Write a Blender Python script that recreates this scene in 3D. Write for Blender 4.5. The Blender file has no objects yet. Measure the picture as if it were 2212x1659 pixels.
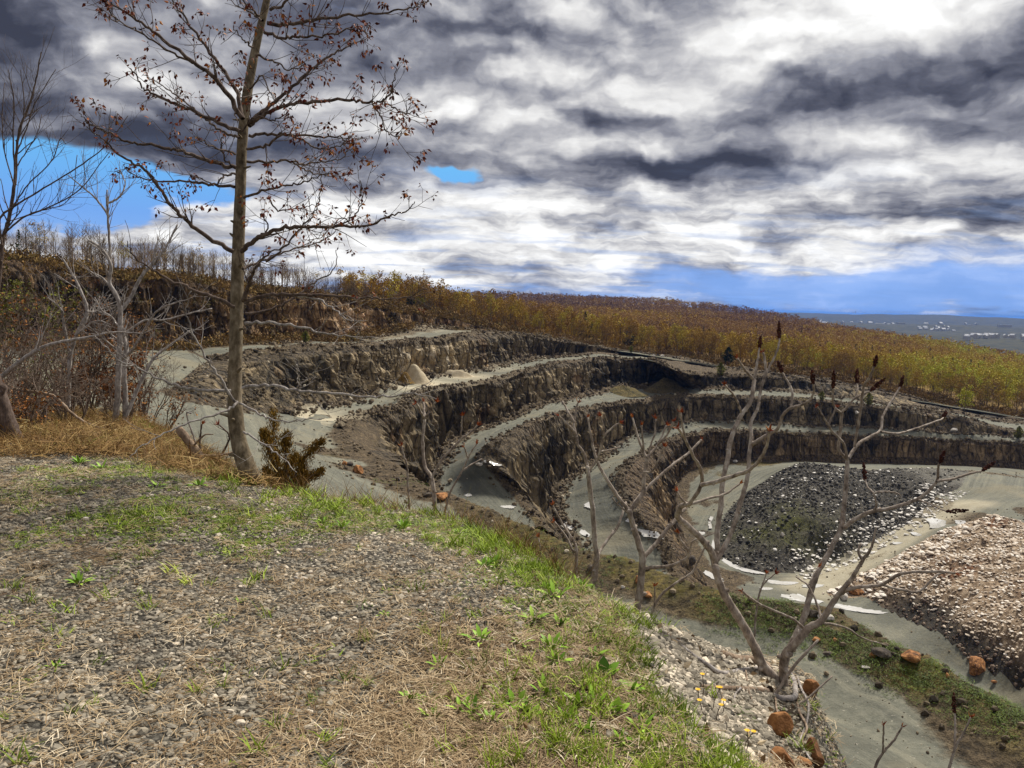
import bpy, math, random
import numpy as np
from mathutils import Vector, Matrix
S = bpy.context.scene
COL = S.collection
rad = math.radians

# ------------------------------------------------------------------ camera
PITCH, ROLL, F = rad(5.74), rad(1.63), 28.0 / 36.0 * 2212.0
cam_data = bpy.data.cameras.new("camera")
cam_data.sensor_width = 36.0
cam_data.lens = 28.0
cam_data.clip_start = 0.05
cam_data.clip_end = 120000.0
cam = bpy.data.objects.new("camera", cam_data)
COL.objects.link(cam)
FWD = np.array([0.0, math.cos(PITCH), -math.sin(PITCH)])
UP0 = np.array([0.0, math.sin(PITCH), math.cos(PITCH)])
RT0 = np.array([1.0, 0.0, 0.0])
RIGHT = math.cos(ROLL) * RT0 + math.sin(ROLL) * UP0
UP = -math.sin(ROLL) * RT0 + math.cos(ROLL) * UP0
cam.matrix_world = Matrix(((RIGHT[0], UP[0], -FWD[0], 0), (RIGHT[1], UP[1], -FWD[1], 0), (RIGHT[2], UP[2], -FWD[2], 0), (0, 0, 0, 1)))
S.camera = cam

def ray(u, v):
    return RIGHT * ((u - 1106.0) / F) + UP * (-(v - 829.5) / F) + FWD

def PZ(u, v, z):                    # the point seen at (u, v) that lies at height z (eye = 0)
    d = ray(u, v)
    return d * (z / d[2])

def PD(u, v, y):                    # the point seen at (u, v) that lies y metres ahead
    d = ray(u, v)
    return d * (y / d[1])

# ------------------------------------------------------------------ node helper
class G:
    def __init__(s, tree):
        s.t = tree
        tree.nodes.clear()
    def n(s, typ, ins=None, **props):
        nd = s.t.nodes.new(typ)
        for k, v in props.items():
            setattr(nd, k, v)
        for k, v in (ins or {}).items():
            s.set(nd.inputs[k], v)
        return nd
    def set(s, sock, v):
        if isinstance(v, bpy.types.NodeSocket):
            s.t.links.new(v, sock)
        elif v is not None:
            if isinstance(v, (tuple, list)) and len(v) == 3 and sock.type == 'RGBA':
                v = (*v, 1)
            sock.default_value = v
    def m(s, op, a, b=None, c=None, clamp=False):
        nd = s.n('ShaderNodeMath', operation=op, use_clamp=clamp)
        for i, x in enumerate((a, b, c)):
            if x is not None:
                s.set(nd.inputs[i], x)
        return nd.outputs[0]
    def v(s, op, a, b=None, out=0):
        nd = s.n('ShaderNodeVectorMath', operation=op)
        s.set(nd.inputs[0], a)
        if b is not None:
            s.set(nd.inputs[1], b)
        return nd.outputs[out]
    def mix(s, f, a, b, typ='RGBA', blend='MIX'):
        nd = s.n('ShaderNodeMix', data_type=typ)
        if typ == 'RGBA':
            nd.blend_type = blend
            s.set(nd.inputs[0], f); s.set(nd.inputs[6], a); s.set(nd.inputs[7], b)
            return nd.outputs[2]
        s.set(nd.inputs[0], f); s.set(nd.inputs[2], a); s.set(nd.inputs[3], b)
        return nd.outputs[0]
    def noise(s, vec, scale, detail=4, rough=0.5, dist=0.0, out=0, lac=2.0):
        nd = s.n('ShaderNodeTexNoise', {'Vector': vec, 'Scale': scale, 'Detail': detail, 'Roughness': rough, 'Distortion': dist, 'Lacunarity': lac})
        return nd.outputs[out]
    def vor(s, vec, scale, feature='F1', out='Distance', rand=1.0):
        nd = s.n('ShaderNodeTexVoronoi', {'Vector': vec, 'Scale': scale, 'Randomness': rand}, feature=feature)
        return nd.outputs[out]
    def ramp(s, f, stops, interp='LINEAR'):
        nd = s.n('ShaderNodeValToRGB', {'Fac': f})
        cr = nd.color_ramp
        cr.interpolation = interp
        while len(cr.elements) < len(stops):
            cr.elements.new(0.5)
        for e, (p, c) in zip(cr.elements, stops):
            e.position = p
            e.color = (*c, 1) if len(c) == 3 else c
        return nd.outputs[0]
    def step(s, x, a, b):             # smooth 0..1 between a and b
        nd = s.n('ShaderNodeMapRange', {'Value': x, 'From Min': a, 'From Max': b}, interpolation_type='SMOOTHSTEP')
        return nd.outputs[0]
    def pos(s):
        return s.n('ShaderNodeNewGeometry').outputs['Position']
    def attr(s, name, out='Fac'):
        return s.n('ShaderNodeAttribute', attribute_name=name).outputs[out]

# ------------------------------------------------------------------ world: daylight sky with broken cloud decks
SUN_EL, SUN_AZ = rad(52.0), rad(38.0)
world = bpy.data.worlds.new("World")
S.world = world
world.use_nodes = True
g = G(world.node_tree)
WS = 0.1
dirv = g.n('ShaderNodeTexCoord').outputs['Generated']
sx = g.n('ShaderNodeSeparateXYZ', {0: dirv})
dx, dy, dz = sx.outputs
az = g.m('ARCTAN2', dx, dy)
el = g.m('ARCSINE', dz)
den = g.m('ADD', g.m('MAXIMUM', dz, 0.0), 0.11)
plane = g.n('ShaderNodeCombineXYZ', {0: g.m('DIVIDE', dx, den), 1: g.m('DIVIDE', dy, den), 2: 0.0}).outputs[0]
ang = g.n('ShaderNodeCombineXYZ', {0: az, 1: el, 2: 0.0}).outputs[0]
warp = g.noise(plane, 1.1, 5, 0.55, out=1)
warp2 = g.noise(ang, 9.0, 4, 0.6, out=1)
wv = g.v('MULTIPLY', g.v('SUBTRACT', warp, (0.5, 0.5, 0.5)), (0.09, 0.05, 0))
wv2 = g.v('MULTIPLY', g.v('SUBTRACT', warp2, (0.5, 0.5, 0.5)), (0.10, 0.055, 0))
angw = g.v('ADD', ang, g.v('ADD', wv, wv2))
plw = g.v('ADD', plane, g.v('MULTIPLY', g.v('SUBTRACT', warp, (0.5, 0.5, 0.5)), (0.28, 0.28, 0)))

def blobs(lst, start):
    acc = start
    for (u, v, ru, rv, w) in lst:
        d = ray(u, v)
        a0, e0 = math.atan2(d[0], d[1]), math.asin(d[2] / np.linalg.norm(d))
        q = g.v('MULTIPLY', g.v('SUBTRACT', angw, (a0, e0, 0)), (F / ru, F / rv, 0))
        r2 = g.v('DOT_PRODUCT', q, q, out=1)
        acc = g.m('MULTIPLY_ADD', g.m('POWER', 0.3679, r2), w, acc)
    return acc

n_big = g.noise(plw, 0.9, 9, 0.56)
n_str = g.noise(g.v('MULTIPLY', plw, (0.55, 1.0, 1.0)), 2.2, 8, 0.55)
n_ang = g.noise(g.v('MULTIPLY', angw, (1.0, 1.9, 1.0)), 9.0, 8, 0.58)
puff = g.n('ShaderNodeTexVoronoi', {'Vector': g.v('ADD', g.v('MULTIPLY', angw, (1.0, 2.1, 1.0)), g.v('MULTIPLY', warp2, (.06, .06, 0))), 'Scale': 15.0, 'Smoothness': 0.7}, feature='SMOOTH_F1').outputs['Distance']
puff2 = g.n('ShaderNodeTexVoronoi', {'Vector': g.v('ADD', g.v('MULTIPLY', angw, (1.0, 2.4, 1.0)), g.v('MULTIPLY', warp2, (.05, .05, 0))), 'Scale': 38.0, 'Smoothness': 0.6}, feature='SMOOTH_F1').outputs['Distance']
base = g.m('MULTIPLY_ADD', g.m('SUBTRACT', n_big, 0.5), 1.35, 0.535)
base = g.m('MULTIPLY_ADD', g.m('SUBTRACT', n_str, 0.5), 0.35, base)
angl = g.v('ADD', angw, (0.010, 0.016, 0.0))     # the same billows a step towards the light: their difference models the lit and shaded flanks
n_lit = g.noise(g.v('MULTIPLY', angl, (1.0, 1.9, 1.0)), 9.0, 8, 0.58)
base = g.m('MULTIPLY_ADD', g.m('SUBTRACT', n_ang, n_lit), 0.5, base)
puff_l = g.n('ShaderNodeTexVoronoi', {'Vector': g.v('ADD', g.v('MULTIPLY', angl, (1.0, 2.1, 1.0)), g.v('MULTIPLY', warp2, (.06, .06, 0))), 'Scale': 15.0, 'Smoothness': 0.7}, feature='SMOOTH_F1').outputs['Distance']
base = g.m('MULTIPLY_ADD', g.m('SUBTRACT', puff_l, puff), 0.32, base)
base = g.m('MULTIPLY_ADD', g.m('SUBTRACT', 0.42, puff), 0.26, base)
base = g.m('MULTIPLY_ADD', g.m('SUBTRACT', 0.42, puff2), 0.13, base)
base = g.m('MULTIPLY_ADD', g.m('SUBTRACT', n_ang, 0.5), 0.62, base)
low = g.step(el, 0.20, 0.10)
n_row = g.noise(g.v('ADD', g.v('MULTIPLY', ang, (2.2, 15.0, 1.0)), g.v('MULTIPLY', warp2, (.5, .9, 0))), 3.2, 6, 0.6)
BR = [  # u, v, radius u, radius v, brightness
    (0, 40, 260, 120, -.42), (60, 225, 330, 60, -.34), (350, 300, 260, 40, -.33), (300, 135, 150, 70, .16), (600, 330, 280, 50, -.20),
    (1000, 50, 330, 65, -.26), (700, 90, 220, 90, -.10), (1170, 135, 110, 45, .26), (930, 200, 120, 45, .22), (1080, 290, 150, 35, .22),
    (1480, 190, 150, 75, .30), (1360, 255, 130, 42, -.34), (1380, 370, 330, 36, -.40), (1640, 355, 150, 28, -.30),
    (1900, 15, 230, 80, .60), (1600, 50, 170, 60, .25), (1800, 190, 170, 62, -.42), (2120, 150, 180, 62, -.40), (2160, 245, 110, 40, -.36),
    (1750, 285, 260, 30, .28), (2020, 215, 110, 22, .26), (1960, 350, 220, 36, .26), (1900, 448, 260, 32, -.30), (2200, 420, 120, 30, -.1),
    (1300, 450, 420, 55, .32), (760, 520, 400, 60, .25), (1350, 545, 700, 55, .18), (330, 440, 90, 22, .3), (1480, 415, 150, 20, .2), (650, 450, 200, 40, .15),
    (1750, 640, 420, 40, -.10), (800, 600, 500, 25, .15), (2100, 540, 200, 25, .2),
]
bright = blobs(BR, base)
bright = g.m('MULTIPLY_ADD', g.m('MULTIPLY', g.m('SUBTRACT', n_row, 0.5), 1.5), low, bright)
BL = [
    (70, 350, 150, 48, 1.15), (30, 430, 200, 60, 1.1), (300, 385, 150, 34, .95), (190, 460, 120, 24, .6), (450, 405, 80, 20, .5), (965, 385, 70, 17, 1.15), (740, 385, 60, 16, .35),
    (1560, 385, 60, 14, .25),
]
blue = blobs(BL, 0.0)
blue = g.m('SUBTRACT', blue, g.m('MULTIPLY', g.m('SUBTRACT', n_ang, 0.42), 0.9))
BS = [(1950, 640, 560, 42, .95), (1650, 606, 330, 20, .45), (2212, 600, 380, 48, .8), (1150, 640, 500, 14, .4), (700, 610, 500, 16, .25), (1700, 540, 500, 12, .2), (1150, 575, 500, 10, .25)]
soft = blobs(BS, 0.0)
soft = g.m('SUBTRACT', soft, g.m('MULTIPLY', g.m('SUBTRACT', n_row, 0.45), 1.1))
softf = g.m('MULTIPLY', g.step(soft, 0.05, 1.0), 0.86)
bluef = g.step(blue, 0.26, 0.62)
# low strata between the cumulus rows
lowband = g.m('MULTIPLY', g.step(el, 0.20, 0.02), g.step(n_str, 0.50, 0.36))
ccol = g.ramp(bright, [(0.0, (0.045, 0.05, 0.075)), (0.18, (0.105, 0.112, 0.15)), (0.38, (0.25, 0.257, 0.30)), (0.56, (0.46, 0.46, 0.485)), (0.76, (0.74, 0.735, 0.73)), (1.0, (0.97, 0.97, 0.96))])
ccol = g.mix(g.m('MULTIPLY', lowband, 0.55), ccol, (0.30, 0.43, 0.72))
sky = g.n('ShaderNodeTexSky', sky_type='NISHITA', sun_disc=False, sun_elevation=SUN_EL, sun_rotation=SUN_AZ, air_density=1.0, dust_density=0.4, ozone_density=2.0)
skyc = g.n('ShaderNodeHueSaturation', {'Saturation': 1.45, 'Value': 1.0, 'Color': sky.outputs[0]}).outputs[0]
skyc = g.mix(0.8, skyc, g.ramp(el, [(0.0, (1.9, 3.7, 8.0)), (0.09, (1.1, 2.9, 7.6)), (0.2, (1.3, 4.9, 8.2)), (0.45, (1.0, 3.4, 7.0))]))
cl10 = g.v('SCALE', ccol)
cl10.node.inputs['Scale'].default_value = 0.93 / WS
fin = g.mix(bluef, g.mix(softf, cl10, (2.2, 3.9, 8.0)), skyc)
bg = g.n('ShaderNodeBackground', {'Color': fin, 'Strength': WS})
g.n('ShaderNodeOutputWorld', {'Surface': bg.outputs[0]})
world.cycles.sampling_method = 'MANUAL'
world.cycles.sample_map_resolution = 512

sun_data = bpy.data.lights.new("sun", 'SUN')
sun_data.energy = 4.6
sun_data.angle = rad(10.0)
sun_data.color = (1.0, 0.95, 0.86)
sun = bpy.data.objects.new("sun", sun_data)
COL.objects.link(sun)
sd = Vector((math.sin(SUN_AZ) * math.cos(SUN_EL), math.cos(SUN_AZ) * math.cos(SUN_EL), math.sin(SUN_EL)))
sun.rotation_euler = sd.to_track_quat('Z', 'Y').to_euler()

S.view_settings.view_transform = 'Standard'
S.view_settings.look = 'None'
S.view_settings.exposure = 0.25
S.view_settings.gamma = 1.0
S.view_settings.use_curve_mapping = False
S.cycles.max_bounces = 6
S.cycles.diffuse_bounces = 3
S.cycles.transparent_max_bounces = 8
S.cycles.volume_bounces = 1
S.cycles.use_denoising = True

# ------------------------------------------------------------------ numpy helpers
def hash3(ix, iy, iz, seed):
    h = (ix.astype(np.int64) * 374761393 + iy.astype(np.int64) * 668265263 + iz.astype(np.int64) * 1440662683 + seed * 974634777) & 0xFFFFFFFF
    h = ((h ^ (h >> 13)) * 1274126177) & 0xFFFFFFFF
    h = ((h ^ (h >> 16)) * 2246822519) & 0xFFFFFFFF
    return ((h ^ (h >> 15)) & 0xFFFFFF).astype(np.float64) / 0xFFFFFF

def vnoise(x, y, z=0.0, seed=0):    # value noise 0..1
    x, y, z = np.broadcast_arrays(np.asarray(x, float), np.asarray(y, float), np.asarray(z, float))
    ix, iy, iz = np.floor(x), np.floor(y), np.floor(z)
    fx, fy, fz = x - ix, y - iy, z - iz
    fx, fy, fz = (f * f * (3 - 2 * f) for f in (fx, fy, fz))
    r = 0
    for a in (0, 1):
        for b in (0, 1):
            for c in (0, 1):
                w = (fx if a else 1 - fx) * (fy if b else 1 - fy) * (fz if c else 1 - fz)
                r = r + w * hash3(ix + a, iy + b, iz + c, seed)
    return r

def fbm(x, y, z=0.0, seed=0, oct=4, gain=0.5):
    r, a, t = 0, 1.0, 0.0
    for o in range(oct):
        r = r + a * vnoise(np.asarray(x) * 2 ** o, np.asarray(y) * 2 ** o, np.asarray(z) * 2 ** o, seed + o * 17)
        t += a
        a *= gain
    return r / t

def sstep(x, a, b):
    t = np.clip((np.asarray(x, float) - a) / (b - a), 0, 1)
    return t * t * (3 - 2 * t)

def tps(ctrl, lam=1e-3):            # thin plate spline z(x, y) through control points
    C = np.asarray(ctrl, float)
    c0 = C[:, :2].mean(0)
    sc = np.ptp(C[:, :2], axis=0).max()
    P = (C[:, :2] - c0) / sc
    n = len(P)
    def phi(r2):
        return 0.5 * r2 * np.log(np.maximum(r2, 1e-18))
    K = phi(((P[:, None] - P[None]) ** 2).sum(-1)) + lam * np.eye(n)
    A = np.zeros((n + 3, n + 3))
    A[:n, :n] = K
    A[:n, n] = 1
    A[:n, n + 1:] = P
    A[n:, :n] = A[:n, n:].T
    w = np.linalg.solve(A, np.concatenate([C[:, 2], np.zeros(3)]))
    def f(x, y):
        x, y = np.asarray(x, float), np.asarray(y, float)
        X = (x.ravel() - c0[0]) / sc
        Y = (y.ravel() - c0[1]) / sc
        z = w[n] + w[n + 1] * X + w[n + 2] * Y
        for i in range(n):
            z = z + w[i] * phi((X - P[i, 0]) ** 2 + (Y - P[i, 1]) ** 2)
        return z.reshape(x.shape)
    return f

def poly_sd(x, y, poly):            # signed distance to a closed polygon, positive inside
    x, y = np.asarray(x, float), np.asarray(y, float)
    P = np.asarray(poly, float)[:, :2]
    d2 = np.full(x.shape, 1e18)
    inside = np.zeros(x.shape, bool)
    for (ax, ay), (bx, by) in zip(P, np.roll(P, -1, 0)):
        ex, ey = bx - ax, by - ay
        t = np.clip(((x - ax) * ex + (y - ay) * ey) / max(ex * ex + ey * ey, 1e-12), 0, 1)
        d2 = np.minimum(d2, (x - ax - t * ex) ** 2 + (y - ay - t * ey) ** 2)
        if ay != by:
            c = ((ay > y) != (by > y)) & (x < ex * (y - ay) / ey + ax)
            inside ^= c
    d = np.sqrt(d2)
    return np.where(inside, d, -d)

def catmull(P, k=8):
    P = np.asarray(P, float)
    if len(P) < 3:
        t = np.linspace(0, 1, k * (len(P) - 1) + 1)[:, None]
        return P[0] * (1 - t) + P[-1] * t
    Q = np.vstack([2 * P[0] - P[1], P, 2 * P[-1] - P[-2]])
    out = []
    for i in range(1, len(Q) - 2):
        a, b, c, d = Q[i - 1:i + 3]
        for t in np.arange(k) / k:
            out.append(0.5 * (2 * b + (c - a) * t + (2 * a - 5 * b + 4 * c - d) * t * t + (3 * b - a - 3 * c + d) * t ** 3))
    out.append(P[-1])
    return np.array(out)

def resample(P, n, smooth=True):
    P = catmull(P, 8) if smooth else np.asarray(P, float)
    s = np.concatenate([[0], np.cumsum(np.linalg.norm(np.diff(P, axis=0), axis=1))])
    t = np.linspace(0, s[-1], n)
    return np.stack([np.interp(t, s, P[:, i]) for i in range(3)], 1)

class MB:                            # collects geometry, then links it as ONE mesh object
    def __init__(s):
        s.V, s.Q, s.T, s.A, s.W, s.n = [], [], [], [], [], 0
    def add(s, V, Q=None, T=None, tint=0.5, w=0.0):
        V = np.asarray(V, float)
        if Q is not None and len(Q):
            s.Q.append(np.asarray(Q, np.int64) + s.n)
        if T is not None and len(T):
            s.T.append(np.asarray(T, np.int64) + s.n)
        s.V.append(V)
        s.A.append(np.broadcast_to(np.asarray(tint, float), (len(V),)))
        s.W.append(np.broadcast_to(np.asarray(w, float), (len(V),)))
        s.n += len(V)
    def arrays(s):
        return (np.vstack(s.V), np.vstack(s.Q) if s.Q else np.zeros((0, 4), int), np.vstack(s.T) if s.T else np.zeros((0, 3), int), np.concatenate(s.A), np.concatenate(s.W))
    def build(s, name, mat, parent=None, smooth=True, loc=None, extra=None, mesh_only=False):
        V, Q, T, A, W = s.arrays()
        if loc is not None:
            V = V - np.asarray(loc, float)
        me = bpy.data.meshes.new(name)
        me.vertices.add(len(V))
        me.vertices.foreach_set('co', V.astype(np.float32).ravel())
        me.loops.add(Q.size + T.size)
        me.loops.foreach_set('vertex_index', np.concatenate([Q.ravel(), T.ravel()]).astype(np.int32))
        me.polygons.add(len(Q) + len(T))
        me.polygons.foreach_set('loop_start', np.concatenate([np.arange(len(Q)) * 4, len(Q) * 4 + np.arange(len(T)) * 3]).astype(np.int32))
        me.polygons.foreach_set('use_smooth', np.full(len(Q) + len(T), smooth, bool))
        for nm, arr in [('tint', A), ('wood', W)] + list((extra or {}).items()):
            at = me.attributes.new(nm, 'FLOAT', 'POINT')
            at.data.foreach_set('value', np.asarray(arr, np.float32))
        me.update()
        me.validate()
        me.materials.append(mat)
        if mesh_only:
            return me
        return link(name, me, parent, loc)

def link(name, me, parent=None, loc=None):
    o = bpy.data.objects.new(name, me)
    COL.objects.link(o)
    if parent is not None:
        o.parent = parent
    elif loc is not None:
        o.location = loc
    return o

def tag(o, label=None, cat=None, group=None, kind=None):
    for k, v in (('label', label), ('category', cat), ('group', group), ('kind', kind)):
        if v:
            o[k] = v
    return o

def empty(name, loc, label=None, cat=None, group=None):
    o = bpy.data.objects.new(name, None)
    o.empty_display_size = 0.2
    COL.objects.link(o)
    o.location = loc
    return tag(o, label, cat, group)

def copy_tree(o, parent=None):
    c = o.copy()
    COL.objects.link(c)
    c.parent = parent
    for ch in list(o.children):
        copy_tree(ch, c)
    return c

def grid_faces(nr, nc):
    i = np.arange(nr - 1)[:, None] * nc + np.arange(nc - 1)[None]
    return np.stack([i, i + 1, i + nc + 1, i + nc], -1).reshape(-1, 4)

def tube(mb, P, R, sides=6, tint=0.5, w=1.0, cap=True):
    P = np.asarray(P, float)
    R = np.broadcast_to(np.asarray(R, float), (len(P),))
    Tn = np.gradient(P, axis=0)
    Tn /= np.maximum(np.linalg.norm(Tn, axis=1, keepdims=True), 1e-9)
    ref = np.array([0.0, 0, 1]) if abs(Tn[0, 2]) < 0.9 else np.array([1.0, 0, 0])
    Ns = []
    nv = np.cross(Tn[0], ref)
    nv /= np.linalg.norm(nv)
    for t in Tn:
        nv = nv - t * np.dot(nv, t)
        nv /= max(np.linalg.norm(nv), 1e-9)
        Ns.append(nv)
    Ns = np.array(Ns)
    B = np.cross(Tn, Ns)
    a = np.arange(sides) * 2 * math.pi / sides
    ring = P[:, None] + R[:, None, None] * (np.cos(a)[None, :, None] * Ns[:, None] + np.sin(a)[None, :, None] * B[:, None])
    V = ring.reshape(-1, 3)
    k = len(P)
    i = np.arange(k - 1)[:, None] * sides
    j = np.arange(sides)[None]
    Q = np.stack([i + j, i + (j + 1) % sides, i + sides + (j + 1) % sides, i + sides + j], -1).reshape(-1, 4)
    T = None
    if cap:
        V = np.vstack([V, P[-1] + Tn[-1] * R[-1] * 0.8])
        e = (k - 1) * sides
        T = np.array([[e + q, e + (q + 1) % sides, k * sides] for q in range(sides)])
    mb.add(V, Q, T, tint, w)

def rock(rng, seed=0, sub=1, flat=0.7, angular=0.35):   # an angular stone of about unit size: (V, T)
    t = (1 + 5 ** 0.5) / 2
    V = [(-1, t, 0), (1, t, 0), (-1, -t, 0), (1, -t, 0), (0, -1, t), (0, 1, t), (0, -1, -t), (0, 1, -t), (t, 0, -1), (t, 0, 1), (-t, 0, -1), (-t, 0, 1)]
    T = [(0, 11, 5), (0, 5, 1), (0, 1, 7), (0, 7, 10), (0, 10, 11), (1, 5, 9), (5, 11, 4), (11, 10, 2), (10, 7, 6), (7, 1, 8), (3, 9, 4), (3, 4, 2), (3, 2, 6), (3, 6, 8), (3, 8, 9), (4, 9, 5), (2, 4, 11), (6, 2, 10), (8, 6, 7), (9, 8, 1)]
    V = [np.array(v, float) / np.linalg.norm(v) for v in V]
    for _ in range(sub):
        cache, T2 = {}, []
        def mid(a, b):
            k = (min(a, b), max(a, b))
            if k not in cache:
                m = V[a] + V[b]
                V.append(m / np.linalg.norm(m))
                cache[k] = len(V) - 1
            return cache[k]
        for a, b, c in T:
            ab, bc, ca = mid(a, b), mid(b, c), mid(c, a)
            T2 += [(a, ab, ca), (b, bc, ab), (c, ca, bc), (ab, bc, ca)]
        T = T2
    V = np.array(V)
    for _ in range(12):                # cut planes give flat facets
        nrm = np.array([rng.gauss(0, 1) for _ in range(3)])
        nrm /= np.linalg.norm(nrm)
        off = rng.uniform(1 - angular * 1.1, 1 - angular * 0.25)
        dd = V @ nrm - off
        V = V - np.maximum(dd, 0)[:, None] * nrm
    V = V * np.array([1.0, rng.uniform(0.6, 0.9), flat * rng.uniform(0.7, 1.1)])
    return V * 0.5, np.array(T)

def rotmats(rz, tilt, tdir):
    c, s_ = np.cos(rz), np.sin(rz)
    o, z = np.ones_like(c), np.zeros_like(c)
    Rz = np.stack([np.stack([c, -s_, z], -1), np.stack([s_, c, z], -1), np.stack([z, z, o], -1)], 1)
    ct, st = np.cos(tilt), np.sin(tilt)
    ax, ay = np.cos(tdir), np.sin(tdir)
    R = np.stack([np.stack([ct + ax * ax * (1 - ct), ax * ay * (1 - ct), ay * st], -1),
                  np.stack([ax * ay * (1 - ct), ct + ay * ay * (1 - ct), -ax * st], -1),
                  np.stack([-ay * st, ax * st, ct], -1)], 1)
    return R @ Rz

def scatter(mb, protos, pos, scale, rng, tint=None, tilt=0.0, sxyz=None):
    """Adds copies of small prototypes (V, Q, T, w) to ONE collecting mesh (for stuff nobody could count)."""
    pos = np.asarray(pos, float)
    n = len(pos)
    scale = np.broadcast_to(np.asarray(scale, float), (n,))
    tint = rng.random(n) if tint is None else np.broadcast_to(np.asarray(tint, float), (n,))
    pick = rng.integers(0, len(protos), n)
    R = rotmats(rng.uniform(0, 2 * math.pi, n), np.abs(rng.normal(0, 1, n)) * tilt, rng.uniform(0, 2 * math.pi, n))
    for k, (V, Q, T, w) in enumerate(protos):
        sel = np.nonzero(pick == k)[0]
        if not len(sel):
            continue
        V = np.asarray(V, float)
        X = np.einsum('nij,vj->nvi', R[sel], V) * scale[sel][:, None, None] + pos[sel][:, None]
        off = (np.arange(len(sel)) * len(V))[:, None, None]
        mb.add(X.reshape(-1, 3), None if Q is None or not len(Q) else (np.asarray(Q)[None] + off).reshape(-1, 4), None if T is None or not len(T) else (np.asarray(T)[None] + off).reshape(-1, 3),
               np.repeat(tint[sel], len(V)), np.tile(np.broadcast_to(np.asarray(w, float), (len(V),)), len(sel)))

NR = np.random.default_rng(11)
PRN = random.Random(5)
# ------------------------------------------------------------------ materials
MATS = {}
def mat(name, fn, rough=0.9, spec=0.2):
    m = bpy.data.materials.new(name)
    m.use_nodes = True
    g = G(m.node_tree)
    col, height, strength, dist, r = (list(fn(g)) + [None] * 5)[:5]
    b = g.n('ShaderNodeBsdfPrincipled', {'Base Color': col, 'Roughness': r if r is not None else rough, 'Specular IOR Level': spec})
    if height is not None:
        bp = g.n('ShaderNodeBump', {'Height': height, 'Strength': strength or 0.5, 'Distance': dist or 0.1})
        g.set(b.inputs['Normal'], bp.outputs[0])
    g.n('ShaderNodeOutputMaterial', {'Surface': b.outputs[0]})
    MATS[name] = m
    return m

def stretch(g, p, sx, sy, sz):
    return g.v('MULTIPLY', p, (sx, sy, sz))

def f_wall(g):
    p = g.pos()
    pv = stretch(g, p, 1, 1, 0.25)
    n1 = g.noise(pv, 0.30, 6, 0.65)
    n2 = g.noise(p, 0.05, 4, 0.55)
    n3 = g.noise(pv, 1.0, 6, 0.72)
    wp = g.v('ADD', pv, g.v('SCALE', g.noise(pv, 0.6, 3, 0.6, out=1)))
    ve = g.n('ShaderNodeTexVoronoi', {'Vector': pv, 'Scale': 0.42}, feature='DISTANCE_TO_EDGE').outputs['Distance']
    vc = g.n('ShaderNodeSeparateColor', {0: g.n('ShaderNodeTexVoronoi', {'Vector': pv, 'Scale': 0.42}, feature='F1').outputs['Color']}).outputs[0]
    ve2 = g.n('ShaderNodeTexVoronoi', {'Vector': stretch(g, p, 1, 1, 0.5), 'Scale': 1.1}, feature='DISTANCE_TO_EDGE').outputs['Distance']
    f = g.m('ADD', g.m('MULTIPLY', n1, 0.55), g.m('MULTIPLY', n3, 0.55))
    f = g.m('ADD', f, g.m('MULTIPLY', g.m('SUBTRACT', n2, 0.5), 0.6))
    f = g.m('ADD', f, g.m('MULTIPLY', g.m('SUBTRACT', vc, 0.5), 0.22))
    f = g.m('ADD', f, g.m('MULTIPLY', g.attr('stain'), 0.22))
    c = g.ramp(f, [(0.32, (0.022, 0.017, 0.011)), (0.43, (0.092, 0.070, 0.040)), (0.54, (0.185, 0.138, 0.078)), (0.66, (0.30, 0.225, 0.125)), (0.78, (0.50, 0.38, 0.22)), (0.92, (0.70, 0.60, 0.45))])
    crack = g.m('MULTIPLY', g.m('SUBTRACT', 1.0, g.step(ve, 0.0, 0.16)), g.step(n3, 0.38, 0.55))
    crack2 = g.m('MULTIPLY', g.m('SUBTRACT', 1.0, g.step(ve2, 0.0, 0.10)), 0.55)
    c = g.mix(g.m('MULTIPLY', g.m('MAXIMUM', crack, crack2), 0.85), c, (0.006, 0.005, 0.004))
    rubn = g.noise(p, 1.6, 6, 0.75)
    rubc = g.ramp(rubn, [(0.36, (0.012, 0.010, 0.007)), (0.48, (0.075, 0.055, 0.032)), (0.60, (0.165, 0.122, 0.070)), (0.74, (0.34, 0.27, 0.17))])
    c = g.mix(g.step(g.m('ADD', g.attr('shoulder'), g.m('MULTIPLY', g.m('SUBTRACT', n3, 0.5), 1.4)), 0.35, 0.65), c, rubc)
    rust = g.step(g.noise(p, 0.09, 4, 0.6), 0.56, 0.72)
    c = g.mix(g.m('MULTIPLY', rust, 0.45), c, g.mix(1.0, c, (0.95, 0.5, 0.2), blend='MULTIPLY'))
    c = g.mix(g.m('MULTIPLY', g.attr('rust'), 0.6), c, g.mix(1.0, c, (1.25, 0.68, 0.28), blend='MULTIPLY'))
    h = g.m('ADD', n1, g.m('ADD', g.m('MULTIPLY', n3, 0.6), g.m('ADD', g.m('MULTIPLY', vc, 0.4), g.m('MINIMUM', g.m('MULTIPLY', ve, 2.0), 0.4))))
    return c, h, 1.0, 1.8
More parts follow.
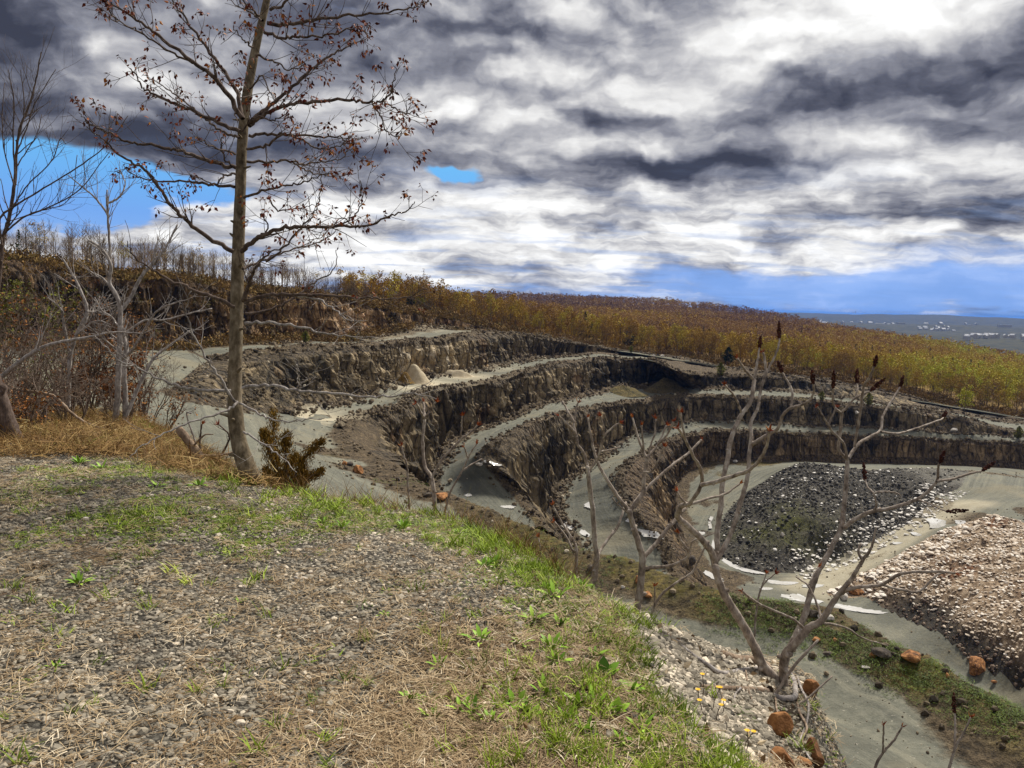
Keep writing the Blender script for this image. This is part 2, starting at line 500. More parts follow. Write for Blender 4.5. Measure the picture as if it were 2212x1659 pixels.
def f_bench(g):
    p = g.pos()
    e = g.attr('edge')                 # 1 on the driven track, 0 on the rubble margins
    n = g.noise(p, 0.35, 6, 0.65)
    fine = g.noise(p, 2.2, 5, 0.75)
    big = g.noise(p, 0.035, 4, 0.6)
    stone = g.vor(p, 1.3)
    track = g.ramp(g.m('ADD', g.m('MULTIPLY', big, 0.6), g.m('MULTIPLY', n, 0.4)), [(0.32, (0.080, 0.086, 0.066)), (0.5, (0.145, 0.147, 0.112)), (0.66, (0.22, 0.205, 0.145))])
    track = g.mix(0.5, track, g.ramp(fine, [(0.3, (0.07, 0.07, 0.055)), (0.7, (0.24, 0.225, 0.17))]))
    along = g.noise(g.n('ShaderNodeCombineXYZ', {0: g.m('MULTIPLY', g.attr('cross'), 11.0), 1: g.m('MULTIPLY', big, 2.0), 2: 0.0}).outputs[0], 1.5, 5, 0.7)
    track = g.mix(g.m('MULTIPLY', g.step(along, 0.50, 0.60), 0.62), track, (0.095, 0.094, 0.074))
    track = g.mix(g.m('MULTIPLY', g.step(along, 0.46, 0.36), 0.45), track, (0.235, 0.22, 0.16))
    dusty = g.step(g.noise(p, 0.06, 5, 0.65), 0.52, 0.66)
    track = g.mix(g.m('MULTIPLY', dusty, 0.5), track, (0.215, 0.185, 0.118))
    speck = g.step(g.noise(p, 3.4, 3, 0.7), 0.64, 0.72)
    track = g.mix(g.m('MULTIPLY', speck, 0.6), track, (0.42, 0.38, 0.30))
    rub = g.ramp(g.m('ADD', g.m('MULTIPLY', fine, 0.75), g.m('MULTIPLY', n, 0.3)), [(0.36, (0.014, 0.011, 0.008)), (0.47, (0.060, 0.044, 0.026)), (0.58, (0.135, 0.098, 0.056)), (0.70, (0.25, 0.185, 0.11)), (0.82, (0.48, 0.40, 0.28))])
    gr = g.m('MULTIPLY', g.step(g.noise(p, 0.07, 5, 0.65), 0.58, 0.68), 0.45)
    gr = g.m('MAXIMUM', gr, g.attr('green'))
    rub = g.mix(g.m('MULTIPLY', gr, g.step(fine, 0.3, 0.62)), rub, g.ramp(n, [(0.35, (0.05, 0.052, 0.012)), (0.6, (0.20, 0.15, 0.04)), (0.75, (0.12, 0.12, 0.02))]))
    edge = g.step(g.m('ADD', e, g.m('MULTIPLY', g.m('SUBTRACT', n, 0.5), 0.9)), 0.30, 0.55)
    c = g.mix(edge, rub, track)
    c = g.mix(g.attr('sandy'), c, g.ramp(n, [(0.3, (0.42, 0.35, 0.23)), (0.7, (0.56, 0.50, 0.36))]))
    c = g.mix(g.m('MULTIPLY', g.attr('wet'), 0.75), c, (0.055, 0.058, 0.052))
    h = g.m('ADD', g.m('MULTIPLY', fine, 0.7), g.m('MULTIPLY', stone, 0.4))
    st = g.mix(edge, 1.0, 0.28, 'FLOAT')
    return c, h, st, 0.7
def f_heap_dark(g):
    p = g.pos()
    f = g.noise(p, 1.3, 6, 0.75)
    b = g.noise(p, 0.07, 4, 0.6)
    c = g.ramp(f, [(0.35, (0.012, 0.011, 0.010)), (0.5, (0.055, 0.049, 0.040)), (0.62, (0.12, 0.105, 0.080)), (0.74, (0.25, 0.225, 0.18))])
    c = g.mix(g.m('MULTIPLY', g.attr('green'), g.step(b, 0.38, 0.62)), c, g.ramp(f, [(0.4, (0.025, 0.025, 0.008)), (0.6, (0.10, 0.10, 0.025))]))
    c = g.mix(g.attr('sandy'), c, g.ramp(f, [(0.3, (0.10, 0.095, 0.08)), (0.7, (0.24, 0.22, 0.18))]))
    return c, f, 1.0, 0.6
def f_heap_light(g):
    p = g.pos()
    f = g.noise(p, 1.0, 6, 0.72)
    b = g.noise(p, 0.06, 4, 0.6)
    c = g.ramp(f, [(0.34, (0.055, 0.038, 0.024)), (0.5, (0.24, 0.165, 0.10)), (0.66, (0.46, 0.36, 0.25)), (0.8, (0.62, 0.53, 0.42))])
    c = g.mix(g.step(b, 0.56, 0.68), c, g.ramp(f, [(0.35, (0.045, 0.018, 0.008)), (0.6, (0.19, 0.085, 0.035)), (0.75, (0.36, 0.22, 0.12))]))
    c = g.mix(g.attr('wet'), c, g.ramp(f, [(0.35, (0.008, 0.007, 0.006)), (0.6, (0.05, 0.04, 0.028)), (0.8, (0.16, 0.13, 0.09))]))
    return c, f, 0.8, 0.6
def f_stone(dark, lo, hi, pale):
    def fn(g):
        t = g.attr('tint')
        n = g.noise(g.pos(), 7.0, 3, 0.6)
        c = g.ramp(t, [(0.0, dark), (0.35, lo), (0.75, hi), (0.95, pale)])
        return g.mix(0.5, c, g.mix(1.0, c, g.ramp(n, [(0.3, (0.55, 0.55, 0.55)), (0.7, (1.5, 1.45, 1.35))]), blend='MULTIPLY')), None
    return fn
def f_ledge(g):
    p = g.pos()
    pf = stretch(g, p, 1, 1, 1)
    jit = g.v('ADD', pf, g.v('SCALE', g.noise(p, 18.0, 3, 0.6, out=1)))
    jit.node.inputs[1]
    v1 = g.n('ShaderNodeTexVoronoi', {'Vector': pf, 'Scale': 34.0}, feature='F1')
    v2 = g.n('ShaderNodeTexVoronoi', {'Vector': pf, 'Scale': 75.0}, feature='F1')
    cid = g.n('ShaderNodeSeparateColor', {0: v1.outputs['Color']}).outputs[0]
    stone = g.ramp(cid, [(0.0, (0.075, 0.068, 0.056)), (0.4, (0.18, 0.163, 0.13)), (0.8, (0.31, 0.275, 0.215)), (1.0, (0.46, 0.41, 0.33))])
    gap = g.step(v1.outputs['Distance'], 0.30, 0.62)
    stone = g.mix(g.m('MULTIPLY', gap, 0.75), stone, (0.026, 0.022, 0.017))
    n = g.noise(p, 3.0, 6, 0.7)
    fib = g.noise(stretch(g, p, 1, 1, 1), 55.0, 5, 0.75, 1.5)
    dirt = g.ramp(fib, [(0.32, (0.028, 0.020, 0.012)), (0.47, (0.105, 0.076, 0.041)), (0.6, (0.24, 0.175, 0.090)), (0.72, (0.42, 0.32, 0.18))])
    sm = g.step(g.m('ADD', g.attr('straw'), g.m('MULTIPLY', g.m('SUBTRACT', n, 0.5), 1.3)), 0.38, 0.66)
    c = g.mix(g.m('MULTIPLY', sm, 0.85), stone, dirt)
    mo = g.step(g.m('ADD', g.attr('moss'), g.m('MULTIPLY', g.m('SUBTRACT', g.noise(p, 5.5, 6, 0.72), 0.5), 1.5)), 0.46, 0.75)
    moss = g.ramp(fib, [(0.3, (0.016, 0.024, 0.004)), (0.55, (0.085, 0.105, 0.018)), (0.75, (0.20, 0.20, 0.05))])
    c = g.mix(g.m('MULTIPLY', mo, 0.8), c, moss)
    soil = g.ramp(fib, [(0.3, (0.012, 0.009, 0.006)), (0.6, (0.06, 0.042, 0.024)), (0.8, (0.15, 0.11, 0.07))])
    c = g.mix(g.step(g.m('ADD', g.attr('soil'), g.m('MULTIPLY', g.m('SUBTRACT', n, 0.5), 0.8)), 0.4, 0.7), c, soil)
    h = g.m('ADD', g.m('MULTIPLY', v1.outputs['Distance'], -1.0), g.m('MULTIPLY', fib, 0.8))
    return c, h, 0.9, 0.02
def f_bark(lo, mid, hi, zs=0.35, sc=18.0):
    def fn(g):
        p = g.pos()
        n = g.noise(stretch(g, p, 1, 1, zs), sc, 5, 0.65)
        l = g.noise(p, sc * 0.35, 3, 0.6)
        c = g.ramp(g.m('ADD', g.m('MULTIPLY', n, 0.65), g.m('MULTIPLY', l, 0.35)), [(0.34, lo), (0.5, mid), (0.66, hi)])
        return c, n, 0.6, 0.012
    return fn
def f_tinted(stops, wood=(0.10, 0.075, 0.05), nscale=None):
    def fn(g):
        t = g.attr('tint')
        if nscale:
            t = g.m('ADD', t, g.m('MULTIPLY', g.m('SUBTRACT', g.noise(g.pos(), nscale, 3, 0.6), 0.5), 0.45))
        c = g.ramp(t, stops)
        return g.mix(g.attr('wood'), c, wood), None
    return fn
mat('quarry_wall_rock', f_wall, 0.85, 0.25)
mat('bench_gravel', f_bench)
mat('dark_spoil', f_heap_dark)
mat('pale_rubble', f_heap_light)
mat('ledge_ground', f_ledge)
mat('rubble_stone', f_stone((0.03, 0.024, 0.017), (0.095, 0.072, 0.046), (0.20, 0.155, 0.10), (0.46, 0.40, 0.30)))
mat('pale_stone', f_stone((0.09, 0.06, 0.045), (0.34, 0.26, 0.185), (0.56, 0.47, 0.37), (0.78, 0.72, 0.64)), 0.8)
mat('spoil_stone', f_stone((0.022, 0.021, 0.019), (0.085, 0.078, 0.065), (0.22, 0.20, 0.165), (0.70, 0.67, 0.62)), 0.8)
mat('gravel_stone', f_stone((0.06, 0.053, 0.042), (0.185, 0.162, 0.125), (0.33, 0.29, 0.225), (0.62, 0.54, 0.43)), 0.85)
mat('bark_aspen', f_bark((0.045, 0.033, 0.020), (0.150, 0.115, 0.072), (0.30, 0.245, 0.17), 0.5, 22.0))
mat('bark_dark', f_bark((0.03, 0.020, 0.016), (0.10, 0.070, 0.055), (0.21, 0.16, 0.13), 0.4, 30.0))
mat('bark_grey', f_bark((0.09, 0.075, 0.068), (0.29, 0.255, 0.23), (0.52, 0.48, 0.44), 0.4, 26.0))
mat('bark_sumac', f_bark((0.08, 0.06, 0.047), (0.28, 0.225, 0.18), (0.52, 0.46, 0.39), 0.6, 30.0))
mat('bark_mid', f_bark((0.05, 0.036, 0.028), (0.165, 0.120, 0.090), (0.33, 0.26, 0.21), 0.4, 26.0))
mat('dead_wood', f_bark((0.09, 0.06, 0.04), (0.24, 0.17, 0.115), (0.42, 0.33, 0.25), 0.3, 24.0))
mat('leaf_red', f_tinted([(0.0, (0.05, 0.010, 0.006)), (0.5, (0.16, 0.030, 0.014)), (0.8, (0.30, 0.075, 0.018)), (1.0, (0.50, 0.20, 0.03))]), 0.6)
mat('seed_red', f_tinted([(0.0, (0.012, 0.004, 0.004)), (0.6, (0.055, 0.015, 0.011)), (1.0, (0.11, 0.035, 0.02))], nscale=60), 0.9)
mat('bud_red', f_tinted([(0.0, (0.16, 0.03, 0.012)), (0.6, (0.34, 0.07, 0.02)), (1.0, (0.45, 0.17, 0.04))]), 0.7)
mat('grass_green', f_tinted([(0.0, (0.05, 0.075, 0.008)), (0.45, (0.16, 0.22, 0.018)), (0.8, (0.31, 0.42, 0.035)), (1.0, (0.47, 0.54, 0.08))]), 0.6)
mat('weed_green', f_tinted([(0.0, (0.07, 0.16, 0.012)), (0.5, (0.21, 0.38, 0.03)), (1.0, (0.42, 0.58, 0.07))]), 0.55)
mat('straw', f_tinted([(0.0, (0.085, 0.05, 0.026)), (0.4, (0.23, 0.15, 0.075)), (0.75, (0.46, 0.345, 0.20)), (1.0, (0.68, 0.58, 0.42))]), 0.7)
mat('dry_grass', f_tinted([(0.0, (0.07, 0.035, 0.012)), (0.35, (0.19, 0.10, 0.03)), (0.7, (0.33, 0.21, 0.07)), (0.9, (0.42, 0.32, 0.14)), (1.0, (0.20, 0.21, 0.03))]), 0.7)
mat('yellow_flower', f_tinted([(0.0, (0.75, 0.36, 0.01)), (1.0, (0.85, 0.52, 0.02))]), 0.6)
mat('juniper_leaf', f_tinted([(0.0, (0.045, 0.026, 0.004)), (0.5, (0.17, 0.105, 0.014)), (1.0, (0.40, 0.22, 0.03))]), 0.8)
mat('forest', f_tinted([(0.0, (0.012, 0.026, 0.008)), (0.10, (0.02, 0.04, 0.01)), (0.13, (0.155, 0.085, 0.042)), (0.40, (0.27, 0.150, 0.034)), (0.62, (0.37, 0.235, 0.030)), (0.84, (0.40, 0.32, 0.030)), (1.0, (0.40, 0.41, 0.04))], wood=(0.15, 0.105, 0.065)), 0.9)
mat('brush', f_tinted([(0.0, (0.05, 0.055, 0.012)), (0.2, (0.10, 0.09, 0.02)), (0.45, (0.13, 0.085, 0.035)), (0.75, (0.20, 0.115, 0.035)), (1.0, (0.30, 0.20, 0.06))]), 0.9)
mat('ridge_twigs', f_tinted([(0.0, (0.06, 0.04, 0.03)), (0.5, (0.11, 0.075, 0.045)), (1.0, (0.17, 0.11, 0.04))], wood=(0.09, 0.068, 0.052)), 0.9)
mat('shrub_leaf', f_tinted([(0.0, (0.03, 0.035, 0.006)), (0.5, (0.11, 0.10, 0.015)), (1.0, (0.22, 0.23, 0.03))]), 0.8)
mat('orange_leaf', f_tinted([(0.0, (0.08, 0.025, 0.007)), (0.5, (0.22, 0.08, 0.018)), (1.0, (0.38, 0.17, 0.04))]), 0.8)
def f_rust(g):
    p = g.pos()
    n = g.noise(p, 2.4, 6, 0.7)
    c = g.ramp(n, [(0.34, (0.03, 0.018, 0.012)), (0.46, (0.19, 0.082, 0.03)), (0.6, (0.42, 0.20, 0.075)), (0.75, (0.55, 0.33, 0.17))])
    return c, n, 0.8, 0.05
def f_darkrock(g):
    p = g.pos()
    n = g.noise(p, 2.0, 6, 0.7)
    return g.ramp(n, [(0.34, (0.02, 0.017, 0.014)), (0.5, (0.075, 0.06, 0.047)), (0.7, (0.20, 0.16, 0.12))]), n, 0.8, 0.06
def f_palerock(g):
    p = g.pos()
    n = g.noise(p, 5.0, 6, 0.7)
    return g.ramp(n, [(0.34, (0.32, 0.28, 0.23)), (0.6, (0.62, 0.57, 0.50))]), n, 0.5, 0.02
mat('rust_rock', f_rust)
mat('dark_rock', f_darkrock)
mat('pale_rock', f_palerock)
def f_sand(g):
    n = g.noise(g.pos(), 0.7, 6, 0.65)
    return g.ramp(n, [(0.3, (0.34, 0.27, 0.17)), (0.7, (0.55, 0.47, 0.33))]), n, 0.5, 0.3
mat('sand', f_sand)
def f_hill(g):
    p = g.pos()
    n = g.noise(p, 0.03, 6, 0.7)
    f = g.noise(p, 0.35, 5, 0.75)
    return g.ramp(g.m('ADD', g.m('MULTIPLY', n, 0.45), g.m('MULTIPLY', f, 0.55)), [(0.35, (0.09, 0.052, 0.020)), (0.5, (0.24, 0.145, 0.036)), (0.68, (0.36, 0.235, 0.045))]), f, 1.0, 3.0
mat('hill_ground', f_hill)
def f_plain(g):
    p = g.pos()
    n = g.noise(p, 0.004, 8, 0.75)
    f = g.noise(p, 0.03, 4, 0.7)
    w = g.attr('wooded')
    field = g.ramp(g.m('ADD', g.m('MULTIPLY', n, 0.5), g.m('MULTIPLY', f, 0.5)), [(0.40, (0.010, 0.014, 0.008)), (0.5, (0.05, 0.05, 0.022)), (0.62, (0.17, 0.14, 0.07))])
    wood = g.ramp(f, [(0.38, (0.006, 0.010, 0.006)), (0.62, (0.045, 0.042, 0.016))])
    return g.mix(w, field, wood), None
mat('plain_ground', f_plain)
mat('house_white', lambda g: (g.mix(g.attr('tint'), (0.35, 0.33, 0.30), (0.60, 0.58, 0.55)), None), 0.8)
mat('house_roof', lambda g: (g.noise(g.pos(), 0.5, 3), None), 0.8)
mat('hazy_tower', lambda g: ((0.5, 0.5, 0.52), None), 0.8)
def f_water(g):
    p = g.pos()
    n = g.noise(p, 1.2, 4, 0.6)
    return (0.54, 0.52, 0.48), n, 0.04, 0.05, 0.06  # sky glare on the puddles is painted in as a pale base colour
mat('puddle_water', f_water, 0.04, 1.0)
# ------------------------------------------------------------------ quarry terrain: lines picked out in the place, each with its height
def line(*pts):
    return np.array([PZ(*p) for p in pts])
NC = 900
def bear(u, v=750):
    d = ray(u, v)
    return d[0] / d[1]
def edge_noise(P, seed, a=0.9, f=0.16):
    P = P.copy()
    s = np.concatenate([[0], np.cumsum(np.linalg.norm(np.diff(P[:, :2], axis=0), axis=1))])
    k = np.clip(np.linalg.norm(P[:, :2], axis=1) / 200.0, 0.3, 1.2)
    P[:, 0] += (fbm(s * f, 0.3, seed, seed, 3) - 0.5) * 2 * a * 1.4 * k
    P[:, 1] += (fbm(s * f, 7.3, seed, seed + 5, 3) - 0.5) * 2 * a * 2.2 * k
    P[:, 2] += (fbm(s * f * 1.8, 3.3, seed, seed + 9, 3) - 0.5) * 2 * a * 0.8 * k
    return P
W0T = line((-260, 545, 3), (-60, 556, 5), (103, 571, 5.1), (164, 588, 4.2), (290, 601, 3), (393, 605, 3), (513, 629, 1.2), (649, 639, 0.5), (756, 649, -.4), (800, 664, -1.2), (891, 679, -4.4), (941, 684, -5.5), (1000, 694, -6.6), (1081, 714, -10), (1200, 732, -13.5), (1290, 750, -17))
W0F = line((-260, 740, -9), (-60, 745, -9.5), (103, 746, -10), (171, 747, -10.3), (273, 752, -10.8), (342, 752, -11), (400, 750, -11), (495, 745, -11), (585, 741, -11.3), (666, 737, -11.4), (736, 738, -11.5), (800, 726, -10.7), (876, 711, -9), (941, 711, -9.6), (1000, 714, -10), (1058, 720, -11), (1200, 735, -13.9), (1290, 751, -17.1))
W1T = line((455, 781, -12.2), (520, 769, -12), (590, 760, -12), (648, 753, -12), (765, 749, -12), (897, 738, -12), (956, 735, -11.9), (1000, 727, -11.5), (1087, 721, -11.6), (1204, 736, -14), (1270, 747, -16.2), (1300, 752.5, -17.2), (1420, 768, -20), (1481, 776, -20.7), (1542, 788, -22), (1579, 797, -23), (1676, 809, -24), (1757, 820, -26), (1884, 842, -30), (1965, 859, -33), (2038, 875, -35.5), (2075, 882, -36.5), (2212, 905, -39), (2400, 935, -43))
W1F = line((352, 845, -13.2), (393, 866, -13.9), (472, 884, -15.6), (540, 892, -18), (615, 894, -20), (648, 890, -20.5), (721, 881, -20.7), (800, 858, -21), (835, 842, -21), (876, 824, -21), (1008, 806, -21), (1081, 797, -20.8), (1146, 778, -20.2), (1251, 768, -20), (1320, 768, -20), (1420, 769, -20.05), (1481, 777, -20.8), (1542, 789, -22.1), (1579, 798, -23.1), (1676, 810, -24.1), (1757, 821, -26.1), (1884, 843, -30.1), (1965, 860, -33.1), (2038, 876, -35.6), (2075, 883, -36.6), (2212, 906, -39.1), (2400, 936, -43.1))
W2T = line((835, 1004, -20), (780, 975, -20), (747, 951, -20.5), (765, 913, -21), (859, 884, -21.5), (897, 858, -21.5), (941, 846, -21.5), (1020, 832, -21.5), (1087, 820, -21.5), (1188, 790, -20.8), (1254, 782, -20.6), (1305, 776, -20.3), (1380, 775, -20.2), (1425, 781, -20.6), (1450, 798, -22.8), (1490, 809, -24.6), (1554, 812, -25.2), (1603, 815, -25), (1680, 818, -25.6), (1760, 823, -26.6), (1884, 848, -30.6), (2038, 879, -36), (2212, 909, -39.5), (2400, 938, -43.3))
W2F = line((985, 1125, -41), (915, 1075, -39), (930, 1040, -37.7), (945, 1005, -36.5), (958, 969, -35.5), (1000, 945, -34.3), (1052, 922, -33.3), (1146, 884, -31.5), (1220, 864, -30.5), (1296, 846, -30), (1350, 838, -29.8), (1395, 834, -29.6), (1425, 826, -28.9), (1498, 836, -29), (1579, 841, -29.3), (1680, 843, -29.4), (1760, 852, -30.6), (1884, 872, -33), (2038, 890, -36.6), (2212, 915, -40.2), (2400, 945, -44))
W3T = line((1185, 1150, -44.5), (1142, 1082, -41), (1100, 1036, -38.2), (1066, 1006, -36.4), (1050, 978, -35.3), (1081, 951, -34.5), (1146, 919, -34), (1204, 899, -33), (1296, 881, -32), (1395, 868, -31.5), (1456, 859, -31), (1540, 858, -30.9), (1622, 861, -31), (1728, 864, -31.6), (1843, 877, -33.4), (1953, 886, -35), (2050, 898, -36.9), (2172, 929, -41), (2260, 950, -43.5), (2400, 975, -47))
W3F = line((1225, 1190, -52), (1200, 1120, -49.5), (1197, 1068, -48.2), (1222, 1042, -47.5), (1296, 988, -45.6), (1359, 944, -42.5), (1452, 921, -40.6), (1530, 911, -39.3), (1622, 914, -39.3), (1728, 921, -39.7), (1904, 926, -39.9), (2050, 936, -41), (2172, 944, -42.3), (2260, 953, -44), (2400, 978, -47.3))
W4T = line((1495, 1285, -57), (1466, 1225, -54.8), (1443, 1172, -52.6), (1385, 1112, -50), (1350, 1054, -48), (1359, 1016, -47), (1383, 989, -46), (1432, 966, -45), (1456, 950, -43.5), (1542, 935, -42), (1622, 934, -41.5), (1728, 937, -41.5), (1916, 945, -42.3), (2060, 951, -43), (2212, 960, -44), (2400, 985, -47.5))
W4F = line((1560, 1300, -65), (1512, 1225, -63), (1470, 1140, -60), (1457, 1085, -57), (1472, 1040, -55), (1530, 1007, -52.6), (1600, 996, -50.6), (1672, 989, -49.6), (1790, 988, -49.3), (1892, 991, -49.8), (2050, 996, -50), (2212, 1004, -50.7), (2400, 1030, -54))
def run_to(p, L_):
    a, b = L_[:-1, :2], L_[1:, :2]
    e = b - a
    t = np.clip(((p[:2] - a) * e).sum(1) / np.maximum((e * e).sum(1), 1e-9), 0, 1)
    return np.hypot(*(a + e * t[:, None] - p[:2]).T).min()
def steepen(T, Fo, i0, i1, k=0.2, fade=5):
    """brings the top line of a wall forward over its foot so that the face stands steep."""
    Fr = resample(Fo, 200)
    fs = np.ones(len(T))
    for i in range(i0, i1):
        for f in np.linspace(1.0, 0.80, 60):
            q = T[i] * f
            drop = q[2] - Fr[np.argmin(np.hypot(*(Fr[:, :2] - q[:2]).T)), 2]
            fs[i] = f
            if run_to(q, Fr) < k * drop + 0.8:
                break
    for i in range(max(i0 - fade, 0), i0):
        fs[i] = 1 - (1 - fs[i0]) * (i - max(i0 - fade, 0)) / fade
    fs[1:-1] = 0.25 * fs[:-2] + 0.5 * fs[1:-1] + 0.25 * fs[2:]
    T *= fs[:, None]
    return T
steepen(W4T, W4F, 6, len(W4T), .25)
steepen(W3T, W3F, 6, len(W3T) - 2, .25)
steepen(W2T, W2F, 5, 20, .22, 1)
steepen(W1T, W1F, 3, 11, .22)
steepen(W1T, W1F, 1, 3, .9)
fu = W0F[:, 0] / W0F[:, 1]
for i_, (u_, v_) in enumerate([(-260, 545), (-60, 556), (103, 571), (164, 588), (290, 601), (393, 605), (513, 629), (649, 639), (756, 649), (800, 664), (891, 679), (941, 684), (1000, 694)]):
    W0T[i_] = PD(u_, v_, np.interp(bear(u_, v_), fu, W0F[:, 1]) + 3.0)
LN = {}
for i, (nm, P) in enumerate([('W0T', W0T), ('W0F', W0F), ('W1T', W1T), ('W1F', W1F), ('W2T', W2T), ('W2F', W2F), ('W3T', W3T), ('W3F', W3F), ('W4T', W4T), ('W4F', W4F)]):
    LN[nm] = edge_noise(resample(P, NC), i * 31 + 3, 0.75 if nm.endswith('T') else 0.6)
# knots that pull the two lines of a strip into step: matched by the azimuth seen from the middle of the pit
def match(A, B, n=NC, sub=3):
    """pairs two lines so that facing points share a column (both run on without skipping): returns the two resampled lines."""
    ia, ib = np.linspace(0, len(A) - 1, max(8, len(A) // sub)), np.linspace(0, len(B) - 1, max(8, len(B) // sub))
    at = lambda L_, f: np.stack([np.interp(f, np.arange(len(L_)), L_[:, c]) for c in range(3)], 1)
    a, b = at(A, ia), at(B, ib)
    D = np.linalg.norm(a[:, None, :2] - b[None, :, :2], axis=2)
    na, nb = D.shape
    C = np.full((na, nb), 1e15)
    for i in range(na):
        prev = C[i - 1].tolist() if i else None
        row, d = [0.0] * nb, D[i].tolist()
        for k in range(nb):
            if i == 0 and k == 0:
                row[k] = d[k]
            elif i == 0:
                row[k] = row[k - 1] + d[k]
            elif k == 0:
                row[k] = prev[k] + d[k]
            else:
                row[k] = min(prev[k - 1], prev[k], row[k - 1]) + d[k]
        C[i] = row
    i, k, path = na - 1, nb - 1, []
    while True:
        path.append((i, k))
        if i == 0 and k == 0:
            break
        if i == 0:
            k -= 1
        elif k == 0:
            i -= 1
        else:
            m = min(C[i - 1, k - 1], C[i - 1, k], C[i, k - 1])
            if C[i - 1, k - 1] == m:
                i, k = i - 1, k - 1
            elif C[i - 1, k] == m:
                i -= 1
            else:
                k -= 1
    path = np.array(path[::-1])
    fa, fb = ia[path[:, 0]], ib[path[:, 1]]
    q = np.linspace(0, len(path) - 1, n)
    fa, fb = (np.interp(q, np.arange(len(path)), f) for f in (fa, fb))
    ker = np.ones(21) / 21
    fa, fb = (np.maximum.accumulate(np.convolve(np.pad(f, 10, mode='edge'), ker, 'valid')) for f in (fa, fb))
    fa[0], fb[0], fa[-1], fb[-1] = 0, 0, len(A) - 1, len(B) - 1
    return at(A, fa), at(B, fb)

def wall(name, A, B, rows=22, amp=1.0, seed=1, batter=0.25, stain=None, rust=0.0, cap=False):
    A, B = match(A, B)
    h = np.maximum(A[:, 2] - B[:, 2], 0.0)
    t = np.linspace(0, 1, rows)
    tp = np.where(t < 0.85, t * (1 - batter * 0.6), 0.85 * (1 - batter * 0.6) + (t - 0.85) / 0.15 * (1 - 0.85 * (1 - batter * 0.6)))
    tp = np.where(t < 0.13, t / 0.13 * 0.30, 0.30 + (tp - np.interp(0.13, t, tp)) / (1 - np.interp(0.13, t, tp)) * 0.70)
    s = np.concatenate([[0], np.cumsum(np.linalg.norm(np.diff(0.5 * (A[:, :2] + B[:, :2]), axis=0), axis=1))])
    X = A[:, None, :2] * (1 - tp[None, :, None]) + B[:, None, :2] * tp[None, :, None]
    Z = A[:, None, 2] * (1 - t[None]) + B[:, None, 2] * t[None]
    tg = np.gradient(0.5 * (A[:, :2] + B[:, :2]), axis=0)
    tg = np.stack([np.convolve(np.pad(tg[:, c], 8, mode='edge'), np.ones(17) / 17, 'valid') for c in (0, 1)], 1)
    tg /= np.maximum(np.linalg.norm(tg, axis=1, keepdims=True), 1e-6)
    nrm = np.stack([tg[:, 1], -tg[:, 0]], 1)
    mid = np.einsum('ij,ij->i', nrm, B[:, :2] - A[:, :2])
    nrm = np.where((mid < 0)[:, None], -nrm, nrm)
    S_, Zc = np.broadcast_to(s[:, None], Z.shape), Z
    n1 = fbm(S_ * 0.22, Zc * 0.05, 0, seed, 3) - 0.5
    n2 = fbm(S_ * 0.75, Zc * 0.16, 3, seed + 7, 3) - 0.5
    n3 = fbm(S_ * 0.5, Zc * 0.5, 9, seed + 13, 3) - 0.5
    blk = np.floor(fbm(S_ * 0.30, Zc * 0.10, 5, seed + 3, 2) * 9) / 9 - 0.5
    col = np.abs(vnoise(S_ * 0.55, Zc * 0.06, 11, seed + 31) - 0.5) * 2            # gullies between columns
    led = np.floor(Zc / 2.6 + 1.2 * vnoise(S_ * 0.12, 0, 3, seed + 41)) % 2 - 0.5
    dsp = (n1 * 4.0 + n2 * 2.8 + n3 * 1.6 + blk * 3.4 - (1 - sstep(col, 0.0, 0.35)) * 0.8 + led * 0.6) * amp
    env = np.sin(np.clip(t, 0, 1) * math.pi) ** 0.6
    dsp = dsp * env[None] * np.clip(h / 9.0, 0, 1.2)[:, None]
    X = X + nrm[:, None] * dsp[..., None]
    Z = Z + (fbm(S_ * 0.6, Zc * 0.4, 1, seed + 21, 2) - 0.5) * 1.0 * env[None] * np.clip(h / 9.0, 0, 1)[:, None]
    X = np.concatenate([X, X[:, -1:] + nrm[:, None] * 2.4], 1)      # the foot runs on under its scree
    Z = np.concatenate([Z, Z[:, -1:] - 4.5], 1)
    rows += 1
    if cap:                                                          # the rim runs back a little under the turf
        X = np.concatenate([X[:, :1] - nrm[:, None] * 5.0, X], 1)
        Z = np.concatenate([Z[:, :1] - 0.25, Z], 1)
        rows += 1
    V = np.concatenate([X, Z[..., None]], -1).reshape(-1, 3)
    ts = np.concatenate([np.zeros(1 if cap else 0), t, np.ones(1)])
    sh = np.tile(np.maximum(sstep(ts, 0.17, 0.05), sstep(ts, 0.84, 0.96)), len(A))
    mb = MB()
    mb.add(V, grid_faces(len(A), rows))
    u = (A[:, 0] / A[:, 1])              # bearing
    st = np.zeros(len(A)) if stain is None else stain(u)
    o = mb.build(name, MATS['quarry_wall_rock'], smooth=False, extra={'stain': np.repeat(st, rows), 'rust': np.full(len(V), rust), 'shoulder': sh})
    tag(o, kind='structure')
    return A, B

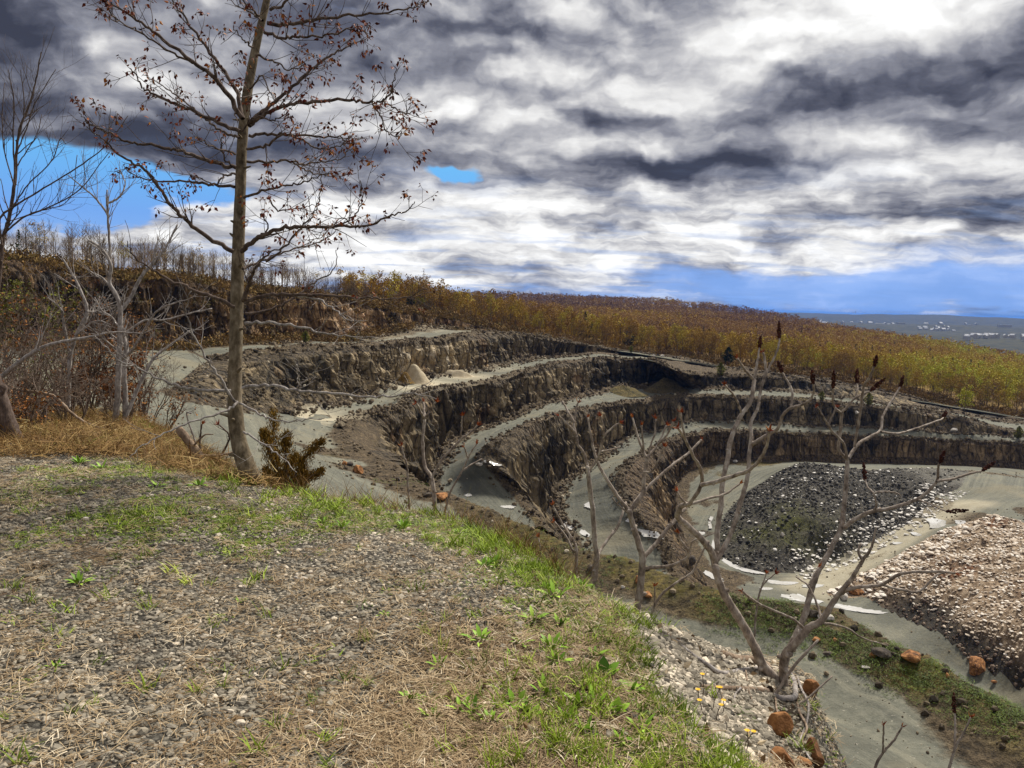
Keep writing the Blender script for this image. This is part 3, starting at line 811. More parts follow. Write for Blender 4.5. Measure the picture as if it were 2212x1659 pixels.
def bench(name, A, B, rows=14, seed=1, lo=0.25, hi=0.85, sandy=None, wet=None, green=0.0, brown=None):
    """the terrace between the foot of one wall (A) and the top of the next (B)."""
    A, B2 = match(A, B)
    t = np.linspace(0, 1, rows)
    P = A[:, None] * (1 - t[None, :, None]) + B2[:, None] * t[None, :, None]
    w = np.linalg.norm(B2[:, :2] - A[:, :2], axis=1)
    bump = (fbm(P[..., 0] * 0.12, P[..., 1] * 0.12, 0, seed, 4) - 0.5) * np.clip(w / 14, 0, 1)[:, None] * 0.7
    td, tl = t[None] * w[:, None], (1 - t[None]) * w[:, None]            # metres from the foot and from the lip
    wk = np.clip(w / 9, 0, 1)[:, None]
    lip = np.exp(-((tl - 1.6) / 1.2) ** 2) * 0.8 * wk
    toe = np.exp(-(td / 3.2) ** 2) * 2.4 * wk * fbm(P[..., 0] * 0.2, P[..., 1] * 0.2, 2, seed + 3, 2)
    P = P.copy()
    inner = ((t > 0) & (t < 1))[None]
    P[..., 2] += (bump + lip + toe) * inner
    la, lb = np.minimum(lo * 24, w * lo)[:, None], np.minimum((1 - hi) * 24, w * (1 - hi))[:, None]
    e = np.clip((td - la * 0.6) / np.maximum(la * 0.9, .3), 0, 1) * np.clip((tl - lb * 0.6) / np.maximum(lb * 0.9, .3), 0, 1)
    V = P.reshape(-1, 3)
    E = e.reshape(-1)
    ext = {'edge': E, 'green': np.full(len(V), green), 'cross': np.tile(t, len(A))}
    ext['edge'] = E * (1 - brown(V)) if brown else E
    ext['sandy'] = np.zeros(len(V)) if sandy is None else sandy(V)
    ext['wet'] = np.zeros(len(V)) if wet is None else wet(V)
    mb = MB()
    mb.add(V, grid_faces(len(A), rows))
    o = mb.build(name, MATS['bench_gravel'], extra=ext)
    tag(o, kind='structure')
    return P

def spot(pts):                        # soft round patches on the ground: (u, v, z, radius, weight)
    C = [(PZ(u, v, z), r, w) for u, v, z, r, w in pts]
    def f(V):
        r_ = np.zeros(len(V))
        for c, r, w in C:
            d2 = (V[:, 0] - c[0]) ** 2 + (V[:, 1] - c[1]) ** 2
            r_ = np.maximum(r_, w * np.exp(-d2 / (r * r)))
        return r_
    return f
def stain_by(lst):
    def f(b):
        r_ = np.zeros(len(b))
        for u0, w, a in lst:
            r_ = r_ + a * np.exp(-((b - bear(u0)) / (w / F)) ** 2)
        return r_
    return f

wall('quarry_wall_left', LN['W0T'], LN['W0F'], 24, 0.9, 5, 0.2, stain_by([(700, 80, .55), (760, 45, .9), (600, 60, .25), (480, 60, -.1), (300, 120, -.45), (400, 60, -.3), (140, 120, -.5), (900, 50, -.3), (830, 30, -.4), (1000, 80, -.2)]), 0.55, True)
wall('quarry_wall_upper', LN['W1T'], LN['W1F'], 24, 0.85, 15, 0.2, stain_by([(850, 50, .7), (900, 40, .5), (960, 55, .75), (760, 60, .25), (1080, 60, -.3), (1200, 90, -.6), (640, 60, -.2), (560, 40, -.2)]), 0.0, False)
wall('quarry_wall_middle', LN['W2T'], LN['W2F'], 24, 0.9, 25, 0.22, stain_by([(1160, 60, .4), (1060, 50, .2), (1340, 60, -.65), (1400, 30, -.4), (900, 60, -.1), (1600, 150, -.55)]))
wall('quarry_wall_lower', LN['W3T'], LN['W3F'], 22, 0.8, 35, 0.22, stain_by([(1300, 70, .1), (1500, 100, .2), (1800, 140, -.45)]))
wall('quarry_wall_bottom', LN['W4T'], LN['W4F'], 22, 0.75, 45, 0.22, stain_by([(1500, 100, -.25), (1700, 100, .1), (2000, 180, -.2)]), 0.25)
k0 = int(np.argmin(np.linalg.norm(LN['W0F'] - W0F[6], axis=1)))
BP1 = bench('quarry_terrace_upper', LN['W0F'][k0:], LN['W1T'], 26, 3, 0.38, 0.72, spot([(880, 728, -12, 16, .45), (800, 735, -12, 12, .5)]))
k1 = int(np.argmin(np.linalg.norm(LN['W1F'] - W1F[4], axis=1)))
BP2 = bench('quarry_road_upper', LN['W1F'][k1:], LN['W2T'][int(NC * .06):], 28, 7, 0.16, 0.84, spot([(680, 903, -20.5, 8, .8), (640, 900, -20.5, 7, .6), (930, 826, -21, 9, .85), (1000, 812, -21, 9, .8), (880, 838, -21, 7, .7), (1060, 802, -21, 8, .4)]), spot([(1060, 806, -21, 5, .6), (1200, 786, -20.5, 6, .8)]), 0.0, lambda V: sstep(V[:, 0] / V[:, 1], bear(1395), bear(1425)))
BP3 = bench('quarry_road_middle', LN['W2F'], LN['W3T'], 28, 9, 0.20, 0.86, None, spot([(1000, 1010, -37, 8, .9), (1040, 1020, -37, 5, .8), (985, 1050, -39, 7, .6), (1010, 1068, -39.5, 5, .9)]), 0.0)
BP4 = bench('quarry_road_lower', LN['W3F'], LN['W4T'], 28, 12, 0.16, 0.86, None, spot([(1270, 1090, -50, 7, .8), (1240, 1120, -50.5, 8, .6), (1330, 980, -45.5, 5, .7), (1300, 1150, -52, 8, .6)]))

# pit floor with its two heaps: one height field, split into floor, dark spoil heap and pale rubble heap
FC = [(1600, 1002, -51), (1672, 1003, -50.8), (1818, 1002, -50.5), (1916, 1006, -50.6), (2100, 1010, -51), (2212, 1016, -51.5), (2330, 1030, -53),
      (1560, 1030, -53.5), (1500, 1080, -57.3), (1490, 1140, -60.3), (1520, 1215, -63), (1600, 1260, -63.3), (1700, 1290, -63.5), (1800, 1330, -63.5), (2157, 1451, -63.5), (2212, 1500, -63.5), (1650, 1350, -64), (1900, 1480, -64), (1560, 1290, -64), (2300, 1560, -64),
      (1559, 1204, -62.3), (1603, 1228, -63), (1652, 1237, -63.2), (1728, 1234, -63), (1552, 1150, -60.6), (1603, 1072, -55.5), (1664, 1033, -52.6), (1575, 1105, -58),
      (1700, 1012, -49.2), (1745, 1003.5, -48), (1800, 1012, -47.8), (1700, 1060, -51), (1650, 1110, -55), (1700, 1130, -55), (1700, 1180, -58.5), (1780, 1090, -51.5), (1800, 1150, -56), (1850, 1060, -49.5), (1640, 1180, -59.5),
      (1916, 1030, -48.3), (2000, 1025, -48.2), (2087, 1022, -48.4), (1950, 1045, -48.6), (2014, 1053, -49),
      (1794, 1210, -62.2), (1843, 1189, -60), (1892, 1165, -58), (1965, 1128, -55), (2001, 1091, -52), (2038, 1067, -50.6),
      (1770, 1258, -63), (1830, 1232, -61.8), (1890, 1200, -59.4), (1950, 1170, -57), (2010, 1130, -54.2), (2060, 1100, -51.5), (2087, 1094, -50.3),
      (1843, 1248, -62), (1916, 1212, -59), (1989, 1170, -55.2), (2038, 1143, -52.8), (2136, 1113, -50),
      (1866, 1283, -63.2), (1917, 1311, -63.3), (2003, 1350, -63.3), (2090, 1405, -63.3), (2212, 1480, -63.3),
      (1950, 1262, -59.2), (2050, 1230, -56), (2100, 1260, -56.5), (2120, 1180, -53), (2212, 1300, -54.2), (2212, 1210, -51.5), (2088, 1350, -60), (2212, 1400, -58), (2000, 1300, -60.8), (2330, 1400, -54),
      (2160, 1085, -49), (2212, 1120, -49.3), (2330, 1150, -50), (2212, 1060, -48.2), (2150, 1052, -48.3), (2330, 1060, -49.5), (2212, 1035, -49.4)]
FP = [PZ(*c) for c in FC]
floor_z = tps(FP, 2e-4)
def reg(*pts):
    return np.array([PZ(*p) for p in pts])
HEAP = reg((1559, 1206, -62.3), (1603, 1228, -63), (1652, 1238, -63.2), (1728, 1235, -63), (1794, 1211, -62.2), (1843, 1190, -60), (1892, 1166, -58), (1965, 1129, -55), (2001, 1092, -52), (2038, 1068, -50.6), (2075, 1050, -49), (2095, 1012, -48.6), (1916, 1011, -49), (1880, 1018, -48.6), (1800, 1005, -48), (1745, 1001, -48), (1664, 1032, -52.6), (1603, 1071, -55.5), (1570, 1105, -58), (1551, 1150, -60.6))
PALE = reg((1775, 1278, -63), (1830, 1252, -62), (1916, 1213, -59), (1989, 1171, -55.2), (2038, 1144, -52.8), (2136, 1114, -50), (2200, 1128, -50), (2340, 1180, -50), (2340, 1560, -63.3), (2212, 1484, -63.3), (2090, 1408, -63.3), (2003, 1353, -63.3), (1917, 1313, -63.3), (1866, 1285, -63.2))
DX = 0.8
xs, ys = np.arange(2, 215, DX), np.arange(112, 300, DX)
XX, YY = np.meshgrid(xs, ys)
ZZ = floor_z(XX, YY)
sdh, sdp = poly_sd(XX, YY, HEAP), poly_sd(XX, YY, PALE)
ZZ = np.clip(ZZ, -66, -47)
nz = fbm(XX * 0.25, YY * 0.25, 0, 71, 4) - 0.5
nf = fbm(XX * 0.9, YY * 0.9, 0, 75, 3) - 0.5
hm, pm = sstep(sdh, -1, 4), sstep(sdp, -1, 4)
ZZ = ZZ + nz * (0.35 + 2.2 * hm + 2.2 * pm) + nf * (0.1 + 0.9 * hm + 1.1 * pm)
# the floor only exists on the near side of the foot of the bottom wall; it dives under the wall elsewhere
back = np.vstack([LN['W4F'], [[400, 300, 0], [400, 20, 0], [LN['W4F'][0][0] - 6, 20, 0]]])
sdb = poly_sd(XX, YY, back)
ZZ = np.where(sdb < -5.0, ZZ - np.minimum((-sdb - 5.0) * 1.2, 30), ZZ)
def floor_h(x, y):
    return floor_z(x, y)
def split_grid(XX, YY, ZZ, mask, half=False):
    F_ = grid_faces(*XX.shape)
    V = np.stack([XX, YY, ZZ], -1).reshape(-1, 3)
    mk = mask.reshape(-1)
    fsel = F_[mk[F_].mean(1) > 0.5] if not half else F_[mk[F_].mean(1) >= 0.5]
    used = np.unique(fsel)
    re = np.full(len(V), -1)
    re[used] = np.arange(len(used))
    return V[used], re[fsel], used
isH = (sdh > 0)
isP = (sdp > 0) & ~isH
crop = sdb > -14
def ext_for(used, **kw):
    return {k: v.reshape(-1)[used] for k, v in kw.items()}
greenH = np.exp(-((XX - PZ(1680, 1150, -57)[0]) / 14) ** 2 - ((YY - PZ(1680, 1150, -57)[1]) / 14) ** 2) * 1.2
plat = sstep(-ZZ, 49.6, 48.6) * sstep(XX, 118, 128)
V_, Q_, us = split_grid(XX, YY, ZZ, crop & ~isH & ~isP)
mb = MB(); mb.add(V_, Q_)
rampm = np.zeros_like(XX)
RL = resample(reg((1745, 1268, -63.2), (1830, 1228, -61.8), (1890, 1195, -59.4), (1950, 1163, -57), (2010, 1128, -54.2), (2060, 1102, -51.5), (2095, 1090, -50.2)), 60)
dr = np.sqrt(((XX[..., None] - RL[:, 0]) ** 2 + (YY[..., None] - RL[:, 1]) ** 2).min(-1))
sandy = 0.55 * sstep(dr, 9, 3)
wetf = spot([(1650, 1245, -63.3, 4, .5), (1720, 1285, -63.5, 5, .5), (1520, 1150, -60.5, 5, .6), (1840, 1345, -63.5, 5, .4)])(np.stack([XX, YY, ZZ], -1).reshape(-1, 3)).reshape(XX.shape)
grn = spot([(1640, 1000, -51, 8, .9), (1740, 1012, -50.6, 5, .6), (1560, 1025, -53, 6, .7)])(np.stack([XX, YY, ZZ], -1).reshape(-1, 3)).reshape(XX.shape)
edge_f = sstep(sdb, 1, 7) * (1 - grn) * (0.25 + 0.9 * sstep(fbm(XX * .06, YY * .06, 0, 79, 4), .36, .52))
tag(mb.build('quarry_floor', MATS['bench_gravel'], extra=ext_for(us, edge=edge_f, cross=np.minimum(np.abs(sdh), 20) * .05, sandy=sandy, wet=wetf, green=grn)), kind='structure')
V_, Q_, us = split_grid(XX, YY, ZZ, crop & isH, True)
c0 = PZ(1700, 1150, -57)
mb = MB(); mb.add(V_, Q_)
heap = empty('spoil_heap', c0, 'big dark mound of quarry waste flecked with white stones on the pit floor', 'spoil heap')
def under(o, parent):
    o.parent = parent
    o.location = -Vector(parent.location)
    return o
under(mb.build('mound', MATS['dark_spoil'], extra=ext_for(us, green=greenH, sandy=plat * .8)), heap)
V_, Q_, us = split_grid(XX, YY, ZZ, crop & isP, True)
mb = MB(); mb.add(V_, Q_)
pile = empty('rock_pile', PZ(2050, 1300, -61), 'large pale heap of broken slabby rock beside the sandy ramp', 'rock pile')
edge_dark = sstep(-ZZ, 58.5, 61.8) * sstep(YY, 175, 165)
under(mb.build('mound', MATS['pale_rubble'], extra=ext_for(us, wet=edge_dark)), pile)

# near road that drops from the upper terrace past the ledge: height field inside its own outline
NCRS = [(765, 913, -21), (747, 951, -20.5), (780, 975, -20), (835, 1004, -20), (900, 1047, -19.6), (960, 1070, -19.2), (1040, 1102, -19.2), (1120, 1135, -19.2), (1250, 1188, -19.2), (1350, 1208, -19.2), (1430, 1240, -19.2), (1500, 1266, -19.2), (1600, 1296, -19.2), (1700, 1312, -19.2), (1811, 1332, -19.2), (1880, 1376, -19.2), (1951, 1418, -19.2), (2016, 1441, -19.2), (2088, 1483, -19.2), (2212, 1547, -19.2), (2400, 1650, -19.2)]
NB = [(-300, 752, -9.5), (-60, 755, -9.8), (103, 756, -10.2), (171, 756, -10.5), (273, 757, -10.9), (342, 755, -11), (400, 752, -11), (455, 783, -12.2), (352, 845, -13.2), (393, 866, -13.9), (472, 884, -15.6), (540, 892, -18), (615, 894, -20), (648, 890, -20.5), (700, 900, -20.8)]
ncr, nbk = [PZ(*p) for p in NCRS], [PZ(*p) for p in NB]
NPOLY = np.array(nbk + ncr + [np.array([30, 5, 0]), np.array([-80, 5, 0])])
NCTRL = nbk + [p - np.array([0, 0, 0.6]) for p in ncr] + [PZ(*p) for p in [(232, 813, -12), (342, 800, -12), (300, 870, -12.8), (330, 950, -13.5), (472, 960, -15), (600, 960, -17), (700, 1010, -17.6), (640, 925, -19.2), (800, 1060, -18), (900, 1100, -18.8), (1100, 1190, -20), (1300, 1260, -20.2), (1480, 1340, -20.5), (1560, 1420, -20.8), (1650, 1480, -21), (1800, 1600, -21), (1900, 1640, -20.7), (2100, 1700, -20.5)]] + [np.array([-30, 30, -14.0]), np.array([-45, 60, -11.0]), np.array([-10, 20, -20.0]), np.array([10, 14, -21.0]), np.array([22, 18, -20.8])]
near_zf = tps(NCTRL, 1e-4)
crest_line = np.array(ncr)
crest_r = resample(crest_line, 400)
w1l = LN['W1F'][:int(NC * .22):2]
def near_z(x, y):
    z = near_zf(x, y)
    dc = np.sqrt(((np.asarray(x)[..., None] - crest_r[:, 0]) ** 2 + (np.asarray(y)[..., None] - crest_r[:, 1]) ** 2).min(-1))
    k = fbm(np.asarray(x) * 0.16, np.asarray(y) * 0.16, 0, 91, 3)
    dl = (np.asarray(x)[..., None] - w1l[:, 0]) ** 2 + (np.asarray(y)[..., None] - w1l[:, 1]) ** 2
    il = dl.argmin(-1)
    z = z + (w1l[il, 2] + 0.15 - z) * np.exp(-np.sqrt(dl.min(-1)) / 5.0)
    z = z + np.exp(-(dc / 2.6) ** 2) * (0.35 + 1.3 * k) + (fbm(np.asarray(x) * 0.3, np.asarray(y) * 0.3, 0, 95, 4) - 0.5) * 0.55
    return z, dc
AZ = np.linspace(rad(-43), rad(41), 420)
RR = np.geomspace(16, 235, 300)
AA, RG = np.meshgrid(AZ, RR)
NX, NY = np.sin(AA) * RG, np.cos(AA) * RG
nzz, dcr = near_z(NX, NY)
sdn = poly_sd(NX, NY, NPOLY)
nzz = np.where(sdn < -4 * sstep(NX, -8, -20), nzz - np.minimum((-sdn - 4 * sstep(NX, -8, -20)) * 1.5, 60), nzz)
keep = (sdn > -34)
V_, Q_, us = split_grid(NX, NY, nzz, keep)
mb = MB(); mb.add(V_, Q_)
P3 = np.stack([NX, NY, nzz], -1).reshape(-1, 3)
e_n = (1 - np.exp(-(dcr / 3.4) ** 2)) * sstep(sdn, -0.5, 1.5)
gn = spot([(1700, 1370, -19.2, 5, 1), (1800, 1430, -19.4, 5, 1), (1900, 1470, -19.5, 5, .9), (2000, 1540, -19.6, 5, .9), (2150, 1580, -19.4, 5, .8), (1620, 1330, -19.2, 4, .9), (1300, 1215, -19.2, 5, .8), (1220, 1190, -19.2, 5, .7), (1420, 1290, -19.5, 5, .4), (870, 1050, -19.5, 5, .7), (960, 1075, -19.2, 4, .8), (2100, 1600, -20, 5, .7), (1950, 1560, -20.2, 4, .5)])(P3).reshape(NX.shape)
rub = spot([(470, 860, -14.5, 7, .9), (420, 850, -13.6, 5, .8), (700, 985, -19.4, 4.5, 1), (770, 1015, -19, 4.5, 1), (840, 1035, -19, 4.5, 1), (900, 1060, -19, 4, 1), (2150, 1590, -20.2, 3.2, 1), (2212, 1620, -20.2, 4, 1), (2060, 1540, -20, 2, .8), (1280, 1250, -19.8, 5, .6), (1400, 1290, -19.9, 4, .5), (1550, 890, -20, 4, 0)])(P3).reshape(NX.shape)
gn = np.clip(gn * 0.0 + sstep(dcr, 3.4, 1.6) * (0.25 + 1.1 * sstep(fbm(NX * .22, NY * .22, 0, 97, 3), .36, .6)) * sstep(NX, -8, 2), 0, 1)
e_n = e_n * (1 - rub) * (1 - 0.9 * gn)
tag(mb.build('quarry_road_near', MATS['bench_gravel'], extra=ext_for(us, edge=e_n, green=gn, cross=dcr * 0.07, sandy=np.zeros_like(NX), wet=np.zeros_like(NX))), kind='structure')

# ------------------------------------------------------------------ hills and plain behind the quarry
RIDGE = [(-300, 560, 500, 9), (0, 575, 420, 9), (250, 590, 380, 8), (500, 618, 420, 8), (700, 634, 800, 9), (830, 640, 1300, 10), (880, 632, 1450, 10), (960, 632, 1550, 10), (1060, 633, 1600, 10), (1250, 639, 1700, 10), (1440, 647, 1750, 10), (1560, 660, 1750, 10), (1690, 678, 1700, 10), (1780, 698, 1550, 10), (1867, 714, 1400, 10), (1960, 728, 1250, 10), (2080, 745, 1150, 10), (2212, 768, 1050, 10), (2400, 800, 950, 10)]
def PR(u, v, r, drop):
    d = ray(u, v)
    p = d * (r / np.hypot(d[0], d[1]))
    p[2] -= drop
    return p
HC = [PR(*c) for c in RIDGE]
HC += [PR(u, v, r, 11) for u, v, r in [(1100, 690, 480), (1300, 712, 470), (1500, 728, 460), (1750, 760, 450), (1950, 790, 430), (2150, 830, 400), (900, 655, 520), (1200, 665, 950), (1500, 690, 900), (1700, 712, 900), (1900, 740, 800), (2150, 785, 650), (1000, 650, 900)]]
for nm in ('W0T',):
    for p in W0T[::1]:
        HC.append(p)
        HC.append(p * np.array([1.12, 1.12, 1.0]) + np.array([0, 0, 1.2 if p[0] < -20 else -0.3]))
for p in W1T[11:]:
    HC.append(p)
    HC.append(p * np.array([1.1, 1.1, 1.0]) + np.array([0, 0, -0.2]))
hill_zf = tps([h for h in HC], 2e-5)
PIT = np.vstack([W0T, W1T[11:], [[400, 150, 0], [200, 0, 0], [-200, 0, 0]]])
AZ2 = np.linspace(rad(-46), rad(46), 460)
RR2 = np.geomspace(120, 2700, 300)
A2, R2 = np.meshgrid(AZ2, RR2)
HX, HY = np.sin(A2) * R2, np.cos(A2) * R2
def hill_z(x, y):
    r = np.hypot(x, y)
    z = hill_zf(x, y)
    u = np.asarray(x) / np.maximum(np.asarray(y), 1)
    rr = np.interp(u, [bear(c[0], c[1]) for c in RIDGE], [c[2] for c in RIDGE])
    z = np.where(r > rr, np.interp(u, [bear(c[0], c[1]) for c in RIDGE], [h[2] for h in HC[:len(RIDGE)]]) - (r - rr) * 0.12, z)
    return np.maximum(z, -86.0)
HZ = hill_z(HX, HY) + (fbm(HX * 0.02, HY * 0.02, 0, 111, 4) - 0.5) * 2.5 * sstep(R2, 350, 700)
sdpit = poly_sd(HX, HY, PIT)
V_, Q_, us = split_grid(HX, HY, HZ, sdpit < -0.6)
mb = MB(); mb.add(V_, Q_)
tag(mb.build('hill', MATS['hill_ground']), kind='structure')
# far plain, with low wooded ridges at the right
PX = np.concatenate([-np.geomspace(60000, 300, 60), np.linspace(-200, 200, 9), np.geomspace(300, 60000, 60)])
PXX, PYY = np.meshgrid(PX, np.concatenate([[-60000, -20000, -4000, -500], np.geomspace(10, 60000, 150)]))
FAR = [(1640, 684, 9000, 900, 1500), (1760, 676, 10500, 1500, 1400), (1880, 681.5, 9500, 1500, 1200), (2000, 680, 8500, 1400, 1300), (2140, 686, 8000, 1400, 1300), (2300, 692, 7600, 1500, 1200), (1830, 697, 5200, 700, 700), (2000, 701, 4600, 800, 700), (2200, 706, 4400, 900, 700), (2120, 727, 2600, 380, 420), (2260, 730, 2450, 420, 420), (1960, 716, 3300, 500, 500)]
def plain_z(x, y):
    z = np.full(np.shape(x), -92.0)
    for u, v, r, sx_, sy_ in FAR:
        p = PR(u, v, r, 0)
        z = np.maximum(z, -92 + (p[2] + 92) * np.exp(-((x - p[0]) / sx_) ** 2 - ((y - p[1]) / sy_) ** 2))
    return z
gx = np.concatenate([-np.geomspace(60000, 1500, 22), np.linspace(-1300, 9000, 300), np.geomspace(9300, 60000, 22)])
gy = np.concatenate([[-60000, -20000, -4000, -500], np.geomspace(60, 13500, 230), np.geomspace(14500, 60000, 16)])
GX, GY = np.meshgrid(gx, gy)
GZ = plain_z(GX, GY)
GZ = GZ + (fbm(GX * 0.004, GY * 0.004, 0, 131, 4) - 0.5) * 26 * sstep(GZ, -92, -70)
mb = MB(); mb.add(np.stack([GX, GY, GZ], -1).reshape(-1, 3), grid_faces(*GX.shape))
tag(mb.build('plain', MATS['plain_ground'], extra={'wooded': sstep(GZ, -88, -70).ravel()}), kind='structure')

# ------------------------------------------------------------------ the ledge the photographer stands on
EDGE = [(-300, 860, -2.4), (0, 868, -2.4), (120, 880, -2.4), (280, 903, -2.3), (350, 935, -2.1), (430, 985, -1.95), (480, 1020, -1.8), (545, 1050, -1.72), (620, 1060, -1.7), (700, 1068, -1.7), (830, 1094, -1.7), (960, 1114, -1.7), (1040, 1138, -1.7), (1100, 1162, -1.7), (1200, 1227, -1.7), (1290, 1292, -1.7), (1380, 1337, -1.75), (1456, 1362, -1.95), (1541, 1402, -2.1), (1620, 1416, -2.25), (1700, 1440, -2.33), (1745, 1456, -2.38), (1764, 1490, -2.4), (1748, 1565, -2.25), (1753, 1660, -2.1), (1775, 1900, -1.95)]
ep = np.array([PZ(*p) for p in EDGE])
LPOLY = np.vstack([ep, [[2.2, 0.5, 0], [2.2, -6, 0], [-26, -6, 0]]])
LC = list(ep)
for p in [(0, 985, -1.62), (120, 985, -1.62), (250, 1000, -1.62), (400, 1040, -1.6), (600, 1090, -1.6), (800, 1130, -1.6), (0, 1150, -1.6), (300, 1200, -1.6), (700, 1200, -1.58), (950, 1180, -1.6), (1050, 1250, -1.6), (1150, 1320, -1.6), (0, 1500, -1.6), (500, 1500, -1.6), (900, 1500, -1.6), (1200, 1500, -1.6), (1250, 1400, -1.62), (1340, 1375, -1.66), (1360, 1450, -1.66), (1430, 1540, -1.67), (1510, 1650, -1.68), (1300, 1600, -1.62), (1560, 1480, -2.0), (1600, 1560, -1.98), (1640, 1500, -2.15), (1690, 1560, -2.17), (1640, 1640, -1.95), (60, 930, -1.9), (300, 960, -1.85)]:
    LC.append(PZ(*p))
LC += [np.array([x, y, -1.6]) for x in (-20, -10, -4, 0) for y in (-5, 0, 2)] + [np.array([-16, 6, -1.6])]
ledge_zf = tps(LC, 1e-5)
ep_r = resample(ep, 500)
def ledge_z(x, y):
    x, y = np.asarray(x, float), np.asarray(y, float)
    z = ledge_zf(x, y)
    sd = poly_sd(x, y, LPOLY)
    drop = np.maximum(-sd, 0)
    z = z + (fbm(x * 0.7, y * 0.7, 0, 151, 4) - 0.5) * 0.10 + (fbm(x * 5, y * 5, 0, 155, 3) - 0.5) * 0.025
    out = sd < 0
    if out.any():
        P_ = np.stack([x[out], y[out]], 1)
        near_i = np.concatenate([np.argmin(((c_[:, None] - ep_r[None, ::3, :2]) ** 2).sum(-1), 1) for c_ in np.array_split(P_, max(1, len(P_) // 4000))])
        z = z.copy()
        z[out] = ep_r[::3, 2][near_i] + (fbm(x[out] * 0.7, y[out] * 0.7, 0, 151, 4) - 0.5) * 0.10 + (fbm(x[out] * 3, y[out] * 3, 0, 156, 3) - 0.5) * np.minimum(drop[out], 1) * 0.35
    zo = np.where(out, z - drop * 1.35 - np.sqrt(drop) * 0.4, z)
    return zo, sd
LA = np.linspace(rad(-52), rad(40), 560)
LR = np.concatenate([np.geomspace(1.2, 26, 420)])
A3, R3 = np.meshgrid(LA, LR)
LX, LY = np.sin(A3) * R3, np.cos(A3) * R3
# far enough left for the ground beside the camera
LZ, sdl = ledge_z(LX, LY)
LZ = np.where(sdl < 0, np.maximum(LZ, -26), LZ)
P3 = np.stack([LX, LY, LZ], -1).reshape(-1, 3)
def lspot(lst):
    return spot([(u, v, z, r, w) for u, v, z, r, w in lst])(P3).reshape(LX.shape)
gravel_bare = lspot([(900, 1180, -1.6, 0.9, 1), (780, 1190, -1.6, .8, .9), (1000, 1215, -1.6, .6, .8), (620, 1085, -1.6, .7, .9), (1050, 1300, -1.6, .5, .6), (640, 1290, -1.6, .9, .45), (300, 1420, -1.6, .8, .35), (120, 1280, -1.6, .9, .4)])
moss = lspot([(300, 1130, -1.6, .7, .65), (200, 1040, -1.6, 1.2, .45), (700, 1120, -1.6, .7, .6), (550, 1130, -1.6, .7, .6), (850, 1120, -1.6, .6, .7), (1000, 1140, -1.6, .6, .8), (1180, 1240, -1.6, .5, .75), (1250, 1330, -1.6, .5, .6), (1200, 1480, -1.6, .5, .45), (1050, 1500, -1.6, .4, .4), (1330, 1600, -1.6, .4, .5), (400, 1015, -1.7, 1.0, .5), (1280, 1480, -1.6, .3, .5)])
straw = 0.36 + 0.30 * fbm(LX * 0.8, LY * 0.8, 0, 161, 3) + lspot([(1200, 1400, -1.6, 1.0, .35), (1100, 1550, -1.6, .8, .3), (1300, 1350, -1.6, .6, .4), (700, 1500, -1.6, .5, .1)]) - 0.75 * gravel_bare
straw = straw - 0.13 - 0.09 * sstep(-LX, -0.3, 1.8)
BANK = np.array([PZ(*p) for p in [(1345, 1352, -1.68), (1375, 1450, -1.68), (1440, 1540, -1.7), (1500, 1620, -1.7), (1540, 1720, -1.8), (1660, 1660, -2.0), (1650, 1520, -2.15), (1690, 1455, -2.3), (1541, 1400, -2.1), (1456, 1360, -1.95), (1390, 1340, -1.8)]])
bank = sstep(poly_sd(LX, LY, BANK), -0.10, 0.12)
straw = straw * (1 - 0.9 * bank)
moss = moss * (1 - bank)
soil = np.maximum(lspot([(1700, 1560, -2.2, .22, 1), (1690, 1500, -2.3, .2, .9), (1720, 1620, -2.1, .2, 1), (1640, 1470, -2.2, .12, .6), (1345, 1345, -1.7, .12, .7)]), 0.9 * sstep(-sdl, 0.05, 0.5))
soil = soil * (1 - 0.6 * sstep(-LX, 1.5, 4))
straw = np.where(sdl < 0, np.where(LX > .6, .15, .6), straw) * (1 - .9 * np.clip(soil, 0, 1) * (LX > .6))
mb = MB(); mb.add(P3, grid_faces(*LX.shape))
tag(mb.build('ledge', MATS['ledge_ground'], extra={'straw': straw.ravel(), 'moss': moss.ravel(), 'soil': soil.ravel()}), kind='structure')
# ------------------------------------------------------------------ looking things up on the terrain
from mathutils.bvhtree import BVHTree
def bvh_of(names):
    V, Fs, off = [], [], 0
    for nm in names:
        o = bpy.data.objects[nm]
        me = o.data
        co = np.empty(len(me.vertices) * 3, np.float32)
        me.vertices.foreach_get('co', co)
        co = co.reshape(-1, 3).astype(float)
        base = np.array(o.location) + (np.array(o.parent.location) if o.parent else 0)
        V.append(co + base)
        Fs += [tuple(v + off for v in p.vertices) for p in me.polygons]
        off += len(co)
    return BVHTree.FromPolygons([tuple(v) for v in np.vstack(V)], Fs)
TERR = bvh_of([o.name for o in bpy.data.objects if o.type == 'MESH' and o.name not in ('plain', 'ledge')])
LEDGE = bvh_of(['ledge'])
def hit(u, v, tree=None):
    d = Vector(ray(u, v)).normalized()
    r = (tree or TERR).ray_cast(Vector((0, 0, 0)), d, 5000)
    return None if r[0] is None else np.array(r[0])
def down(x, y, tree=None, top=80.0):
    r = (tree or TERR).ray_cast(Vector((x, y, top)), Vector((0, 0, -1)), 400)
    return None if r[0] is None else r[0].z
def ledge_at(u, v):
    h = hit(u, v, LEDGE)
    return h if h is not None else PZ(u, v, -1.65)

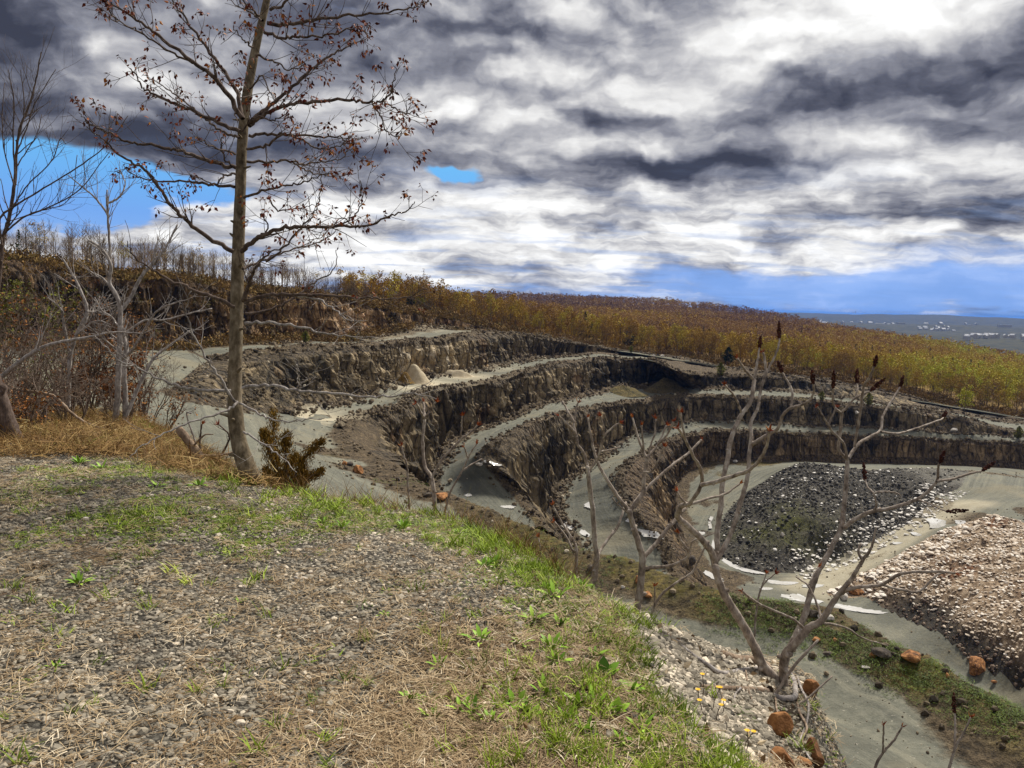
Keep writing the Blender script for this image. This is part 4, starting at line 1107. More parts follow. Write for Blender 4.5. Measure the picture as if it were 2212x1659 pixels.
# ------------------------------------------------------------------ loose rock
ROCKS0 = [(*((lambda VT: (VT[0], None, VT[1]))(rock(random.Random(i), sub=0, flat=0.75))), 0.0) for i in range(6)]
ROCKS1 = [(*((lambda VT: (VT[0], None, VT[1]))(rock(random.Random(i + 50), sub=1, flat=0.55))), 0.0) for i in range(8)]
SLABS = [(*((lambda VT: (VT[0], None, VT[1]))(rock(random.Random(i + 90), sub=0, flat=0.42))), 0.0) for i in range(6)]
def z_floor(x, y):
    i = np.clip((np.asarray(y) - ys[0]) / DX, 0, len(ys) - 1.001)
    j = np.clip((np.asarray(x) - xs[0]) / DX, 0, len(xs) - 1.001)
    a, b = i.astype(int), j.astype(int)
    u, v = i - a, j - b
    return ZZ[a, b] * (1 - u) * (1 - v) + ZZ[a + 1, b] * u * (1 - v) + ZZ[a, b + 1] * (1 - u) * v + ZZ[a + 1, b + 1] * u * v
rub_mb = MB()
def strew_strip(P, tlo, thi, n, smin, smax, seed):
    """stones on a terrace between fractions tlo..thi of its width."""
    r = np.random.default_rng(seed)
    k, m = P.shape[:2]
    w = np.linalg.norm(P[:, -1] - P[:, 0], axis=1)
    ln = np.concatenate([[0], np.linalg.norm(np.diff(P[:, 0] + P[:, -1], axis=0), axis=1) * .5])
    p = (ln + 0.02) * (w > 2)
    a = r.choice(k, n, p=p / p.sum())
    t = tlo + (thi - tlo) * r.random(n) ** (1.6 if tlo < 0.3 else 0.7)
    sq = np.minimum(1.0, 26.0 / np.maximum(w[a], 1)) if tlo < 0.05 or thi > 0.95 else 1.0
    t = np.where(tlo > 0.5, 1 - (1 - t) * sq, t * sq)
    b = np.clip((t * (m - 1)).astype(int), 0, m - 2)
    f = (t * (m - 1) - b)[:, None]
    X = P[a, b] * (1 - f) + P[a, b + 1] * f
    X[:, :2] += r.normal(0, 0.6, (n, 2))
    s_ = smin + (smax - smin) * r.random(n) ** 3.0
    X[:, 2] += s_ * 0.12
    scatter(rub_mb, ROCKS0, X, s_, r, tint=np.clip(r.normal(0.42, 0.22, n), 0, 1), tilt=0.3)
for P_, sd_ in ((BP1, 1), (BP2, 2), (BP3, 3), (BP4, 4)):
    strew_strip(P_, 0.0, 0.26, 3400, 0.25, 1.7, sd_)
    strew_strip(P_, 0.80, 1.0, 2600, 0.25, 1.4, sd_ + 20)
    strew_strip(P_, 0.1, 0.9, 500, 0.15, 0.5, sd_ + 40)
def strew_field(mb, protos, fn_mask, n, smin, smax, seed, zf, box, tint=(0.42, 0.22), power=3.0):
    r = np.random.default_rng(seed)
    x = r.uniform(box[0], box[1], n * 6)
    y = r.uniform(box[2], box[3], n * 6)
    k = r.random(n * 6) < fn_mask(x, y)
    x, y = x[k][:n], y[k][:n]
    s_ = smin + (smax - smin) * r.random(len(x)) ** power
    z = zf(x, y) + s_ * 0.1
    scatter(mb, protos, np.stack([x, y, z], 1), s_, r, tint=np.clip(r.normal(tint[0], tint[1], len(x)), 0, 1), tilt=0.3)
def nz_grid(x, y):                    # height of the near road by bilinear look-up
    a, r_ = np.arctan2(x, y), np.hypot(x, y)
    fa = np.clip((a - AZ[0]) / (AZ[1] - AZ[0]), 0, len(AZ) - 1.001)
    fr = np.clip(np.log(r_ / RR[0]) / np.log(RR[1] / RR[0]), 0, len(RR) - 1.001)
    i, j = fr.astype(int), fa.astype(int)
    u, v = fr - i, fa - j
    return nzz[i, j] * (1 - u) * (1 - v) + nzz[i + 1, j] * u * (1 - v) + nzz[i, j + 1] * (1 - u) * v + nzz[i + 1, j + 1] * u * v
def n_mask(x, y):
    dc = np.sqrt(((x[:, None] - crest_r[::4, 0]) ** 2 + (y[:, None] - crest_r[::4, 1]) ** 2).min(1))
    m = np.exp(-(dc / 2.2) ** 2) * 0.8
    for (u, v, z, r_, w) in [(470, 860, -14.5, 6, .9), (420, 850, -13.6, 5, .8), (540, 885, -17.5, 6, .6), (700, 985, -19.4, 4, .9), (770, 1015, -19, 4, 1), (840, 1035, -19, 4, 1), (900, 1060, -19, 3.5, 1), (2150, 1590, -20.2, 3, .8), (2212, 1630, -20.2, 4, .8)]:
        c = PZ(u, v, z)
        m = np.maximum(m, w * np.exp(-((x - c[0]) ** 2 + (y - c[1]) ** 2) / r_ ** 2))
    return m * (poly_sd(x, y, NPOLY) > -0.5)
strew_field(rub_mb, ROCKS0, n_mask, 6500, 0.06, 0.75, 61, nz_grid, (-70, 40, 18, 145))
strew_field(rub_mb, ROCKS0, lambda x, y: 0.5 * (poly_sd(x, y, NPOLY) > 0), 5000, 0.03, 0.16, 62, nz_grid, (-20, 40, 18, 75), (0.6, 0.25))
strew_field(rub_mb, ROCKS0, lambda x, y: (poly_sd(x, y, back) > 1) * (poly_sd(x, y, HEAP) < 0) * (poly_sd(x, y, PALE) < 0) * sstep(fbm(x * .06, y * .06, 0, 79, 4), .56, .40), 3200, .1, .8, 78, lambda x, y: z_floor(x, y), (30, 200, 125, 290), (.45, .25))
def w1_slope(n, seed):
    r = np.random.default_rng(seed)
    k = r.integers(0, int(NC * .2), n)
    t = r.random(n)[:, None]
    T_, A_ = match(LN['W1T'], LN['W1F'])
    X = T_[k] * (1 - t) + A_[k] * t
    X[:, :2] += r.normal(0, .8, (n, 2))
    X[:, 2] += .2
    scatter(rub_mb, ROCKS0, X, .15 + .9 * r.random(n) ** 3, r, tint=np.clip(r.normal(.42, .22, n), 0, 1), tilt=.3)
w1_slope(2600, 5)
tag(rub_mb.build('rubble', MATS['rubble_stone'], smooth=False), kind='stuff')

cg = PZ(1690, 1160, -58)
def heap_mask(x, y):
    return (poly_sd(x, y, HEAP) > 0.5) * (1 - 0.75 * np.exp(-((x - cg[0]) / 14) ** 2 - ((y - cg[1]) / 13) ** 2)) * (1 - .8 * sstep(z_floor(x, y), -50.2, -48.8) * sstep(x, 112, 122))
mb = MB()
strew_field(mb, ROCKS0, heap_mask, 5200, 0.25, 1.5, 71, z_floor, (48, 150, 180, 285), (0.3, 0.18))
strew_field(mb, SLABS, lambda x, y: heap_mask(x, y) * (0.25 + fbm(x * 0.12, y * 0.12, 0, 5, 3)) , 620, 0.3, 1.5, 72, z_floor, (48, 150, 180, 285), (0.97, 0.04))
h_edge = lambda x, y: (np.abs(poly_sd(x, y, HEAP)) < 4.5) * (dist_ramp(x, y) < 16) * 0.9
def dist_ramp(x, y):
    return np.sqrt(((x[:, None] - RL[:, 0]) ** 2 + (y[:, None] - RL[:, 1]) ** 2).min(1))
strew_field(mb, SLABS, h_edge, 750, 0.4, 1.9, 73, z_floor, (70, 150, 180, 235), (0.95, 0.08), 2.0)
o = mb.build('stones', MATS['spoil_stone'], smooth=False)
under(o, heap); tag(o, kind='stuff')
mb = MB()
pm_ = lambda x, y: (poly_sd(x, y, PALE) > 0.3) * (0.35 + 0.9 * fbm(x * 0.09, y * 0.09, 0, 15, 3)) * sstep(z_floor(x, y), -62.6, -59.5)
strew_field(mb, SLABS, pm_, 15000, 0.15, 1.35, 74, z_floor, (60, 190, 125, 235), (0.70, 0.20), 3.0)
strew_field(mb, ROCKS0, lambda x, y: (poly_sd(x, y, PALE) > -0.5) * sstep(-z_floor(x, y), 59.5, 62.5) * .8, 2200, 0.3, 1.3, 75, z_floor, (60, 190, 125, 185), (0.08, 0.1), 2.0)
strew_field(mb, SLABS, lambda x, y: (poly_sd(x, y, PALE) > 0) * (poly_sd(x, y, PALE) < 9) * (dist_ramp(x, y) < 15) * .9, 900, 0.5, 2.6, 76, z_floor, (60, 160, 165, 215), (0.85, 0.12), 2.0)
o = mb.build('stones', MATS['pale_stone'], smooth=False)
under(o, pile); tag(o, kind='stuff')

def boulder(u, v, wpx, label, mtl='rust_rock', seed=0, flat=0.75, tree=None, name='boulder', group=None, sink=0.25, at=None):
    p = at if at is not None else hit(u, v, tree)
    if p is None:
        return None
    s_ = wpx / F * p[1]
    V, T = rock(random.Random(seed * 7 + 3), sub=2, flat=flat, angular=0.42)
    a = random.Random(seed).uniform(0, 6.28)
    V = V @ np.array([[math.cos(a), math.sin(a), 0], [-math.sin(a), math.cos(a), 0], [0, 0, 1]]) * s_ * 1.15
    V[:, 2] += s_ * (0.5 - sink) * flat
    m = MB(); m.add(V, None, T)
    o = m.build(name, MATS[mtl], smooth=False, loc=(0, 0, 0))
    o.location = p
    return tag(o, label, 'rock', group)
for i, (u, v, w, lab, mt, fl) in enumerate([
    (773, 1022, 30, 'tilted orange boulder on the rubble crest beside the upper road', 'rust_rock', .8),
    (755, 1006, 18, 'smaller dark boulder just behind the tilted orange boulder', 'dark_rock', .8),
    (745, 1004, 14, 'little rusty rock left of the tilted orange boulder', 'rust_rock', .7),
    (860, 1038, 14, 'dark grey rock half way along the rubble crest', 'dark_rock', .8),
    (955, 1078, 36, 'broad rusty boulder behind the thin sumac at the pit edge', 'rust_rock', .6),
    (925, 1072, 22, 'dark boulder left of the broad rusty one at the pit edge', 'dark_rock', .7),
    (1278, 1232, 24, 'black rock block beside the sumac stems on the grassy berm', 'dark_rock', .7),
    (1378, 1258, 22, 'tan boulder behind the middle sumac stem', 'rust_rock', .9),
    (1400, 1288, 26, 'flat tan rock on the stony slope right of the middle sumac', 'rust_rock', .55),
    (1345, 1270, 9, 'small white stone on the grey slope between two sumacs', 'pale_rock', .8),
    (1490, 1218, 26, 'dark pointed rock on the pit rim behind the middle sumac', 'dark_rock', 1.1),
    (1785, 1338, 34, 'pale squarish boulder on the berm right of the big sumac', 'pale_rock', .7),
    (1760, 1330, 30, 'black boulder touching the pale squarish one on the berm', 'dark_rock', .7),
    (1805, 1385, 14, 'little orange stone on the mossy berm', 'rust_rock', .8),
    (1762, 1385, 20, 'orange stone beside the right hand stem of the big sumac', 'rust_rock', .8),
    (1886, 1418, 18, 'upright orange rock chip on the mossy berm slope', 'rust_rock', 1.0),
    (1905, 1415, 42, 'dark rock ledge sticking out of the mossy berm', 'dark_rock', .5),
    (1790, 1415, 26, 'flat dark rock on the gravel road edge below the berm', 'dark_rock', .4),
    (1972, 1422, 52, 'long rust brown slab lying on the crest of the berm', 'rust_rock', .5),
    (2108, 1452, 52, 'big upright tan block standing on the crest of the berm', 'rust_rock', .95),
    (2148, 1475, 13, 'small orange stone right of the upright tan block', 'rust_rock', .8),
    (2046, 1462, 14, 'small orange stone left of the upright tan block', 'rust_rock', .8),
    (1870, 1442, 18, 'thin pale slab on the lower slope of the berm', 'pale_rock', .3),
    (1850, 1282, 34, 'large orange block at the foot of the pale rock heap', 'rust_rock', .6),
    (1822, 1293, 22, 'white angular block at the foot of the pale rock heap', 'pale_rock', .7),
    (1690, 1158, 8, 'lone upright white slab on the green side of the spoil heap', 'pale_rock', 1.6),
    (1588, 999, 16, 'white boulder on the grass at the foot of the bottom wall', 'pale_rock', .6),
    (2060, 932, 20, 'pale boulder on the terrace at the far end of the pit', 'pale_rock', .6),
    (1850, 893, 9, 'small pale boulder on the far middle terrace', 'pale_rock', .9),
    (1412, 770, 8, 'white stone by the road at the head of the pit', 'pale_rock', .8),
    (1430, 770, 8, 'second white stone right of the other by the pit head road', 'pale_rock', .8),
    (1036, 1005, 18, 'pale flat rock by the white puddle on the middle road', 'pale_rock', .4),
    (1290, 1330, 10, 'small grey stone at the lip of the ledge', 'dark_rock', .7),
]):
    boulder(u, v, w, lab, mt, i, fl)

def mound(u, v, wpx, h, label, mtl, seed, elong=1.8, green=0.0):
    p = hit(u, v)
    s_ = wpx / F * p[1]
    n, m = 30, 10
    a = np.linspace(0, 2 * math.pi, n, endpoint=False)
    r_ = np.linspace(0, 1, m)
    A_, R_ = np.meshgrid(a, r_)
    edge = 1 + 0.35 * (fbm(np.cos(A_) * 1.3 + 5, np.sin(A_) * 1.3, 0, seed, 3) - 0.5)
    X, Y = np.cos(A_) * R_ * edge * s_ * 0.5, np.sin(A_) * R_ * edge * s_ * 0.5 / elong
    Zm = h * (np.cos(R_ * math.pi) * 0.5 + 0.5) * (0.45 + 1.1 * fbm(X * 0.35, Y * 0.35, 0, seed, 4)) - 0.35 * R_
    V = np.stack([X, Y, Zm], -1).reshape(-1, 3)
    j = np.arange(n)
    Q = np.concatenate([np.stack([i * n + j, i * n + (j + 1) % n, (i + 1) * n + (j + 1) % n, (i + 1) * n + j], 1) for i in range(m - 1)])[:, ::-1]
    mb = MB(); mb.add(V, Q)
    o = mb.build('sand_mound' if mtl == 'sand' else 'rubble_mound', MATS[mtl], loc=(0, 0, 0), extra={'green': np.full(len(V), green)})
    o.location = p
    return tag(o, label, 'mound')
mound(893, 828, 95, 4.0, 'pale tan sand mound against the upper quarry wall', 'sand', 3)
mound(868, 824, 60, 3.6, 'dull brown end of the sand mounds nearest the road bend', 'hill_ground', 4)
mound(985, 812, 100, 1.8, 'long low strip of yellow sand beside the upper road', 'sand', 5, 3.0)
mound(1345, 850, 110, 3.4, 'grassy rubble cone below the middle wall', 'bench_gravel', 6, 1.3, .8)
mound(1440, 844, 120, 4.4, 'taller rubble cone in the corner of the middle wall', 'bench_gravel', 7, 1.3, .5)

# ------------------------------------------------------------------ puddles
def puddle(pts, seed, lift=0.05):
    P = [hit(u, v) for u, v in pts]
    P = np.array([p for p in P if p is not None])
    if len(P) < 3:
        return
    Pc = resample(np.vstack([P, P[:1]]), 60)[:-1]
    c = Pc.mean(0)
    k = fbm(np.arange(59) * 0.5, 0.5, 0, seed, 4, 0.7)
    Pc = c + (Pc - c) * (0.66 + 0.66 * k)[:, None]
    mb = MB()
    V = []
    zs = [down(p[0], p[1]) for p in Pc]
    zl = np.median([z for z in zs if z is not None and z < 0])
    slope = lambda q: 99 if down(q[0], q[1]) is None else abs(down(q[0], q[1]) - zl)
    for q in range(len(Pc)):
        for _ in range(14):
            if slope(Pc[q]) < 0.75:
                break
            Pc[q] = c + (Pc[q] - c) * 0.86
    for f in (1.0, 0.7, 0.35):
        for p in Pc:
            q = c + (p - c) * f
            z = down(q[0], q[1])
            V.append((q[0], q[1], max((z if z is not None and abs(z - zl) < 6 else zl), zl * .5 + (z or zl) * .5) + lift))
    V.append((c[0], c[1], (down(c[0], c[1]) or zl) + lift))
    n = 59
    j = np.arange(n)
    Q = np.concatenate([np.stack([i * n + j, i * n + (j + 1) % n, (i + 1) * n + (j + 1) % n, (i + 1) * n + j], 1) for i in (0, 1)])
    T = np.stack([2 * n + j, 2 * n + (j + 1) % n, np.full(n, 3 * n)], 1)
    mb.add(V, Q, T)
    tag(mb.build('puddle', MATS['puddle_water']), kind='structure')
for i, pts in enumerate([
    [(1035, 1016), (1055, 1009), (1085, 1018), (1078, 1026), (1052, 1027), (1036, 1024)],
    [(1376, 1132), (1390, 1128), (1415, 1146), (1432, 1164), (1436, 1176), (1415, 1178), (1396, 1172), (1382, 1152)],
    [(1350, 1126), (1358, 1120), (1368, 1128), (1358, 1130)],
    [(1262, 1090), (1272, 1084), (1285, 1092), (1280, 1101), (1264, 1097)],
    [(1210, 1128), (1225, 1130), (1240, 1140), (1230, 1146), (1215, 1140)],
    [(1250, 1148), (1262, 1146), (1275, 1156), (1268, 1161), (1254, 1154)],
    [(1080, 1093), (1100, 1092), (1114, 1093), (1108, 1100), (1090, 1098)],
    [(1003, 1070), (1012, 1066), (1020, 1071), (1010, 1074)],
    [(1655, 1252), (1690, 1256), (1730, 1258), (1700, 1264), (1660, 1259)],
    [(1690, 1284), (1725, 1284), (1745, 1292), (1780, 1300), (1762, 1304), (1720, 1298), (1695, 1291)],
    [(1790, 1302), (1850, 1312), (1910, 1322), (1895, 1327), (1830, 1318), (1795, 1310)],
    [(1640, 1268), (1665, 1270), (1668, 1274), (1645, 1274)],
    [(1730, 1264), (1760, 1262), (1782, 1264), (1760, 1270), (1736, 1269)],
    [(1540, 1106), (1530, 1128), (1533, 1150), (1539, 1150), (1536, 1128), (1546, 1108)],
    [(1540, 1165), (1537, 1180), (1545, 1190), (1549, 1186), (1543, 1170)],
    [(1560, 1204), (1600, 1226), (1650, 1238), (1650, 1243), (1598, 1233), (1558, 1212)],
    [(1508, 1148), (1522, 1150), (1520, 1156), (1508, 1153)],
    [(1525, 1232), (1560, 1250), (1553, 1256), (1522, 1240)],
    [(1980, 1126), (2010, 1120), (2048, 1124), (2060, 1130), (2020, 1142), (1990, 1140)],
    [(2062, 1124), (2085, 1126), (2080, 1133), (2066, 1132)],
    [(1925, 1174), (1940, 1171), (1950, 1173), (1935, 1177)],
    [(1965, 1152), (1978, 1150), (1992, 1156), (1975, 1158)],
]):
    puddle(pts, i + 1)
# ------------------------------------------------------------------ trees and plants
def unit(v):
    v = np.asarray(v, float)
    return v / max(np.linalg.norm(v), 1e-9)
def rnd_dir(rng):
    return unit([rng.gauss(0, 1) for _ in range(3)])
def wander(rng, p, d, length, n, droop=0.0, jig=0.18):
    """a twig path that bends a little at every joint; droop < 0 turns up."""
    P = [np.array(p, float)]
    d = unit(d)
    for _ in range(n):
        d = unit(d + rnd_dir(rng) * jig + np.array([0, 0, -droop]))
        P.append(P[-1] + d * length / n)
    return np.array(P)
def branch_set(mb, rng, p, d, length, r, level, tips, sides=5, up=0.12, fork=(3, 5), shrink=0.58, ang=(25, 60), jig=0.16, rmin=0.002):
    n = max(3, int(4 + level))
    P = wander(rng, p, d, length, n, -up, jig)
    R = np.linspace(r, max(r * 0.35, rmin), len(P))
    tube(mb, P, R, sides if level > 0 else 3, tint=rng.random())
    if level == 0:
        tips.append((P[-1], unit(P[-1] - P[-2])))
        return
    for k in range(rng.randint(*fork)):
        f = rng.uniform(0.3, 1.0)
        i = min(int(f * (len(P) - 1)), len(P) - 2)
        q = P[i] + (P[i + 1] - P[i]) * (f * (len(P) - 1) - i)
        t = unit(P[i + 1] - P[i])
        side = unit(np.cross(t, rnd_dir(rng)))
        a = rad(rng.uniform(*ang))
        branch_set(mb, rng, q, t * math.cos(a) + side * math.sin(a), length * shrink * rng.uniform(0.7, 1.2) * (1.15 - 0.5 * f), R[i] * 0.62, level - 1, tips, max(3, sides - 1), up, fork, shrink, ang, jig, rmin)
    tips.append((P[-1], unit(P[-1] - P[-2])))

LEAF_V = np.array([(0, 0, 0), (-.34, .36, .06), (0, .42, -.05), (.34, .36, .06), (-.2, .75, .03), (.2, .75, .03), (0, 1.15, -.08)])
LEAF_T = np.array([(0, 2, 1), (0, 3, 2), (1, 2, 4), (2, 3, 5), (4, 2, 6), (2, 5, 6)])
def leaves_at(mb, rng, p, n, size, spread, hang=0.6, d=None):
    for _ in range(n):
        o = unit(rnd_dir(rng) + (0 if d is None else np.asarray(d) * 0.6))
        q = p + o * spread * rng.uniform(0.3, 1.0)
        y = unit(o * (1 - hang) + np.array([0, 0, -hang]) + rnd_dir(rng) * 0.35)
        x = unit(np.cross(y, rnd_dir(rng)))
        z = np.cross(x, y)
        s_ = size * rng.uniform(0.6, 1.25)
        mb.add(q + s_ * (LEAF_V[:, :1] * x + LEAF_V[:, 1:2] * y + LEAF_V[:, 2:] * z), None, LEAF_T, rng.random())
        pt = np.array([p, q])
        if spread > 0.015:
            tube(mb, pt, [0.0012, 0.001], 3, 0.2, cap=False)

# ---- the aspen at the lip of the ledge
AD = 7.05
def px_line(pts, d0, d1, k=6, rng=None, wob=0.0):
    n = len(pts)
    P = np.array([PD(u, v, d0 + (d1 - d0) * (i / max(n - 1, 1))) for i, (u, v) in enumerate(pts)])
    P = catmull(P, k)
    if rng is not None and wob:
        w = np.array([rnd_dir(rng) for _ in range(len(P))]) * wob
        w[0] = 0
        P = P + w
    return P
def wpx(w, d=AD):
    return w * 0.5 / F * d
rngA = random.Random(21)
abase = ledge_at(548, 1046)
AD = float(abase[1])
asp = empty('aspen_tree', abase, 'tall young tree with dark red new leaves at the lip of the ledge', 'tree')
TR = [(556, 1062, 50), (546, 1040, 43), (530, 1000, 38), (516, 955, 34), (509, 900, 33), (507, 840, 30), (509, 760, 28), (511, 680, 28), (513, 600, 27), (516, 500, 26), (519, 420, 24), (522, 330, 23), (527, 260, 22), (536, 190, 21), (548, 125, 19), (560, 70, 17), (572, 20, 16), (582, -30, 14), (592, -90, 11), (600, -160, 7), (604, -215, 3)]
TP = catmull(np.array([PD(u, v, AD + 0.0006 * (1050 - v)) for u, v, w in TR]), 5)
TW = np.interp(np.linspace(0, 1, len(TP)), np.linspace(0, 1, len(TR)), [wpx(w, AD) for _, _, w in TR])
mb = MB()
TWn = TW * (1 + 0.10 * (vnoise(np.arange(len(TP)) * 0.7, 0.5, 0, 3) - 0.5))
tube(mb, TP, TWn, 14)
for _ in range(16):                    # knots and broken stubs
    i = rngA.randint(10, len(TP) - 40)
    o = unit(np.array([rngA.gauss(0, 1), rngA.gauss(0, 1) - .5, rngA.uniform(.0, .5)]))
    tube(mb, np.array([TP[i] + o * TW[i] * .6, TP[i] + o * TW[i] * 1.25, TP[i] + o * (TW[i] * 1.4 + rngA.uniform(.005, .06))]), [TW[i] * .35, TW[i] * .25, TW[i] * .14], 6)
under(mb.build('trunk', MATS['bark_aspen']), asp)
c1 = lambda *p: [(x * .3418, y * .3418) for x, y in p]
c4 = lambda *p: [(x * .3418, 540 + y * .3418) for x, y in p]
LIMBS = [  # pixel line, base width, leaf amount, depth change
    (c1((1530, 745), (1400, 540), (1250, 410), (1000, 230), (840, 110), (680, 20), (520, -60)), 11, 1.0, -.5),
    (c1((1270, 425), (1100, 340), (980, 270), (850, 180), (740, 130), (655, 20)), 5, .8, -.9),
    (c1((1535, 750), (1490, 560), (1330, 340), (1200, 160), (1100, 20), (1040, -80)), 10, 1.0, .5),
    (c1((1515, 830), (1330, 750), (1200, 690), (1060, 640), (960, 590), (900, 550), (860, 480), (820, 430)), 9, .9, -.3),
    (c1((1512, 872), (1400, 830), (1300, 750), (1180, 650), (1050, 560), (900, 470)), 6, .7, .6),
    (c1((1492, 1060), (1350, 1030), (1200, 970), (1080, 940), (960, 910), (850, 905), (730, 860), (640, 820), (560, 780), (500, 705)), 9, .8, -.6),
    (c1((1482, 1182), (1300, 1165), (1200, 1150), (1000, 1140), (850, 1110), (780, 1050)), 7, .6, .5),
    (c1((1475, 1590), (1330, 1510), (1200, 1410), (1120, 1340), (1050, 1250), (960, 1120), (860, 1040), (760, 980), (690, 910), (600, 840), (540, 760)), 10, .7, -.7),
    (c1((1485, 975), (1350, 930), (1230, 855)), 5, .3, -.8),
    (c1((1485, 1100), (1420, 1110), (1360, 1165), (1300, 1140), (1210, 1110)), 5, .6, -.4),
    (c1((1690, 145), (1830, 155), (2000, 120), (2204, 95), (2454, 75), (2614, 50), (2704, 10)), 9, 1.0, .3),
    (c1((1670, 205), (1780, 235), (1900, 235), (2060, 225), (2254, 180), (2334, 240)), 7, .9, -.5),
    (c1((1575, 795), (1680, 690), (1800, 600), (1960, 440), (2100, 350), (2204, 290), (2330, 240)), 10, 1.0, .6),
    (c1((1575, 775), (1700, 710), (1830, 665), (2000, 640), (2204, 632), (2330, 650), (2394, 640), (2464, 600), (2484, 540), (2504, 420)), 9, .7, -.6),
    (c1((2420, 640), (2484, 680), (2554, 720), (2604, 700)), 4, .9, -.9),
    (c1((2354, 660), (2400, 720), (2424, 800), (2464, 850), (2534, 860)), 4, 1.0, -.9),
    (c1((1572, 855), (1700, 850), (1850, 850), (2000, 865), (2130, 862), (2200, 890), (2300, 870)), 7, .8, .4),
    (c1((1562, 942), (1680, 920), (1800, 850), (1900, 880), (2000, 940), (2110, 935), (2230, 900)), 6, .8, -.7),
    (c1((1558, 1020), (1700, 1020), (1850, 1020), (1930, 1040), (2050, 1020), (2150, 1000), (2230, 930)), 6, .6, .7),
    (c1((1850, 1020), (1950, 1080), (2060, 1110), (2250, 1100)), 4, .6, .8),
    (c1((1540, 1250), (1640, 1210), (1760, 1180), (1880, 1160), (2000, 1120), (2100, 1080)), 6, .5, -.5),
    (c1((1520, 1590), (1600, 1530), (1680, 1480), (1800, 1440), (1950, 1430), (2210, 1430), (2304, 1430), (2454, 1370), (2574, 1330), (2614, 1280)), 11, .8, -.6),
    (c1((1610, 1525), (1690, 1440), (1660, 1350)), 5, 1.0, -.3),
    (c1((1680, 1655), (1800, 1560), (1900, 1440), (2000, 1320), (2034, 1150), (2020, 1060)), 5, .3, .5),
    (c1((2110, 1430), (2200, 1390), (2284, 1290), (2274, 1150)), 4, .8, -.6),
    (c1((2250, 1440), (2154, 1380), (2050, 1480), (1900, 1560)), 3, .4, -.8),
    (c1((1535, 1700), (1640, 1655), (1800, 1590), (2000, 1540), (2150, 1440)), 6, .5, .8),
    (c4((1480, 362), (1350, 300), (1200, 240), (1050, 180), (950, 120), (850, 40), (800, -60)), 9, .05, -.5),
    (c4((1535, 320), (1575, 200), (1625, 105), (1690, 30), (1830, -40)), 10, .3, -.5),
    (c4((1550, 332), (1680, 290), (1850, 285), (2100, 290), (2290, 300), (2400, 310), (2580, 300), (2690, 245)), 9, .12, -.4),
    (c4((1850, 287), (2000, 310), (2110, 370), (2200, 440), (2330, 450)), 5, .0, -.7),
    (c4((1548, 402), (1700, 380), (1850, 310), (1960, 220), (2100, 130), (2130, 0)), 7, .12, .6),
    (c4((1550, 462), (1700, 460), (1900, 485), (2050, 530), (2212, 545), (2400, 560)), 7, .0, -.5),
    (c4((1460, 890), (1250, 880), (1150, 870), (1000, 810), (850, 735), (740, 690), (610, 545)), 8, .0, -.5),
    (c4((1535, 872), (1700, 858), (1900, 890), (2212, 920), (2450, 925), (2600, 910), (2750, 940)), 8, .0, -.6),
    (c4((1490, 960), (1400, 830), (1300, 680), (1210, 500), (1180, 390), (1200, 260)), 6, .0, -.35),
    (c4((1515, 970), (1650, 1040), (1750, 1080), (1880, 1080), (2050, 1060)), 5, .0, -.5),
    (c4((1540, 1150), (1650, 1210), (1760, 1300), (1880, 1400)), 5, .0, -.6),
    (c4((1500, 960), (1440, 1010), (1300, 1060), (1100, 1130), (930, 1220), (820, 1310)), 6, .0, -.8),
    (c4((1900, 890), (1880, 790), (1870, 700)), 3, .0, -.8),
    (c4((1870, 880), (1960, 800), (2060, 680)), 3, .0, -.8),
    (c1((1640, 100), (1560, 40), (1480, -60)), 5, .9, -.4), (c1((1660, 130), (1600, 90), (1430, -10)), 5, .9, .4),
    (c1((1710, 60), (1800, 20), (1850, -60)), 7, 1., -.5), (c1((1600, 300), (1530, 240), (1470, 170)), 4, .7, -.3),
    (c1((1620, 350), (1740, 390), (1830, 440), (1930, 420)), 5, 1., -.4), (c1((1580, 560), (1650, 480), (1690, 560), (1700, 620)), 4, 1., -.5),
    (c1((1530, 830), (1600, 740), (1720, 760), (1800, 720), (1850, 760)), 4, 1., -.4), (c1((1500, 700), (1490, 720), (1500, 780)), 4, .1, -.1),
    (c1((1480, 1050), (1420, 1000), (1400, 900), (1420, 850)), 4, .4, -.4), (c1((1700, 1250), (1760, 1330), (1880, 1320), (1990, 1290)), 4, .6, .4),
]
limb_tops = []
